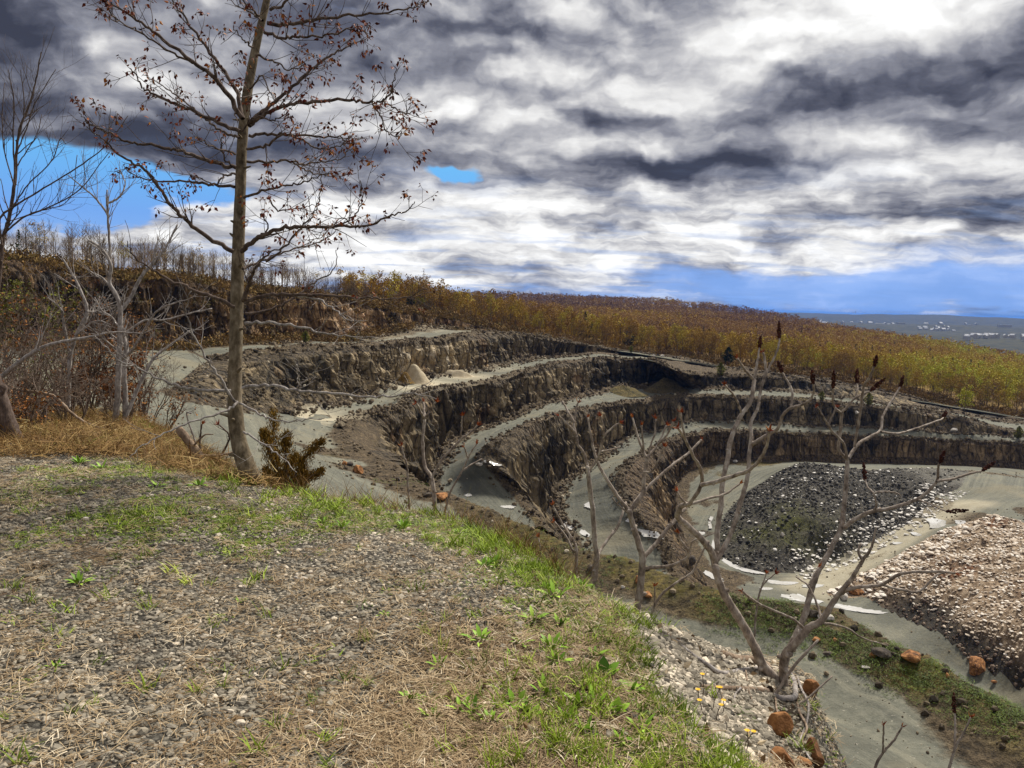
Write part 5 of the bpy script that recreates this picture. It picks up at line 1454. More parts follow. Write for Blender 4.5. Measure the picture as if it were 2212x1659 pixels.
for li, (pts, w, leaf, dd) in enumerate(LIMBS):
    r = random.Random(300 + li)
    dloc = AD - 0.02
    P = px_line(pts, dloc, dloc + dd, 6, r, 0.012)
    length = np.linalg.norm(np.diff(P, axis=0), axis=1).sum()
    R = np.linspace(wpx(w, AD), wpx(1.6, AD), len(P))
    mb, lf = MB(), MB()
    tube(mb, P, R, 7)
    tips = [(P[-1], unit(P[-1] - P[-2]))]
    ntw = int(length / 0.085)
    for k in range(ntw):
        f = r.uniform(0.14, 0.98) if leaf > 0.2 else r.uniform(0.3, 0.98)
        i = int(f * (len(P) - 2))
        t = unit(P[i + 1] - P[i])
        side = unit(np.cross(t, rnd_dir(r)))
        side = unit(side + np.array([0, 0, 0.35]))
        a = rad(r.uniform(25, 62))
        ln = r.uniform(0.10, 0.42) * (1.1 - 0.45 * f)
        if leaf <= 0.2 and r.random() < 0.45:
            continue
        q = wander(r, P[i], t * math.cos(a) + side * math.sin(a), ln, 5, -0.06, 0.16)
        tube(mb, q, np.linspace(max(R[i] * .35, .0028), .0016, 6), 4)
        tips.append((q[-1], unit(q[-1] - q[-2])))
        for kk in range(r.randint(0, 2)):
            j = r.randint(2, 4)
            s2 = unit(np.cross(unit(q[j] - q[j - 1]), rnd_dir(r)))
            q2 = wander(r, q[j], unit(q[j] - q[j - 1]) * .7 + s2 * .7, ln * .45, 3, -.05, .15)
            tube(mb, q2, np.linspace(.0022, .0013, 4), 3)
            tips.append((q2[-1], unit(q2[-1] - q2[-2])))
    o = mb.build('branch', MATS['bark_dark'] if leaf > 0.04 else MATS['bark_grey'])
    under(o, asp)
    nl = 0
    for (tp, td) in tips:
        if r.random() < leaf * 0.74:
            leaves_at(lf, r, tp, r.randint(3, 8), 0.034, 0.045, 0.5, td)
            nl += 1
    if nl:
        lo = lf.build('leaves', MATS['leaf_red'], smooth=False)
        lo.parent = o
        tag(lo, kind='stuff')
def sub_fix(o):
    return o

# ---- plants drawn stem by stem
def plant(name, label, cat, depth, stems, bark, group=None, base=None, dz=None, seed=0, bud=True, twigs=0, twig_len=0.25, trunk_n=1):
    """stems: (points, width at base px, width at tip px, end), end = None, 'bud', 'head'; each stem is a mesh of its own."""
    r = random.Random(seed)
    b0 = PD(*stems[0][0][0], depth)
    root = empty(name, b0, label, cat, group)
    blist, heads = [], []
    for k, st in enumerate(stems):
        pts, w0, w1, end = st[:4]
        d0 = depth + (st[4] if len(st) > 4 else 0)
        d1 = depth + (st[5] if len(st) > 5 else (st[4] if len(st) > 4 else 0) + r.uniform(-.12, .12) * depth / 5)
        P = px_line(pts, d0, d1, 6, r, 0.0016 * depth * 0.25)
        R = np.linspace(w0, w1, len(P)) * (0.46 if name == 'sumac' else 0.36 if depth == 11.0 else 0.5) / F * depth
        R = R * (1 + 0.16 * (vnoise(np.arange(len(P)) * 0.9, k, 0, seed + k) - 0.5))
        mb = MB()
        tube(mb, P, R, 9 if w0 > 9 else 6)
        for q in range(int(len(P) * 0.12)):
            i = r.randint(2, len(P) - 2)
            tube(mb, np.array([P[i], P[i] + rnd_dir(r) * R[i] * 1.5]), [R[i] * .8, R[i] * .55], 5)
        for q in range(twigs):
            i = r.randint(int(len(P) * .3), len(P) - 2)
            t = unit(P[i + 1] - P[i])
            sd = unit(np.cross(t, rnd_dir(r)) + np.array([0, 0, .3]))
            tp = []
            branch_set(mb, r, P[i], t * .7 + sd * .75, twig_len * r.uniform(.5, 1.2), max(R[i] * .45, .002), 1, tp, 4, .1, (1, 4), .6, (20, 55), .18, .0012)
        o = mb.build('trunk' if k < trunk_n else 'branch', MATS[bark])
        under(o, root)
        td = unit(P[-1] - P[-3])
        if end == 'bud':
            buds = MB()
            blist.append(buds)
            for q in range(r.randint(7, 12)):
                y = unit(td + rnd_dir(r) * 0.75)
                x = unit(np.cross(y, rnd_dir(r)))
                z = np.cross(x, y)
                s_ = r.uniform(5, 13) / F * depth
                V = LEAF_V * np.array([0.42, 1, 1])
                buds.add(P[-1] + s_ * (V[:, :1] * x + V[:, 1:2] * y + V[:, 2:] * z), None, LEAF_T, r.random())
        elif end == 'head':
            hb = MB()
            L = r.uniform(24, 46) / F * depth
            ax = unit(td + np.array([0, 0, .5]))
            for q in range(150):
                t = r.random()
                rr = (math.sin(math.pi * min(t * .9 + .12, 1)) ** .7) * (4.6 + 1.2 * math.sin(t * 19 + len(heads))) / F * depth
                sdv = unit(np.cross(ax, rnd_dir(r)))
                c = P[-1] + ax * L * t + sdv * rr * r.uniform(.5, 1)
                V, T = SEEDS[q % 3]
                hb.add(c + V * r.uniform(2.6, 5.2) / F * depth, None, T, r.random())
            heads.append(hb)
    for buds in blist:
        under(buds.build('bud', MATS['bud_red'], smooth=False), root)
    for hb in heads:
        under(hb.build('seed_head', MATS['seed_red'], smooth=False), root)
    return root
SEEDS = [rock(random.Random(i), sub=0, flat=0.9, angular=0.3) for i in range(3)]

B = 'bark_sumac'
plant('sumac', 'big many stemmed sumac with dark red seed heads clinging to the eroded bank', 'shrub', 4.62, [
    ([(1672, 1475), (1668, 1461), (1647, 1437), (1634, 1406), (1606, 1352), (1572, 1297), (1552, 1253), (1545, 1222)], 27, 17, None),
    ([(1692, 1478), (1695, 1420), (1716, 1393), (1746, 1358), (1774, 1341), (1798, 1304), (1818, 1276), (1842, 1246), (1863, 1211), (1883, 1181), (1893, 1140)], 24, 4, None, 0, -.3),
    ([(1690, 1470), (1702, 1410), (1723, 1365), (1740, 1324), (1750, 1283), (1764, 1242), (1784, 1205), (1801, 1174), (1818, 1136), (1823, 1092), (1828, 1043), (1831, 994)], 17, 11, None, .05, .5),
    ([(1545, 1222), (1538, 1195), (1517, 1167), (1490, 1140), (1466, 1119), (1464, 1110), (1471, 1094), (1484, 1089)], 17, 11, None, 0, -.3),
    ([(1484, 1089), (1491, 1087), (1515, 1048), (1513, 1013), (1498, 986), (1481, 950), (1464, 924)], 10, 5, 'bud', -.3, -.7),
    ([(1481, 950), (1474, 920), (1471, 892)], 5, 4, 'bud', -.68, -.75),
    ([(1515, 1048), (1549, 1040), (1591, 1026), (1618, 1016), (1642, 991), (1657, 960), (1662, 930)], 10, 5, 'bud', -.5, -.9),
    ([(1486, 1091), (1530, 1077), (1566, 1067), (1598, 1045)], 7, 4, 'bud', -.3, -.2),
    ([(1484, 1090), (1470, 1075), (1464, 1062)], 6, 4, 'bud', -.3, -.3),
    ([(1545, 1222), (1549, 1190), (1549, 1152), (1557, 1091), (1561, 1043), (1571, 994), (1576, 960), (1588, 924), (1603, 894), (1622, 867), (1627, 838), (1629, 821)], 14, 10, None, 0, .4),
    ([(1629, 821), (1608, 797), (1593, 775)], 8, 5, 'bud', .4, .3), ([(1629, 821), (1637, 777), (1641, 750)], 8, 4, 'head', .4, .5),
    ([(1603, 894), (1588, 858), (1566, 831)], 7, 4, 'bud', .3, .1),
    ([(1546, 1215), (1560, 1190), (1579, 1152), (1598, 1091), (1615, 1030), (1618, 982), (1623, 945), (1622, 914), (1637, 882), (1640, 858), (1647, 828), (1654, 799), (1649, 762)], 13, 6, 'bud', 0, .5),
    ([(1650, 818), (1659, 799), (1671, 775), (1681, 750), (1684, 730)], 7, 5, 'head', .4, .5),
    ([(1625, 960), (1630, 956), (1664, 936), (1681, 924), (1691, 897), (1708, 882), (1743, 870), (1757, 848), (1757, 828)], 10, 5, 'head', .25, -.1),
    ([(1708, 884), (1712, 850), (1702, 826), (1690, 805)], 6, 5, 'head', .1, .2),
    ([(1831, 994), (1812, 970), (1815, 936), (1818, 894), (1828, 882), (1848, 860), (1879, 845)], 9, 5, 'head', .5, .4),
    ([(1818, 894), (1801, 875), (1799, 838)], 6, 5, 'head', .45, .3), ([(1848, 860), (1852, 840), (1851, 828)], 5, 5, 'head', .42, .5),
    ([(1831, 996), (1823, 960), (1799, 933), (1784, 909), (1765, 877)], 8, 4, 'bud', .5, .2), ([(1790, 918), (1800, 895), (1806, 880)], 5, 4, 'bud', .3, .3),
    ([(1833, 990), (1853, 960), (1877, 945), (1901, 931), (1906, 904), (1916, 882), (1931, 858), (1944, 836)], 10, 5, 'head', .5, .9),
    ([(1903, 933), (1941, 936), (1977, 926), (2026, 909), (2038, 902)], 7, 4, 'head', .6, 1.0),
    ([(1846, 965), (1858, 894), (1865, 838), (1879, 814), (1889, 790)], 7, 5, 'head', .5, .2),
    ([(1823, 1140), (1850, 1120), (1887, 1104), (1931, 1096), (1989, 1074), (2023, 1040), (2026, 1013), (2030, 1000)], 12, 5, 'head', .35, .0),
    ([(2023, 1040), (2063, 1033), (2102, 1021), (2121, 1018)], 7, 4, 'head', .05, .1),
    ([(1887, 1104), (1894, 1089), (1889, 1065), (1916, 1062), (1938, 1065), (1946, 1072)], 6, 3, None, .2, .1), ([(1889, 1066), (1874, 1052), (1869, 1036)], 5, 4, 'head', .2, .3),
    ([(1985, 1080), (2010, 1090), (2045, 1105)], 5, 3, 'head', .05, -.1),
    ([(1863, 1211), (1854, 1191), (1859, 1174)], 7, 5, None, -.25, -.2),
    ([(1820, 1281), (1842, 1270), (1904, 1263), (1948, 1239), (2027, 1235), (2064, 1239)], 10, 5, 'bud', -.15, -.6), ([(1904, 1263), (1950, 1274), (1986, 1277), (2023, 1242), (2040, 1238)], 7, 4, None, -.3, -.2),
    ([(1774, 1340), (1767, 1311), (1746, 1266), (1719, 1246)], 7, 4, None, -.1, .2), ([(1746, 1266), (1757, 1242), (1770, 1225)], 5, 3, 'bud', .1, .2),
    ([(1742, 1362), (1709, 1335), (1644, 1307), (1603, 1277)], 7, 5, 'bud', 0, -.5),
    ([(1774, 1345), (1825, 1355), (1866, 1379), (1917, 1394)], 7, 3, None, 0, .4),
    ([(1606, 1645), (1640, 1570), (1668, 1513), (1712, 1444), (1767, 1383)], 10, 6, None, -.35, -.3), ([(1668, 1513), (1726, 1519), (1798, 1461)], 6, 4, None, -.35, -.2),
], B, seed=1, trunk_n=3)
root_pts = [
    ([(1660, 1448), (1651, 1437), (1620, 1426), (1593, 1424), (1562, 1413)], 22, 17), ([(1650, 1440), (1634, 1444), (1603, 1447), (1559, 1454), (1531, 1437), (1500, 1417), (1470, 1393), (1463, 1384)], 11, 6),
    ([(1664, 1490), (1654, 1492), (1593, 1488), (1518, 1483)], 17, 7), ([(1698, 1450), (1712, 1464), (1718, 1490), (1715, 1506), (1690, 1508), (1672, 1502)], 13, 11),
    ([(1719, 1500), (1726, 1536), (1743, 1571), (1733, 1598), (1746, 1625)], 6, 3), ([(1722, 1462), (1732, 1490), (1746, 1520), (1743, 1560), (1730, 1600), (1750, 1640)], 6, 3), ([(1675, 1508), (1680, 1540), (1700, 1572), (1690, 1610)], 4, 2), ([(1600, 1486), (1588, 1500), (1586, 1520)], 4, 2), ([(1611, 1448), (1620, 1500), (1640, 1540)], 3, 2)]
rt = empty('exposed_roots', PD(1680, 1470, 4.6), 'pale bare roots and broken root log hanging from the bank under the big sumac', 'roots')
for k, (pts, w0, w1) in enumerate(root_pts):
    P = catmull(np.array([(lambda h_: h_ * (1 - .012 - .010 * math.sin(q_ * 1.7 + k)))(ledge_at(*p_) if hit(*p_, LEDGE) is not None else PD(*p_, 4.4)) for q_, p_ in enumerate(pts)]), 6)
    mb = MB(); tube(mb, P, np.linspace(w0, w1, len(P)) * .5 / F * 4.9, 8)
    under(mb.build('root', MATS['bark_grey' if k % 2 else 'dead_wood']), rt)
plant('sumac', 'thin forked sumac with red buds rising at the near end of the pit road', 'shrub', 7.2, [
    ([(941, 1116), (938, 1074), (932, 1033), (917, 1004), (913, 951), (917, 905)], 11, 7, None), ([(917, 905), (908, 888), (900, 872)], 6, 5, 'bud'), ([(917, 905), (916, 885), (915, 869)], 6, 5, 'bud'), ([(917, 903), (930, 885), (941, 869)], 6, 5, 'bud'),
    ([(932, 1033), (956, 992), (994, 951), (1015, 935), (1032, 919)], 7, 4, 'bud'), ([(994, 951), (997, 925), (998, 899)], 5, 4, 'bud')], B, seed=2)
plant('sumac', 'slim sumac sprout leaning right beside the white puddle road', 'shrub', 7.0, [
    ([(960, 1112), (970, 1068), (985, 1040), (999, 1016), (1017, 978), (1029, 960)], 6, 4, 'bud'), ([(999, 1016), (1018, 1004), (1040, 992)], 5, 3, None), ([(1010, 992), (1006, 975), (1003, 965)], 4, 3, 'bud')], B, seed=3)
plant('sumac', 'single short sumac stick with a red bud below the dark quarry wall', 'shrub', 7.4, [([(884, 1098), (881, 1050), (879, 1004), (872, 985), (868, 963)], 6, 4, 'bud')], B, seed=4)
plant('sumac', 'small two stemmed sumac with red tips at the edge by the small puddles', 'shrub', 5.6, [
    ([(1245, 1250), (1245, 1190), (1239, 1169), (1215, 1132), (1194, 1091)], 9, 4, 'bud'), ([(1243, 1190), (1235, 1186), (1225, 1162), (1198, 1128)], 6, 4, 'bud'), ([(1236, 1186), (1228, 1150), (1222, 1130)], 5, 3, None)], B, seed=5)
plant('sumac', 'knee high red tipped sumac twig on the grassy lip of the ledge', 'shrub', 5.9, [([(1168, 1236), (1170, 1224), (1168, 1190), (1163, 1162)], 4, 3, 'bud'), ([(1167, 1225), (1150, 1205), (1143, 1185)], 3, 2, None)], B, seed=6)
plant('sumac', 'grey forked sumac standing left of the large white puddle', 'shrub', 5.25, [
    ([(1280, 1282), (1286, 1226), (1290, 1201), (1286, 1179), (1280, 1104), (1272, 1038), (1269, 1008)], 16, 9, None), ([(1269, 1008), (1261, 979), (1248, 960), (1244, 938), (1225, 915), (1208, 899)], 9, 4, 'bud'), ([(1246, 945), (1240, 915), (1248, 870)], 7, 4, 'bud'), ([(1240, 912), (1225, 885), (1215, 867)], 6, 4, None),
    ([(1290, 1201), (1308, 1172), (1334, 1138), (1347, 1101), (1352, 1085)], 9, 6, None, 0, .3), ([(1271, 1020), (1285, 1000), (1297, 975), (1305, 943), (1325, 922), (1339, 914)], 6, 4, 'bud'), ([(1297, 975), (1318, 972), (1339, 966)], 5, 3, None)], B, seed=7)
plant('sumac', 'middle sumac with many upright forks and orange red buds', 'shrub', 5.0, [
    ([(1374, 1330), (1376, 1316), (1383, 1275), (1388, 1209), (1381, 1179), (1369, 1140), (1359, 1104)], 20, 13, None), ([(1359, 1104), (1334, 1072), (1315, 1043), (1293, 1004), (1283, 974), (1278, 950), (1269, 902)], 11, 4, 'bud'), ([(1290, 995), (1300, 960), (1305, 930), (1298, 899)], 6, 4, 'bud'),
    ([(1388, 1206), (1417, 1174), (1444, 1140), (1462, 1118), (1480, 1098)], 11, 9, None, 0, .2), ([(1389, 1228), (1420, 1225), (1444, 1223), (1476, 1211), (1488, 1194), (1469, 1165), (1464, 1150)], 10, 4, 'bud', 0, -.3), ([(1488, 1194), (1496, 1170), (1520, 1160), (1543, 1152)], 5, 3, 'bud', -.2, -.3),
    ([(1359, 1104), (1388, 1067), (1391, 1030), (1398, 990), (1393, 985)], 11, 8, None), ([(1395, 988), (1380, 950), (1366, 902)], 7, 4, 'bud'), ([(1390, 972), (1388, 945), (1386, 919)], 6, 4, 'bud'), ([(1396, 988), (1420, 962), (1439, 919)], 7, 4, 'bud'), ([(1420, 962), (1440, 940), (1454, 911)], 6, 5, 'bud'), ([(1397, 1000), (1406, 960), (1415, 936), (1416, 905)], 5, 4, 'bud'),
    ([(1364, 1096), (1391, 1062), (1444, 1011), (1481, 984), (1515, 950)], 9, 6, 'bud', 0, .4), ([(1390, 1020), (1408, 1018), (1422, 994), (1435, 965)], 5, 4, 'bud'), ([(1359, 1110), (1335, 1090), (1323, 1075)], 5, 3, None)], B, seed=8)
plant('sumac', 'thin curved sumac sprout right of the middle sumac base', 'shrub', 4.9, [([(1403, 1336), (1422, 1294), (1452, 1265), (1493, 1238), (1508, 1213), (1522, 1184)], 7, 4, 'bud'), ([(1413, 1318), (1414, 1300), (1414, 1267)], 5, 3, 'bud')], B, seed=9)
plant('sumac', 'slender sapling twig standing just behind the big sumac trunk', 'shrub', 5.5, [([(1628, 1400), (1629, 1382), (1634, 1318), (1642, 1277), (1656, 1255), (1675, 1239)], 6, 3, 'bud'), ([(1639, 1290), (1646, 1265), (1655, 1240)], 4, 3, 'bud')], B, seed=10)
plant('sumac', 'small forked sumac top poking up over the lower gravel road', 'shrub', 3.9, [([(1870, 1730), (1893, 1652), (1911, 1622), (1935, 1594), (1948, 1570)], 8, 4, 'bud'), ([(1907, 1628), (1908, 1600), (1909, 1567)], 5, 4, 'bud')], B, seed=11)
plant('sumac', 'dark forked sumac top in the lower right with one seed head', 'shrub', 3.9, [([(2030, 1740), (2051, 1656), (2064, 1615), (2080, 1585), (2097, 1550)], 8, 4, 'bud'), ([(2062, 1620), (2063, 1575), (2062, 1540)], 6, 4, 'head')], B, seed=12)

# ---- saplings and dead wood at the left
DG = 'bark_grey'
plant('sapling', 'grey bare sapling with three stems from one base on the dry grass slope', 'tree', 13.0, [
    (c4((700, 1170), (720, 1130), (740, 950), (750, 750), (755, 600), (760, 400), (740, 300), (690, 200), (700, 100), (640, -10), (560, -60)), 15, 5, None), (c4((785, 1160), (795, 1000), (785, 750), (800, 640), (770, 500), (762, 400)), 13, 8, None), (c4((795, 1060), (870, 880), (960, 700), (1050, 620), (1200, 510)), 9, 4, None, 0, .6),
    (c4((762, 390), (830, 290), (900, 160), (980, 70), (1050, -20), (1120, -160)), 9, 4, None, 0, .5), (c4((700, 130), (690, -80), (680, -250), (675, -380)), 6, 3, None), (c4((680, -230), (600, -330), (520, -400), (430, -470)), 5, 2, None), (c4((676, -290), (760, -340), (790, -420), (760, -500)), 5, 2, None),
    (c4((752, 700), (830, 640), (930, 480), (1000, 380), (1150, 320)), 7, 3, None, 0, -.5), (c4((752, 640), (650, 560), (560, 480)), 5, 3, None, 0, -.5), (c4((765, 560), (900, 450), (1050, 440), (1200, 400), (1340, 370)), 6, 3, None, 0, .7), (c4((758, 500), (700, 420), (640, 380), (600, 300)), 5, 2, None), (c4((740, 300), (650, 180), (560, 130)), 5, 3, None)], DG, seed=21, twigs=7, twig_len=.55, trunk_n=2)
plant('sapling', 'bluish bare sapling with long slanting twigs at the picture edge', 'tree', 11.0, [
    ([(-40, 900), (-22, 760), (-5, 620), (2, 560), (7, 513), (20, 472), (32, 393), (36, 325), (44, 273), (65, 222), (78, 170), (89, 113)], 17, 3, None), ([(4, 530), (0, 472), (40, 440), (82, 414), (167, 362), (232, 311), (277, 250)], 7, 2, None), ([(8, 505), (50, 470), (103, 448), (171, 410), (236, 328)], 6, 2, None),
    ([(34, 400), (28, 300), (30, 220), (18, 150)], 5, 2, None), ([(36, 330), (60, 270), (75, 225), (120, 150)], 4, 2, None), ([(30, 400), (10, 330), (5, 250), (10, 180)], 4, 2, None), ([(36, 360), (55, 330), (80, 290), (90, 248)], 4, 2, None), ([(25, 450), (60, 400), (110, 350), (130, 300), (142, 312)], 4, 2, None), ([(15, 480), (70, 460), (150, 430), (166, 335)], 3, 2, None), ([(40, 300), (52, 240), (45, 150)], 4, 2, None)], 'bark_dark', seed=22, twigs=14, twig_len=.5)
plant('sapling', 'pale crooked thicket stem in front of the orange leaved shrub', 'tree', 13.0, [
    (c4((430, 1000), (440, 700), (480, 540), (550, 390), (510, 260), (460, 160), (400, 60)), 10, 4, None), (c4((440, 640), (400, 450), (390, 380), (300, 300)), 6, 2, None), (c4((550, 390), (620, 380), (700, 280)), 5, 2, None), (c4((480, 540), (600, 450), (700, 470)), 5, 2, None)], DG, seed=23, twigs=8, twig_len=.6)
plant('fallen_branch', 'long pale arching branch over the brushwood at far left', 'branch', 10.0, [(c4((-60, 900), (0, 810), (150, 690), (280, 610), (420, 575), (600, 545), (720, 520), (900, 530)), 12, 3, None)], DG, seed=24, twigs=5, twig_len=.5, trunk_n=0)
plant('fallen_branch', 'straight fallen stick sloping down to the bare sapling base', 'branch', 11.5, [(c4((20, 820), (100, 880), (330, 920), (450, 1030), (560, 1100), (680, 1135)), 8, 5, None)], 'dead_wood', seed=25, twigs=3, twig_len=.4, trunk_n=0)
plant('fallen_branch', 'white bent branch lying at the foot of the bare sapling', 'branch', 11.5, [(c4((480, 1195), (620, 1150), (770, 1140), (785, 1210)), 7, 4, None)], DG, seed=26, trunk_n=0)
plant('fallen_branch', 'broken pale branch lying in the dry grass at far left', 'branch', 10.3, [(c4((130, 1120), (250, 1155), (380, 1195), (470, 1250)), 7, 3, None)], 'dead_wood', seed=27, twigs=2, trunk_n=0)
plant('fallen_branch', 'thin pale stick leaning across the dry grass below the bare sapling', 'branch', 9.8, [(c4((60, 1160), (110, 1175), (180, 1230), (250, 1290)), 4, 2, None)], DG, seed=28, trunk_n=0)
plant('fallen_branch', 'short white stick on the grass in front of the leaning stump', 'branch', 8.2, [(c4((930, 1330), (1000, 1325), (1070, 1345)), 4, 2, None)], DG, seed=29, trunk_n=0)
plant('tree_stump', 'broken dead trunk leaning left beside the red leaved tree', 'stump', 8.2, [(c4((1345, 1480), (1320, 1440), (1260, 1300), (1200, 1220), (1130, 1130)), 22, 17, None), (c4((1130, 1135), (1118, 1120), (1112, 1112)), 8, 1, None), (c4((1145, 1140), (1140, 1115)), 7, 1, None), (c4((1215, 1245), (1290, 1170), (1350, 1165)), 5, 2, None), (c4((1270, 1300), (1400, 1295), (1500, 1270)), 6, 3, None)], 'dead_wood', seed=30)
plant('tree_stump', 'thick old leaning trunk at the very edge of the gravel at far left', 'stump', 9.0, [([(52, 995), (42, 978), (22, 935), (2, 880), (-25, 800), (-60, 700)], 46, 32, None)], 'bark_dark', seed=31)
for k, (pts, lab) in enumerate([
    (c4((1260, 1260), (1265, 1180), (1275, 1100)), 'reddish upright stick between the leaning stump and the tree'), (c4((1400, 1300), (1450, 1180), (1385, 1105)), 'crooked thin stick just left of the tree trunk'),
    (c4((1165, 1430), (1130, 1300)), 'thin pale dead stalk left of the leaning stump'), (c4((1235, 1400), (1260, 1300), (1180, 1050), (1210, 1030)), 'bent pale stick with a leaf rag behind the leaning stump')]):
    plant('dead_stick', lab, 'stick', 8.4, [(pts, 5, 3, 'bud' if k < 2 else None)], 'bark_dark' if k < 2 else DG, seed=40 + k, twigs=2, twig_len=.15, trunk_n=0)

# ---- thicket shrubs at the left
def shrub(u, v, depth, hpx, wpx_, label, seed, bark='bark_grey', leaf=None, nst=9, leafn=500, leafsize=0.05, name='bare_shrub', group=None):
    r = random.Random(seed)
    b = PD(u, v, depth)
    root = empty(name, b, label, 'shrub', group)
    mb, tips = MB(), []
    h, w = hpx / F * depth, wpx_ / F * depth
    for k in range(nst):
        a = r.uniform(0, 6.28)
        d = unit([math.cos(a) * w / h * .55, math.sin(a) * w / h * .4, 1])
        p = b + np.array([math.cos(a) * w * .14, math.sin(a) * w * .14, -.1])
        branch_set(mb, r, p, d, h * r.uniform(.55, .95), r.uniform(.010, .024) * depth / 12, 3, tips, 5, .05, (3, 6), .55, (20, 60), .2, .0022)
    under(mb.build('stems', MATS[bark]), root)
    if leaf:
        lf = MB()
        for k in range(leafn):
            tp, td = tips[r.randrange(len(tips))]
            leaves_at(lf, r, tp + rnd_dir(r) * .12, 2, leafsize, 0.01, .3, td)
        under(lf.build('leaves', MATS[leaf], smooth=False), root)['kind'] = 'stuff'
    return root
shrub(60, 860, 15, 270, 170, 'tall shrub with yellow green leaf haze at the far left below the ridge', 51, 'bark_mid', 'shrub_leaf', 9, 900, .055)
shrub(215, 905, 14.5, 150, 130, 'orange brown leaved shrub behind the pale thicket stem', 52, 'bark_dark', 'orange_leaf', 8, 1100, .06)
shrub(290, 900, 18, 190, 150, 'dusky red brown brush behind the three stemmed sapling', 66, 'bark_dark', 'orange_leaf', 9, 380, .045)
shrub(180, 870, 18, 230, 190, 'tall dark brown brush against the left wall', 67, 'bark_dark', 'orange_leaf', 10, 420, .05)
shrub(120, 880, 16, 130, 120, 'low shrub with dark green leaves in the left thicket', 53, 'bark_dark', 'shrub_leaf', 7, 500, .05)
shrub(20, 890, 11.5, 190, 140, 'tangled grey bare shrub at the left picture edge', 54, 'bark_mid', 'orange_leaf', 8, 160, .035)
shrub(95, 905, 12.5, 210, 150, 'tangled grey bare shrub second from the left edge', 55, 'bark_mid', None, 9)
shrub(165, 900, 14, 230, 150, 'tall reddish twiggy shrub left of the three stemmed sapling', 56, 'bark_dark', 'orange_leaf', 10, 260, .04)
shrub(140, 930, 12.0, 150, 120, 'low pale twiggy bush in front of the tall bare thicket shrub', 61, 'bark_mid', None, 9)
shrub(260, 925, 13.6, 120, 110, 'low bare twigs around the foot of the three stemmed sapling', 62, 'bark_mid', None, 8)
shrub(35, 930, 10.4, 230, 170, 'pale grey leaning bush between the far left stump and the arching branch', 63, 'bark_mid', None, 9)
shrub(345, 925, 15, 100, 110, 'small orange tinged bush on the dry slope left of the leaning stump', 64, 'bark_dark', 'orange_leaf', 6, 220, .04)
shrub(310, 905, 17, 150, 130, 'sparse bare shrub right of the three stemmed sapling', 57, 'bark_mid', None, 5)
shrub(-40, 880, 13, 300, 200, 'large brown bare shrub cut off by the left picture edge', 58, 'bark_dark', 'orange_leaf', 9, 300, .05)
shrub(60, 950, 10.5, 110, 130, 'low reddish brown bramble tangle above the gravel at far left', 59, 'bark_dark', 'orange_leaf', 8, 260, .04)

# ---- juniper
def juniper():
    r = random.Random(77)
    D_ = 8.6
    b = PD(612, 1078, D_)
    root = empty('juniper', b, 'bushy orange brown juniper growing just right of the tree base', 'shrub')
    mb, lf = MB(), MB()
    arms = [[(612, 1075), (600, 1010), (592, 950), (591, 885)], [(612, 1075), (590, 1000), (575, 950), (570, 930)], [(615, 1075), (640, 1020), (670, 975), (700, 950)], [(615, 1078), (650, 1040), (680, 1025), (697, 1015)], [(612, 1075), (620, 1000), (615, 960), (622, 935)], [(610, 1076), (585, 1040), (572, 1010)], [(615, 1076), (640, 1050), (655, 1030), (650, 990)], [(612, 1076), (605, 1040), (630, 1000), (640, 985)]]
    for k, a in enumerate(arms):
        P = px_line(a, D_, D_ + r.uniform(-.35, .35), 6, r, .01)
        tube(mb, P, np.linspace(.022, .004, len(P)), 5)
        wid = [.16, .12, .13, .11, .14, .12, .13, .14][k]
        for q in range(1500):
            f = r.random() ** .8
            i = min(int(f * (len(P) - 1)), len(P) - 2)
            c = P[i] + rnd_dir(r) * wid * (1.25 - .9 * f) * r.random() ** .6 * (.7 + .6 * math.sin(q * .37) ** 2)
            y = unit(unit(P[i + 1] - P[i]) * 1.0 + rnd_dir(r) * .7 + np.array([0, 0, .3]))
            x = unit(np.cross(y, rnd_dir(r)))
            L = r.uniform(.02, .055)
            w = .0042
            lf.add([c - x * w, c + x * w, c + x * w * .8 + y * L * .6, c - x * w * .8 + y * L * .6, c + y * L], [(0, 1, 2, 3)], [(3, 2, 4)], min(1, max(0, r.gauss(.5, .28))))
    under(mb.build('stems', MATS['bark_dark']), root)
    under(lf.build('foliage', MATS['juniper_leaf'], smooth=False), root)['kind'] = 'stuff'
juniper()
# ------------------------------------------------------------------ trees along the ridge and the rim, each a tree of its own
def merge_tree(h, seed, lean=0.05, levels=2, spread=.5, r0=.13, twigpx=True):
    r = random.Random(seed)
    tr, cr, tips = MB(), MB(), []
    P = wander(r, (0, 0, -.4), (r.gauss(0, lean), r.gauss(0, lean), 1), h * .93, 8, -.03, .05)
    R = np.linspace(r0, .03, len(P))
    tube(tr, P, R, 5)
    for k in range(r.randint(22, 30)):
        f = r.uniform(.22, .98)
        i = min(int(f * 8), 7)
        q = P[i] + (P[i + 1] - P[i]) * (f * 8 - i)
        a = r.uniform(0, 6.28)
        el_ = rad(r.uniform(25, 60))
        d = np.array([math.cos(a) * math.cos(el_), math.sin(a) * math.cos(el_), math.sin(el_)])
        branch_set(cr, r, q, d, h * spread * (1.1 - .75 * f) * r.uniform(.5, 1.0), .05 * (1.2 - f), levels - 1, tips, 3, .08, (4, 7), .6, (20, 50), .15, .012)
    return tr, cr, tips
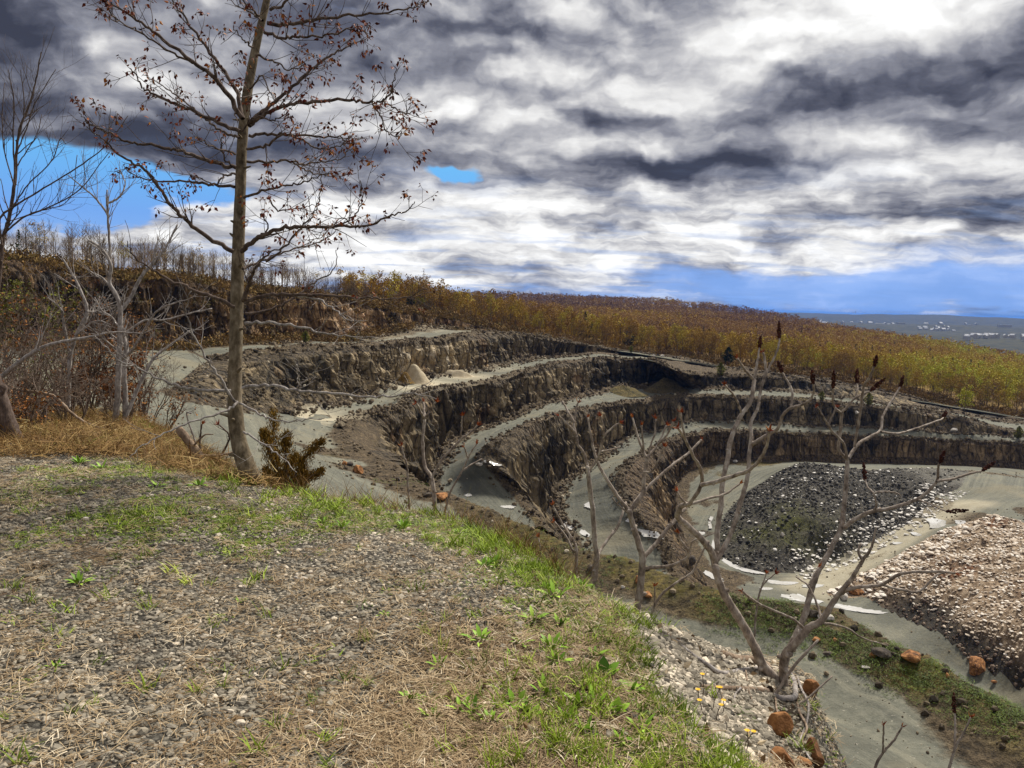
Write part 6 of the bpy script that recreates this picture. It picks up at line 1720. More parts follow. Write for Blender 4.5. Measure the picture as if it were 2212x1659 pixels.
def leafy(tips, seed, n, size, tint, spread=.7):
    r = np.random.default_rng(seed)
    rr = random.Random(seed)
    mb = MB()
    for k in range(n):
        tp, td = tips[rr.randrange(len(tips))]
        c = tp + r.normal(0, spread * .5, 3)
        x = unit(r.normal(0, 1, 3)); y = unit(np.cross(x, r.normal(0, 1, 3)))
        s_ = size * rr.uniform(.5, 1.2)
        mb.add([c - x * s_ * .5, c + y * s_ * .32, c + x * s_ * .5, c - y * s_ * .32], [(0, 1, 2, 3)], None, float(np.clip(tint + r.normal(0, .08), 0, 1)))
    return mb
def kind_tree(name, h, seed, label, group, bark, leafmat=None, leafn=0, leafsize=.3, tint=.5, spread=.5):
    tr, cr, tips = merge_tree(h, seed, spread=spread)
    root = empty(name, (0, 0, 0), label, 'tree', group)
    tr.build('trunk', MATS[bark], root)
    c = cr.build('crown', MATS[bark], root)
    if leafn:
        lo = leafy(tips, seed, leafn, leafsize, tint).build('leaves', MATS[leafmat], c, smooth=False)
        lo['kind'] = 'stuff'
    return root
ridge_kinds = [kind_tree('bare_tree', 8.5 + i * .55, 400 + i, 'bare grey tree in the row along the left ridge top', 'bare trees along the left ridge', 'ridge_twigs', spread=.42) for i in range(6)]
for t_ in ridge_kinds:
    for c in t_.children:
        if c.name.startswith('crown'):
            c.data.attributes['wood'].data.foreach_set('value', np.full(len(c.data.vertices), .4, np.float32))
bud_kinds = [kind_tree('budding_tree', 9 + i * .7, 430 + i, 'tree with a thin haze of orange buds on the left ridge', 'budding trees along the left ridge', 'ridge_twigs', 'forest', 420, .34, .55 + .1 * i, .46) for i in range(4)]
def place(proto, p, s_, rz, used, label=None):
    o = proto if proto.name not in used else copy_tree(proto)
    used.add(proto.name)
    o.location = p
    o.rotation_euler = (0, 0, rz)
    o.scale = (s_, s_, s_)
    if label:
        o['label'] = label
    return o
used = set()
r = random.Random(9)
W0c = LN['W0T']
def outward(P, k):
    t = P[min(k + 1, len(P) - 1)] - P[max(k - 1, 0)]
    n = unit([-t[1], t[0], 0])
    return n if n[1] > 0 or abs(n[1]) < .2 and n[0] < 0 else -n
def hill_at(x, y):
    d_ = down(x, y)
    return d_ if d_ is not None else float(hill_z(np.array([x]), np.array([y]))[0])
for k in range(190):
    i = r.randint(0, int(NC * .74))
    back_ = 2 + 26 * r.random() ** 1.4
    n = unit(np.array([W0c[i][0], W0c[i][1], 0]))
    p = W0c[i] + n * back_
    p[2] = hill_at(p[0], p[1])
    u = 1106 + F * p[0] / p[1]
    if u > 790 and r.random() < .7:
        continue
    sc = (.62 + .33 * r.random()) * (1.0 if u < 420 else .78)
    place(ridge_kinds[r.randrange(6)] if r.random() < .93 else bud_kinds[r.randrange(4)], p, sc, r.uniform(0, 6.28), used)
# rim trees behind the pit
rim_kinds = []
for i, (tint, nm, lab, n, sz) in enumerate([(.40, 'budding_tree', 'brown budding tree at the front of the wood above the quarry rim', 640, .5), (.58, 'budding_tree', 'orange budding tree at the front of the wood above the quarry rim', 760, .5), (.80, 'budding_tree', 'golden green tree at the front of the wood above the quarry rim', 800, .5), (.34, 'bare_tree', 'nearly bare grey tree at the front of the wood above the quarry rim', 200, .4)]):
    for j in range(3):
        rim_kinds.append(kind_tree(nm, 12 + j * 1.1, 470 + i * 10 + j, lab, lab.split(' at ')[0].replace('tree', 'trees') + ' along the quarry rim', 'ridge_twigs', 'forest', n, sz, tint, .5))
RIMP = np.vstack([W0T[7:], W1T[11:]])
rimr = resample(RIMP, 700)
cum = np.linalg.norm(np.diff(rimr, axis=0), axis=1).cumsum()
for k in range(250):
    i = r.randint(30, 690)
    n = unit(np.array([rimr[i][0], rimr[i][1], 0]))
    u0 = 1106 + F * rimr[i][0] / rimr[i][1]
    off = 22 if 1090 < u0 < 1330 else 9
    p = rimr[i] + n * (off + 34 * r.random() ** 1.3)
    p[2] = hill_at(p[0], p[1])
    if u0 > 2300 or u0 < 880:
        continue
    place(rim_kinds[[0, 1, 2, 3, 4, 5, 9, 10, 11, 0, 1, 3, 6, 7, 8][r.randrange(15)]], p, .62 + .4 * r.random(), r.uniform(0, 6.28), used)
def drop_unused(protos, used):
    for t_ in protos:
        if t_.name not in used:
            for c in list(t_.children_recursive):
                bpy.data.objects.remove(c)
            bpy.data.objects.remove(t_)
drop_unused(ridge_kinds + bud_kinds + rim_kinds, used)
def evergreen(u, v, h, label, seed, round_=False, dark=True, depthpush=4):
    p = hit(u, v)
    if p is None:
        return
    rr = random.Random(seed)
    root = empty('evergreen_tree' if dark else 'green_bush', p, label, 'tree' if dark else 'shrub')
    tr, lf = MB(), MB()
    tube(tr, np.array([(0, 0, -.3), (0, 0, h * .5), (0.05, 0, h * .9)]), [.18, .12, .04], 5)
    for q in range(900):
        f = rr.random()
        wid = h * (.34 * math.sin(math.pi * min(1, f * .85 + .12)) if round_ else .30 * (1.02 - f) ** .8 + .02)
        a = rr.uniform(0, 6.28)
        k_ = rr.random() ** .45 * (.8 + .4 * math.sin(a * 3 + f * 9 + seed))
        c = np.array([math.cos(a) * wid * k_, math.sin(a) * wid * k_, h * (.06 + .94 * f)])
        x = unit(c * np.array([1, 1, 0]) + rnd_dir(rr) * .3 * h * .1); y = unit(np.cross(x, rnd_dir(rr)))
        s_ = h * .055 * rr.uniform(.6, 1.4)
        lf.add([c - x * s_, c + y * s_ * .5, c + x * s_, c - y * s_ * .5], [(0, 1, 2, 3)], None, rr.uniform(0, .1) if dark else rr.uniform(.3, 1))
    tr.build('trunk', MATS['bark_dark'], root)
    lf.build('foliage', MATS['forest'] if dark else MATS['shrub_leaf'], root, smooth=False)['kind'] = 'stuff'
for k, a in enumerate([(1357, 752, 9.5, 'big round dark evergreen at the wood edge above the pit head road', True), (1310, 740, 7, 'smaller dark evergreen left of the big round one at the wood edge', False), (1335, 742, 6, 'narrow dark evergreen touching the big round one', False), (1572, 790, 7.5, 'round dark green evergreen on the rim road at the wood edge', True),
                       (1487, 764, 8, 'dusky evergreen among bare trunks right of the pit head road', False), (1043, 698, 7, 'dark evergreen at the wood edge above the left rim', True), (885, 672, 5, 'small dark evergreen on the left rim near the bend of the wall', True), (1062, 700, 5, 'little dark evergreen right of the one above the left rim', False)]):
    evergreen(a[0], a[1], a[2], a[3], 600 + k, a[4])
for k, a in enumerate([(1556, 812, 5, 'bright green bush on the brown slope below the rim road'), (1363, 762, 3.0, 'pale green bush beside the pit head road'), (1775, 866, 3.4, 'green bush on the far middle terrace'), (1876, 876, 4.5, 'yellow green bush right of the other on the far middle terrace'), (2200, 948, 4.5, 'yellow green bush at the far right end of the terraces'), (660, 741, 3, 'green brush clump at the foot of the left wall')]):
    evergreen(a[0], a[1], a[2], a[3], 640 + k, True, False)
# big yellow green tree beyond the right rim
for k, (u, v, h, lab) in enumerate([(2085, 868, 12, 'tall yellow green tree standing apart at the right rim of the pit'), (905, 664, 7, 'golden tree on the skyline where the left ridge meets the wood')]):
    p = PR(u, v, 330 if k == 0 else 300, 0)
    p[2] = hill_at(p[0], p[1])
    t_ = kind_tree('leafy_tree', h, 700 + k, lab, None, 'ridge_twigs', 'forest', 900, .6, .95, .4)
    t_.location = p

# ------------------------------------------------------------------ the wood that clothes the hill (nobody could count it)
def wood_proto(seed, n, size, h=11.5, trunk=True, conical=False):
    r = np.random.default_rng(seed)
    mb = MB()
    if trunk:
        tube(mb, np.array([(0, 0, -1), (.1, .05, h * .45), (.2, .1, h * .85)]), [.11, .08, .03], 4, .5, 1.0, cap=False)
        for _ in range(5):
            a = r.uniform(0, 6.28)
            z0 = h * r.uniform(.35, .7)
            tube(mb, np.array([(0.1, 0.05, z0), (math.cos(a) * 1.2, math.sin(a) * 1.2, z0 + h * .14), (math.cos(a) * 2.2, math.sin(a) * 2.2, z0 + h * .3)]), [.07, .05, .02], 3, .5, 1.0, cap=False)
    k = r.integers(4, 7)
    cl = [(r.normal(0, 1.7), r.normal(0, 1.7), h * r.uniform(.28, .90), r.uniform(1.3, 2.4)) for _ in range(k)]
    for q in range(n):
        cx, cy, cz, cr = cl[q % k]
        o = unit(r.normal(0, 1, 3))
        c = np.array([cx, cy, cz]) + o * cr * r.random() ** .4 * np.array([1, 1, .8])
        if conical:
            f = r.random(); a = r.uniform(0, 6.28); w = 2.3 * (1.03 - f) * r.random() ** .4
            c = np.array([math.cos(a) * w, math.sin(a) * w, h * (.1 + .95 * f)])
        x = unit(r.normal(0, 1, 3)); y = unit(np.cross(x, r.normal(0, 1, 3)))
        s_ = size * r.uniform(.5, 1.3)
        mb.add([c - x * s_ * .5, c + y * s_ * .35, c + x * s_ * .5, c - y * s_ * .35], [(0, 1, 2, 3)], None, .5)
    V, Q, T, A, W = mb.arrays()
    return (V, Q, T, W)
def bare_proto(seed, h=9.5):
    r = random.Random(seed)
    mb = MB()
    tube(mb, np.array([(0, 0, -1), (.1, .05, h * .45), (.2, .1, h)]), [.12, .08, .02], 4, .5, .8, cap=False)
    for _ in range(16):
        a, z0 = r.uniform(0, 6.28), h * r.uniform(.25, .9)
        L = (h - z0) * .3 + 1.0
        q = np.array([(0.1, 0.05, z0), (math.cos(a) * L * .5, math.sin(a) * L * .5, z0 + L * .5), (math.cos(a) * L * .8, math.sin(a) * L * .8, z0 + L * 1.15)])
        tube(mb, q, [.05, .035, .012], 3, .5, .8, cap=False)
        for _ in range(4):
            k = q[1] + (q[2] - q[1]) * r.random()
            tube(mb, np.array([k, k + np.array([r.gauss(0, .5), r.gauss(0, .5), r.uniform(.4, 1.1)])]), [.022, .01], 3, .5, .8, cap=False)
    V, Q, T, A, W = mb.arrays()
    return (V, Q, T, W)
NEAR = [wood_proto(800 + i, 230, .62, h=10.5 + i * .5) for i in range(6)]
MIDP = [wood_proto(820 + i, 150, .78, trunk=False) for i in range(5)]
FARP = [wood_proto(840 + i, 52, 1.25, trunk=False) for i in range(4)]
CONE = [wood_proto(860 + i, 110, .8, h=11, trunk=False, conical=True) for i in range(2)]
fw = MB()
rg = np.random.default_rng(5)
def wood_ring(protos, r0, r1, spacing, a0, a1, seed, smul=1.0, ev=0.02):
    n = int(0.5 * (a1 - a0) * (r1 * r1 - r0 * r0) / spacing ** 2)
    rr = np.sqrt(rg.uniform(r0 * r0, r1 * r1, n))
    a = rg.uniform(a0, a1, n)
    x, y = np.sin(a) * rr, np.cos(a) * rr
    u = x / y
    lim = np.interp(u, [bear(c[0], c[1]) for c in RIDGE], [c[2] for c in RIDGE]) * 1.02
    sd = poly_sd(x, y, PIT)
    k = (rr < lim + 25) & (sd < -24)
    x, y, rr, u = x[k], y[k], rr[k], u[k]
    z = hill_z(x, y)
    t = 0.44 + 1.0 * (fbm(x * .006, y * .006, 0, 33, 3) - .5) + .35 * (fbm(x * .03, y * .03, 0, 35, 2) - .5) + rg.normal(0, .11, len(x))
    t = t + 0.26 * sstep(u, bear(1500), bear(2100)) + 0.10 * sstep(-rr, -700, -380) - .16 * sstep(rr, 900, 1500)
    t = np.clip(t, .14, 1)
    e = rg.random(len(x)) < ev
    s_ = np.clip(rg.normal(.95, .2, len(x)), .5, 1.5) * smul
    P = np.stack([x, y, z], 1)
    scatter(fw, protos, P[~e], s_[~e], rg, tint=t[~e])
    if e.any():
        scatter(fw, CONE, P[e], s_[e] * .95, rg, tint=rg.uniform(0, .09, e.sum()))
aL, aR = rad(-12), rad(39)
wood_ring(NEAR, 300, 560, 5.6, aL, aR, 1)
wood_ring(MIDP, 560, 950, 7.0, aL, aR, 2)
wood_ring(FARP, 950, 1800, 8.5, aL, aR, 3, 1.1, .006)
BAREP = [bare_proto(880 + i) for i in range(5)]
wood_ring(BAREP, 185, 330, 6.5, rad(-40), rad(-13), 4, .8)
tag(fw.build('forest', MATS['forest'], smooth=False), kind='stuff')
# low brush on the rims and slopes
def brush_proto(seed, n=46, h=1.6, w=1.3, size=.30):
    r = np.random.default_rng(seed)
    mb = MB()
    for q in range(n):
        a = r.uniform(0, 6.28); k = r.random() ** .5
        c = np.array([math.cos(a) * w * k, math.sin(a) * w * k, h * r.random() * (1.1 - .6 * k)])
        x = unit(r.normal(0, 1, 3) + np.array([0, 0, .8])); y = unit(np.cross(x, r.normal(0, 1, 3)))
        s_ = size * r.uniform(.5, 1.4)
        mb.add([c - x * s_, c + y * s_ * .3, c + x * s_, c - y * s_ * .3], [(0, 1, 2, 3)], None, .5)
    V, Q, T, A, W = mb.arrays()
    return (V, Q, T, W)
BR_ = [brush_proto(900 + i) for i in range(5)]
ub = MB()
def brush_along(P, n, i0, i1, b0, b1, s0, s1, t0, t1, seed):
    r = np.random.default_rng(seed)
    idx = r.integers(i0, i1, n)
    nn = P[idx] * np.array([1, 1, 0]); nn /= np.linalg.norm(nn, axis=1, keepdims=True)
    X = P[idx] + nn * (b0 + (b1 - b0) * r.random(n) ** 1.4)[:, None]
    X[:, :2] += r.normal(0, .6, (n, 2))
    X[:, 2] = [hill_at(x, y) for x, y in X[:, :2]]
    scatter(ub, BR_, X, s0 + (s1 - s0) * r.random(n) ** 2, r, tint=r.uniform(t0, t1, n))
brush_along(LN['W0T'], 2600, 0, int(NC * .80), -.5, 22, .5, 1.7, .30, 1.0, 1)
brush_along(rimr, 4200, 40, 690, 5, 34, .6, 2.1, .3, .95, 2)
brush_along(LN['W0F'], 900, 0, int(NC * .6), -7, 1, .5, 1.7, .3, .95, 3)
brush_along(LN['W0F'], 300, int(NC * .5), NC - 60, -5, 0, .3, .8, .3, 1.0, 4)
tag(ub.build('undergrowth', MATS['brush'], smooth=False), kind='stuff')

# ------------------------------------------------------------------ far buildings in the valley
def house(kind, seed):
    r = random.Random(seed)
    L, W_, H = {'house': (14, 9, 6), 'shed': (60, 26, 9), 'tower': (26, 22, 80)}[kind]
    root = empty({'house': 'distant_house', 'shed': 'distant_warehouse', 'tower': 'distant_tower'}[kind], (0, 0, 0))
    mb = MB()
    V = [(x * L / 2, y * W_ / 2, z) for z in (-4, H) for x, y in ((-1, -1), (1, -1), (1, 1), (-1, 1))]
    mb.add(V, [(0, 1, 5, 4), (1, 2, 6, 5), (2, 3, 7, 6), (3, 0, 4, 7)] + ([(4, 5, 6, 7)] if kind != 'house' else []), [(4, 7, 8), (5, 9, 6)] if False else None, r.random())
    if kind == 'house':
        mb.add([(-L / 2, -W_ / 2, H), (-L / 2, W_ / 2, H), (-L / 2, 0, H + 3.6), (L / 2, -W_ / 2, H), (L / 2, W_ / 2, H), (L / 2, 0, H + 3.6)], None, [(1, 0, 2), (3, 4, 5)], .6)
    mb.build('wall', MATS['house_white' if kind != 'tower' else 'hazy_tower'], root, smooth=False)
    rf = MB()
    if kind == 'house':
        rf.add([(-L / 2 - .4, -W_ / 2 - .5, H - .3), (L / 2 + .4, -W_ / 2 - .5, H - .3), (L / 2 + .4, 0, H + 3.7), (-L / 2 - .4, 0, H + 3.7), (-L / 2 - .4, W_ / 2 + .5, H - .3), (L / 2 + .4, W_ / 2 + .5, H - .3)], [(0, 1, 2, 3), (3, 2, 5, 4)])
    else:
        rf.add([(x * (L / 2 + .4), y * (W_ / 2 + .4), H + z) for z in (.05, 1.0) for x, y in ((-1, -1), (1, -1), (1, 1), (-1, 1))], [(0, 1, 5, 4), (1, 2, 6, 5), (2, 3, 7, 6), (3, 0, 4, 7), (4, 5, 6, 7)])
    rf.build('roof', MATS['house_roof'], root, smooth=False)
    return root
protos = {k: house(k, 3) for k in ('house', 'shed', 'tower')}
usedh = set()
def put_house(kind, u, v, dist, s_, rz, label, group):
    p = PR(u, v, dist, 0)
    z = float(plain_z(np.array([p[0]]), np.array([p[1]]))[0])
    o = protos[kind] if kind not in usedh else copy_tree(protos[kind])
    usedh.add(kind)
    o.location = (p[0], p[1], max(z, p[2] - 30) if abs(z - p[2]) < 60 else p[2])
    o.rotation_euler = (0, 0, rz)
    o.scale = (s_ * .7, s_ * .7, s_ * .7)
    tag(o, label, 'building', group)
r = random.Random(31)
for k in range(26):
    put_house('house', 2085 + 130 * r.random(), 722 + 16 * r.random(), 2350 + 300 * r.random(), r.uniform(.8, 1.6), r.uniform(0, 3.1), 'pale house in the cluster on the low hill at far right', 'houses on the low hill at far right')
for k in range(18):
    put_house('house', 1985 + 75 * r.random(), 708 + 9 * r.random(), 3800 + 300 * r.random(), r.uniform(1.0, 2.0), r.uniform(0, 3.1), 'white house in the small settlement between the wooded hills', 'houses between the wooded hills')
for k in range(26):
    put_house('house', 1740 + 440 * r.random(), 690 + 14 * r.random(), 4600 + 900 * r.random(), r.uniform(1.2, 2.6), r.uniform(0, 3.1), 'tiny white house scattered on the far blue slope', 'houses on the far blue slope')
for k, (u, v, d_, s_) in enumerate([(1762, 691, 5600, 1.5), (1700, 677, 9000, 1.6), (1900, 699, 5000, 1.2), (1945, 703, 4600, 1.0), (2170, 703, 4300, 1.3), (2100, 694, 6000, 1.4)]):
    put_house('shed', u, v, d_, s_, r.uniform(-.3, .3), 'long pale warehouse on the far blue slope', 'warehouses on the far blue slope')
for k, (u, h) in enumerate([(1843, .35), (1848, .5), (1868, .25)]):
    put_house('tower', u, 676.5, 12500, h, 0, 'faint tower of the city skyline on the far horizon', 'towers on the far horizon')
# ------------------------------------------------------------------ what lies and grows on the ledge
def mask_at(M, x, y):
    i = np.clip(np.round(np.log(np.hypot(x, y) / LR[0]) / np.log(LR[1] / LR[0])).astype(int), 0, len(LR) - 1)
    j = np.clip(np.round((np.arctan2(x, y) - LA[0]) / (LA[1] - LA[0])).astype(int), 0, len(LA) - 1)
    return M[i, j]
def ledge_pts(n, fn, r0, r1, rg, pw=1.0, a0=-46, a1=38):
    """points on the ledge, thinning out with distance, kept with probability fn(x, y)."""
    m = n * 8
    t = rg.random(m)
    rr = r0 * (r1 / r0) ** t if pw == 0 else (r0 ** pw + t * (r1 ** pw - r0 ** pw)) ** (1 / pw)
    a = np.radians(rg.uniform(a0, a1, m))
    x, y = np.sin(a) * rr, np.cos(a) * rr
    k = rg.random(m) < fn(x, y)
    x, y = x[k][:n], y[k][:n]
    return x, y, ledge_h(x, y)
def ledge_h(x, y):
    fi = np.clip(np.log(np.hypot(x, y) / LR[0]) / np.log(LR[1] / LR[0]), 0, len(LR) - 1.001)
    fj = np.clip((np.arctan2(x, y) - LA[0]) / (LA[1] - LA[0]), 0, len(LA) - 1.001)
    i, j = fi.astype(int), fj.astype(int)
    u, v = fi - i, fj - j
    return LZ[i, j] * (1 - u) * (1 - v) + LZ[i + 1, j] * u * (1 - v) + LZ[i, j + 1] * (1 - u) * v + LZ[i + 1, j + 1] * u * v
inL = lambda x, y: (mask_at(sdl, x, y) > -0.15)
rg = np.random.default_rng(77)
# gravel
gb = MB()
GP = [(V, None, T, 0.0) for V, T in (rock(random.Random(i + 200), sub=0, flat=.62, angular=.4) for i in range(10))]
def gfn(x, y):
    p = 1.05 - 0.95 * np.clip(mask_at(straw, x, y), 0, 1) + .5 * mask_at(gravel_bare, x, y)
    p *= .35 + 1.1 * fbm(x * 1.6, y * 1.6, 0, 41, 3)
    return inL(x, y) * np.clip(p, .10, 1)
x, y, z = ledge_pts(62000, gfn, 1.9, 9.5, rg, .9)
s_ = np.clip(rg.lognormal(math.log(.0165), .45, len(x)), .007, .058) * (1.0 - .25 * mask_at(gravel_bare, x, y))
tn = np.clip(rg.normal(.47, .20, len(x)) + .20 * mask_at(gravel_bare, x, y) - .10 * sstep(-x, .5, 3.5), 0, 1)
scatter(gb, GP, np.stack([x, y, z + s_ * .10], 1), s_ * 1.25, rg, tint=tn, tilt=.22)
x, y, z = ledge_pts(26000, lambda x, y: (mask_at(bank, x, y) > .3) * .9, 2.9, 6.2, rg, 1.0, 8, 36)
s_ = np.clip(rg.lognormal(math.log(.0165), .50, len(x)), .006, .075)
scatter(gb, GP, np.stack([x, y, z + s_ * .12], 1), s_ * 1.2, rg, tint=np.clip(rg.normal(.60, .27, len(x)), 0, 1), tilt=.4)
tag(gb.build('gravel', MATS['gravel_stone'], smooth=False), kind='stuff')
# bleached lone stones that stand out
for k, (u, v, w, lab) in enumerate([(1125 / 1.0 * .9, 1263, 22, 'pale tan stone left of the other on the bare gravel'), (640, 1249, 13, 'pale stone at the back of the gravel near the bare patch'), (656, 1252, 17, 'larger tan stone touching the pale one on the bare gravel'), (340, 1497, 14, 'white pebble alone on the dark gravel'), (185, 1122, 12, 'white pebble beside the green grass patch'), (650, 1525, 12, 'small grey white stone among the straw'), (560, 1430, 12, 'reddish grey pebble in the middle of the gravel')]):
    if k == 0:
        continue
    boulder(u, v, w, lab, 'pale_rock', 300 + k, .6, LEDGE, 'stone')
for k, (u, v, w, lab, fl, mt) in enumerate([(1684, 1588, 52, 'upper upright orange rock in the eroded bank below the roots', 1.5, 'rust_rock'), (1690, 1648, 58, 'broad flat orange rock at the bottom of the eroded bank', .9, 'rust_rock'), (1755, 1640, 66, 'rusty boulder at the outer corner of the bank beside the gravel road', .9, 'rust_rock'), (1748, 1500, 46, 'tan rock sticking out of the bank under the sumac roots', 1.0, 'rust_rock'), (1735, 1655, 34, 'small brown rock beside the rusty corner boulder', .8, 'rust_rock'), (1520, 1446, 12, 'round white pebble on the gravel bank', .8, 'pale_rock'), (1640, 1560, 18, 'white wedge shaped stone lying near the foot of the gravel bank', .7, 'pale_rock'), (1580, 1550, 16, 'grey oval stone in the middle of the gravel bank', .6, 'pale_rock')]):
    boulder(u, v, w, lab, mt, 330 + k, fl, LEDGE, 'boulder' if w > 30 else 'stone')

def blade(mb, rng, p, d, L, w, bend, tint, segs=3):
    d = unit(d)
    side = unit(np.cross(d, np.array([0, 0, 1.0]) + rnd_dir(rng) * .4))
    pts, dd = [np.array(p, float)], d
    for k in range(segs):
        dd = unit(dd + np.array([0, 0, -bend / segs]) + rnd_dir(rng) * .08)
        pts.append(pts[-1] + dd * L / segs)
    V = []
    for k, q in enumerate(pts):
        ww = w * (1 - (k / segs) ** 1.5) * .5 + .0003
        V += [q - side * ww, q + side * ww]
    mb.add(V, [(2 * k, 2 * k + 1, 2 * k + 3, 2 * k + 2) for k in range(segs)], None, tint)
def protos_of(n, fn):
    out = []
    for i in range(n):
        mb = MB()
        fn(mb, random.Random(1000 + i))
        V, Q, T, A, W = mb.arrays()
        out.append((V, Q, T, W))
    return out
def p_straw(mb, r):
    for k in range(11):
        a = r.uniform(0, 6.28)
        L = r.uniform(.03, .10)
        blade(mb, r, (r.gauss(0, .035), r.gauss(0, .035), r.uniform(.003, .012)), (math.cos(a), math.sin(a), r.uniform(.0, .38)), L, r.uniform(.0014, .0034), r.uniform(.1, .6), .5)
def p_tuft(mb, r):
    for k in range(15):
        a = r.uniform(0, 6.28)
        blade(mb, r, (r.gauss(0, .018), r.gauss(0, .018), 0), (math.cos(a) * .55, math.sin(a) * .55, 1), r.uniform(.03, .085), r.uniform(.003, .0055), r.uniform(.2, 1.2), .5)
def p_moss(mb, r):
    for k in range(26):
        a = r.uniform(0, 6.28)
        blade(mb, r, (r.gauss(0, .035), r.gauss(0, .035), 0), (math.cos(a), math.sin(a), .8), r.uniform(.012, .035), r.uniform(.003, .006), .5, .5, 2)
def p_tall(mb, r):
    for k in range(13):
        a = r.uniform(0, 6.28)
        blade(mb, r, (r.gauss(0, .05), r.gauss(0, .05), 0), (math.cos(a) * .4, math.sin(a) * .4, 1), r.uniform(.14, .42), r.uniform(.003, .006), r.uniform(.2, 1.3), .5, 4)
STR, TUF, MOS, TAL = protos_of(8, p_straw), protos_of(8, p_tuft), protos_of(6, p_moss), protos_of(8, p_tall)
sb = MB()
x, y, z = ledge_pts(9500, lambda x, y: inL(x, y) * np.clip(mask_at(straw, x, y) * 1.5 - .3 + .7 * (fbm(x * 1.9, y * 1.9, 0, 43, 3) - .5), .11, 1) * (1 - .95 * (mask_at(soil, x, y) > .35) * (x > .6)) * (1 - .92 * (mask_at(bank, x, y) > .5)), 1.9, 9.0, rg, .85)
scatter(sb, STR, np.stack([x, y, z + .003], 1), rg.uniform(.7, 1.25, len(x)), rg, tint=np.clip(rg.normal(.52, .22, len(x)), 0, 1), tilt=.12)
tag(sb.build('straw', MATS['straw'], smooth=False), kind='stuff')
tb = MB()
x, y, z = ledge_pts(8000, lambda x, y: inL(x, y) * np.clip(mask_at(moss, x, y) * 1.5 - .35 + .9 * (fbm(x * 2.6, y * 2.6, 0, 47, 3) - .5), 0.004, 1), 1.9, 10.5, rg, .9)
scatter(tb, MOS, np.stack([x, y, z], 1), rg.uniform(.7, 1.5, len(x)), rg, tint=np.clip(rg.normal(.38, .2, len(x)), 0, 1))
right_w = lambda x, y: sstep(x / y, bear(850, 1300), bear(1250, 1300))
x, y, z = ledge_pts(2500, lambda x, y: inL(x, y) * np.clip(.02 + .30 * right_w(x, y) * sstep(fbm(x * 2.2, y * 2.2, 0, 53, 3), .45, .65) + .25 * (mask_at(moss, x, y) > .55), 0, 1) * (1 - .9 * (mask_at(bank, x, y) > .5)) * (1 - .8 * (x > 1.25)) * (1 - .8 * (mask_at(gravel_bare, x, y) > .5)), 1.9, 8.5, rg, .9)
scatter(tb, TUF, np.stack([x, y, z], 1), rg.uniform(.6, 1.45, len(x)), rg, tint=np.clip(rg.normal(.6, .2, len(x)), 0, 1))
LONG = [(V * np.array([.9, .9, 1.5]), Q, T, W) for V, Q, T, W in TUF]
x, y, z = ledge_pts(430, lambda x, y: inL(x, y) * right_w(x, y) * sstep(fbm(x * 2.6, y * 2.6, 0, 57, 3), .55, .70) * (1 - (mask_at(bank, x, y) > .5)) * (x < 1.15), 1.9, 6.5, rg, .9)
scatter(tb, LONG, np.stack([x, y, z], 1), rg.uniform(.7, 1.5, len(x)), rg, tint=np.clip(rg.normal(.8, .14, len(x)), 0, 1))
x, y, z = ledge_pts(420, lambda x, y: (np.abs(poly_sd(x, y, BANK)) < .10) * .9 * (x < 1.0), 2.6, 6.0, rg, 1.0, 8, 36)
scatter(tb, TUF, np.stack([x, y, z], 1), rg.uniform(.6, 1.3, len(x)), rg, tint=np.clip(rg.normal(.55, .2, len(x)), 0, 1))
# the bright strip right along the lip
idx = rg.integers(140, 385, 950)
X = ep_r[idx].copy()
inw = unit_rows = -X / np.linalg.norm(X[:, :2], axis=1, keepdims=True)
X[:, :2] += inw[:, :2] * (rg.random(len(X)) ** 1.6 * 1.3 - .15)[:, None] + rg.normal(0, .06, (len(X), 2))
X[:, 2] = ledge_h(X[:, 0], X[:, 1])
kk = rg.random(len(X)) < .25 + 1.1 * sstep(fbm(X[:, 0] * 1.4, X[:, 1] * 1.4, 0, 59, 3), .42, .62)
X = X[kk]
scatter(tb, TUF, X, rg.uniform(.8, 1.9, len(X)), rg, tint=np.clip(rg.normal(.72, .16, len(X)), 0, 1))
tag(tb.build('grass', MATS['grass_green'], smooth=False), kind='stuff')
# dry standing grass: the brow at the left and thin stalks along the lip
db = MB()
BROW = np.array([PZ(*p) for p in [(-120, 975, -1.65), (60, 985, -1.62), (250, 985, -1.65), (400, 1018, -1.65), (520, 1050, -1.68), (560, 1052, -1.75), (480, 990, -1.95), (350, 925, -2.15), (280, 896, -2.35), (120, 872, -2.45), (-120, 862, -2.45)]])
def brow_m(x, y):
    return (poly_sd(x, y, BROW) > -.15) * (.3 + .9 * fbm(x * .8, y * .8, 0, 61, 3))
x, y, z = ledge_pts(3600, brow_m, 6.5, 19, rg, 1.6, -42, -15)
scatter(db, TAL, np.stack([x, y, z - .02], 1), rg.uniform(.28, .85, len(x)), rg, tint=np.clip(rg.normal(.5, .27, len(x)) + .5 * (fbm(x * .6, y * .6, 0, 63, 3) - .5), 0, 1), tilt=.3)
scatter(db, [(V * 2.2, Q, T, W) for V, Q, T, W in STR], np.stack([x + .1, y, z + .02], 1), rg.uniform(.7, 1.5, len(x)), rg, tint=np.clip(rg.normal(.45, .25, len(x)), 0, 1), tilt=.35)
idx = rg.integers(190, 400, 900)
X = ep_r[idx].copy()
X = X[1106 + F * X[:, 0] / X[:, 1] < 1420]
X[:, :2] *= (1 + rg.uniform(-.04, .07, len(X)) / 1.0)[:, None]
X[:, 2] = ledge_h(X[:, 0], X[:, 1]) - .02
scatter(db, TAL, X, rg.uniform(.35, .85, len(X)), rg, tint=np.clip(rg.normal(.42, .25, len(X)), 0, 1))
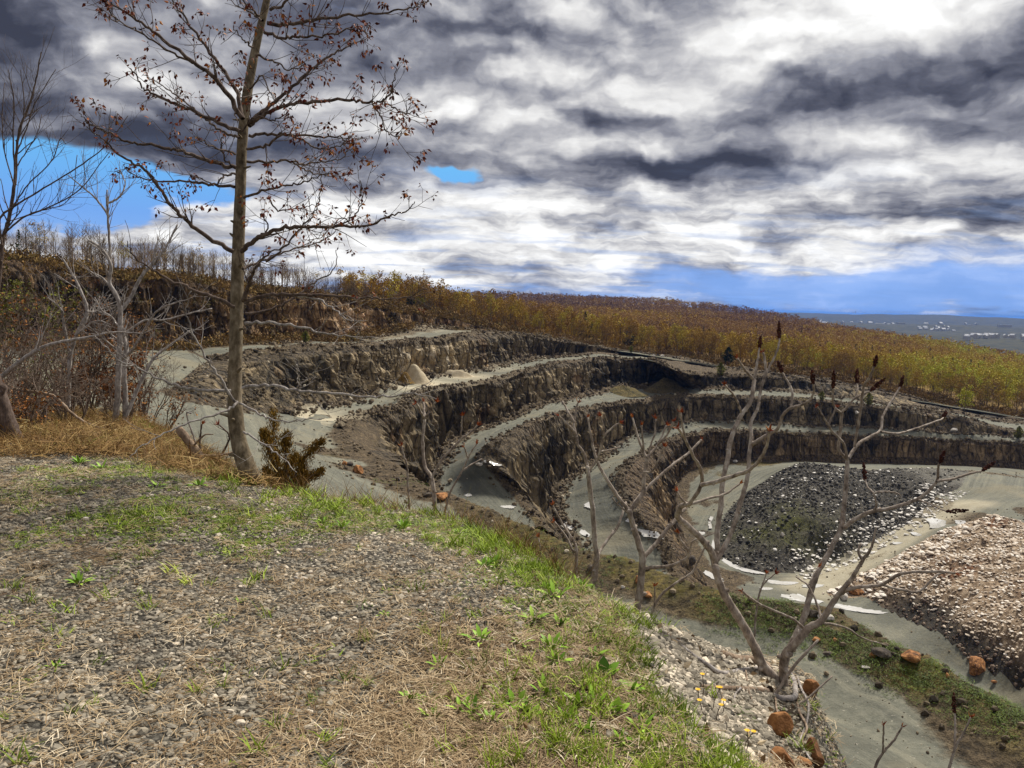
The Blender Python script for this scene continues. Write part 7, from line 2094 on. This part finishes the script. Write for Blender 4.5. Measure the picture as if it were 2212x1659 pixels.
tag(db.build('dry_grass', MATS['dry_grass'], smooth=False), kind='stuff')
# withered leaves
lb = MB()
x, y, z = ledge_pts(420, lambda x, y: inL(x, y) * (.1 + .9 * right_w(x, y)) * .6, 2.0, 7, rg, .9)
for a, b, c in zip(x, y, z):
    leaves_at(lb, random.Random(int(a * 1e4) & 0xffff), np.array([a, b, c + .012]), 1, .038, .004, .1)
tag(lb.build('fallen_leaves', MATS['straw'], smooth=False), kind='stuff')

def weed(u, v, hpx, label, seed, kind='weed', group=None):
    r = random.Random(seed)
    p = ledge_at(u, v)
    d_ = p[1]
    root = empty('weed_plant', p, label, 'weed', group)
    n = r.randint(9, 16)
    H = hpx / F * d_
    st, lf = MB(), MB()
    for k in range(n):
        a = k * 2.4 + r.uniform(-.3, .3)
        el_ = rad(r.uniform(35, 80))
        d = np.array([math.cos(a) * math.cos(el_), math.sin(a) * math.cos(el_), math.sin(el_)])
        L = H * r.uniform(.6, 1.1)
        side = unit(np.cross(d, [0, 0, 1]))
        P, dd = [np.array([math.cos(a), math.sin(a), 0]) * r.uniform(0, .35) * H], d
        for q in range(4):
            dd = unit(dd + np.array([0, 0, -.22]))
            P.append(P[-1] + dd * L / 4)
        V = []
        for q, pt in enumerate(P):
            w = L * (.13 if kind == 'weed' else .30) * [.25, .8, 1.0, .75, .06][q]
            V += [pt - side * w, pt + np.array([0, 0, -.15 * w]), pt + side * w]
        Q = []
        for q in range(4):
            Q += [(3 * q, 3 * q + 1, 3 * q + 4, 3 * q + 3), (3 * q + 1, 3 * q + 2, 3 * q + 5, 3 * q + 4)]
        lf.add(V, Q, None, min(1, max(0, r.gauss(.55, .2))))
    tube(st, np.array([(0, 0, -.02), (0, 0, H * .35)]), [H * .03, H * .015], 5, .2, 0)
    st.build('stem', MATS['weed_green'], root)
    lf.build('leaves', MATS['weed_green'], root)
for k, (u, v, h, kd) in enumerate([(1039, 1385, 46, 'w'), (948, 1440, 30, 'w'), (1191, 1400, 42, 'w'), (1205, 1432, 38, 'w'), (1198, 1290, 40, 'w'), (1180, 1275, 26, 'w'), (1304, 1460, 40, 'b'), (1358, 1492, 32, 'b'), (1112, 1522, 36, 'b'), (1023, 1540, 40, 'w'), (996, 1535, 36, 'w'), (887, 1515, 34, 'w'), (934, 1552, 34, 'w'), (1266, 1580, 36, 'w'), (1386, 1575, 40, 'w'), (1126, 1392, 34, 'w'), (1211, 1350, 30, 'w'), (1153, 1340, 34, 'w'), (1044, 1225, 24, 'w'), (1062, 1222, 26, 'w'), (1256, 1270, 34, 'w'), (873, 1140, 24, 'w'), (993, 1152, 24, 'w'), (171, 1000, 22, 'w'), (219, 1012, 22, 'w'), (338, 1050, 22, 'w'), (430, 1050, 24, 'w'), (1290, 1525, 46, 'w'), (1250, 1520, 42, 'w'), (1330, 1540, 34, 'b'), (1145, 1540, 34, 'b'), (1285, 1420, 34, 'w'), (740, 1140, 22, 'w'), (700, 1130, 20, 'w'), (1060, 1560, 34, 'w'), (1340, 1600, 30, 'w'), (1180, 1500, 40, 'w'), (1225, 1555, 34, 'w'), (1270, 1590, 26, 'b'), (1110, 1420, 26, 'w'), (830, 1330, 18, 'w'), (520, 1300, 16, 'w'), (170, 1260, 30, 'w'), (120, 1440, 24, 'w')]):
    if kd == 'b':
        weed(u, v, h, 'broad leaved green weed among dry straw on the right of the ledge', 900 + k, 'broad', 'broad leaved weeds on the ledge')
    elif u > 1080:
        weed(u, v, h, 'upright narrow leaved green weed in the straw on the right of the ledge', 900 + k, 'weed', 'narrow leaved weeds on the right of the ledge')
    elif u > 800:
        weed(u, v, h, 'upright narrow leaved green weed between gravel and straw in mid ledge', 900 + k, 'weed', 'narrow leaved weeds in mid ledge')
    else:
        weed(u, v, h, 'small green weed growing in the gravel left of mid ledge', 900 + k, 'weed', 'weeds in the gravel on the left')
def flower(u, v, k):
    p = ledge_at(u, v)
    root = empty('yellow_flower', p, 'small yellow flower on the gravel bank below the big sumac', 'flower', 'yellow flowers on the gravel bank')
    r = random.Random(k)
    st, fl = MB(), MB()
    h = r.uniform(.06, .11)
    q = np.array([(0, 0, -.01), (r.gauss(0, .01), r.gauss(0, .01), h * .5), (r.gauss(0, .02), r.gauss(0, .02), h)])
    tube(st, q, [.0025, .002, .002], 5)
    for j in range(16):
        a = j * math.pi / 8
        d = np.array([math.cos(a), math.sin(a), .25])
        sd = np.array([-math.sin(a), math.cos(a), 0]) * .0045
        fl.add([q[-1] - sd * .4, q[-1] + sd * .4, q[-1] + d * .011 + sd * .7, q[-1] + d * .011 - sd * .7], [(0, 1, 2, 3)], None, r.random())
    st.build('stem', MATS['grass_green'], root)
    fl.build('petals', MATS['yellow_flower'], root)
for k, (u, v) in enumerate([(1518, 1506), (1553, 1518), (1540, 1537), (1518, 1542), (1560, 1546), (1608, 1620), (1611, 1626), (1546, 1560), (1506, 1520)]):
    flower(u, v, k)
# dry seedlings and weeds on the bank
plant('dead_stick', 'thin curved dry stem standing in the gravel bank', 'stick', 4.0, [([(1512, 1602), (1500, 1560), (1484, 1540)], 4, 2, None)], 'dead_wood', seed=71, twigs=2, twig_len=.1, trunk_n=0)
# tufts on the berm of the near road
bb = MB()
rr_ = np.random.default_rng(8)
pts = []
for (u, v, z, rad_, n) in [(1640, 1330, -19.5, 2.4, 260), (1720, 1350, -19.5, 2.4, 260), (1820, 1390, -19.6, 2.0, 240), (1900, 1430, -19.6, 1.8, 200), (1990, 1470, -19.6, 1.8, 220), (2100, 1525, -19.6, 1.8, 220), (2190, 1570, -19.6, 1.8, 200), (1560, 1310, -19.4, 2.0, 120), (1300, 1215, -19.2, 4, 120), (1220, 1190, -19.2, 4, 120), (870, 1050, -19.5, 4, 60)]:
    c = PZ(u, v, z)
    pts.append(np.stack([c[0] + rr_.normal(0, rad_ * .5, n), c[1] + rr_.normal(0, rad_ * .5, n)], 1))
pts = np.vstack(pts)
zz_ = nz_grid(pts[:, 0], pts[:, 1])
scatter(bb, [(V * 4, Q, T, W) for V, Q, T, W in MOS], np.column_stack([pts, zz_]), rr_.uniform(.5, 1.9, len(pts)), rr_, tint=np.clip(rr_.normal(.10, .14, len(pts)), 0, 1))
tag(bb.build('ground_cover', MATS['grass_green'], smooth=False), kind='stuff')
# ------------------------------------------------------------------ haze
def build_haze(density):
    m = bpy.data.materials.new('haze')
    m.use_nodes = True
    g = G(m.node_tree)
    vol = g.n('ShaderNodeVolumePrincipled', {'Color': (0.14, 0.36, 1.0, 1), 'Density': density, 'Anisotropy': 0.2})
    g.n('ShaderNodeOutputMaterial', {'Volume': vol.outputs[0]})
    me = bpy.data.meshes.new('haze')
    a, zb, zt = 61000.0, -125.0, 60.0
    me.from_pydata([(x, y, z) for z in (zb, zt) for y in (-a, a) for x in (-a, a)], [], [(0, 2, 3, 1), (4, 5, 7, 6), (0, 1, 5, 4), (2, 6, 7, 3), (0, 4, 6, 2), (1, 3, 7, 5)])
    me.materials.append(m)
    o = link('haze', me)
    tag(o, kind='stuff')
build_haze(3.8e-5)
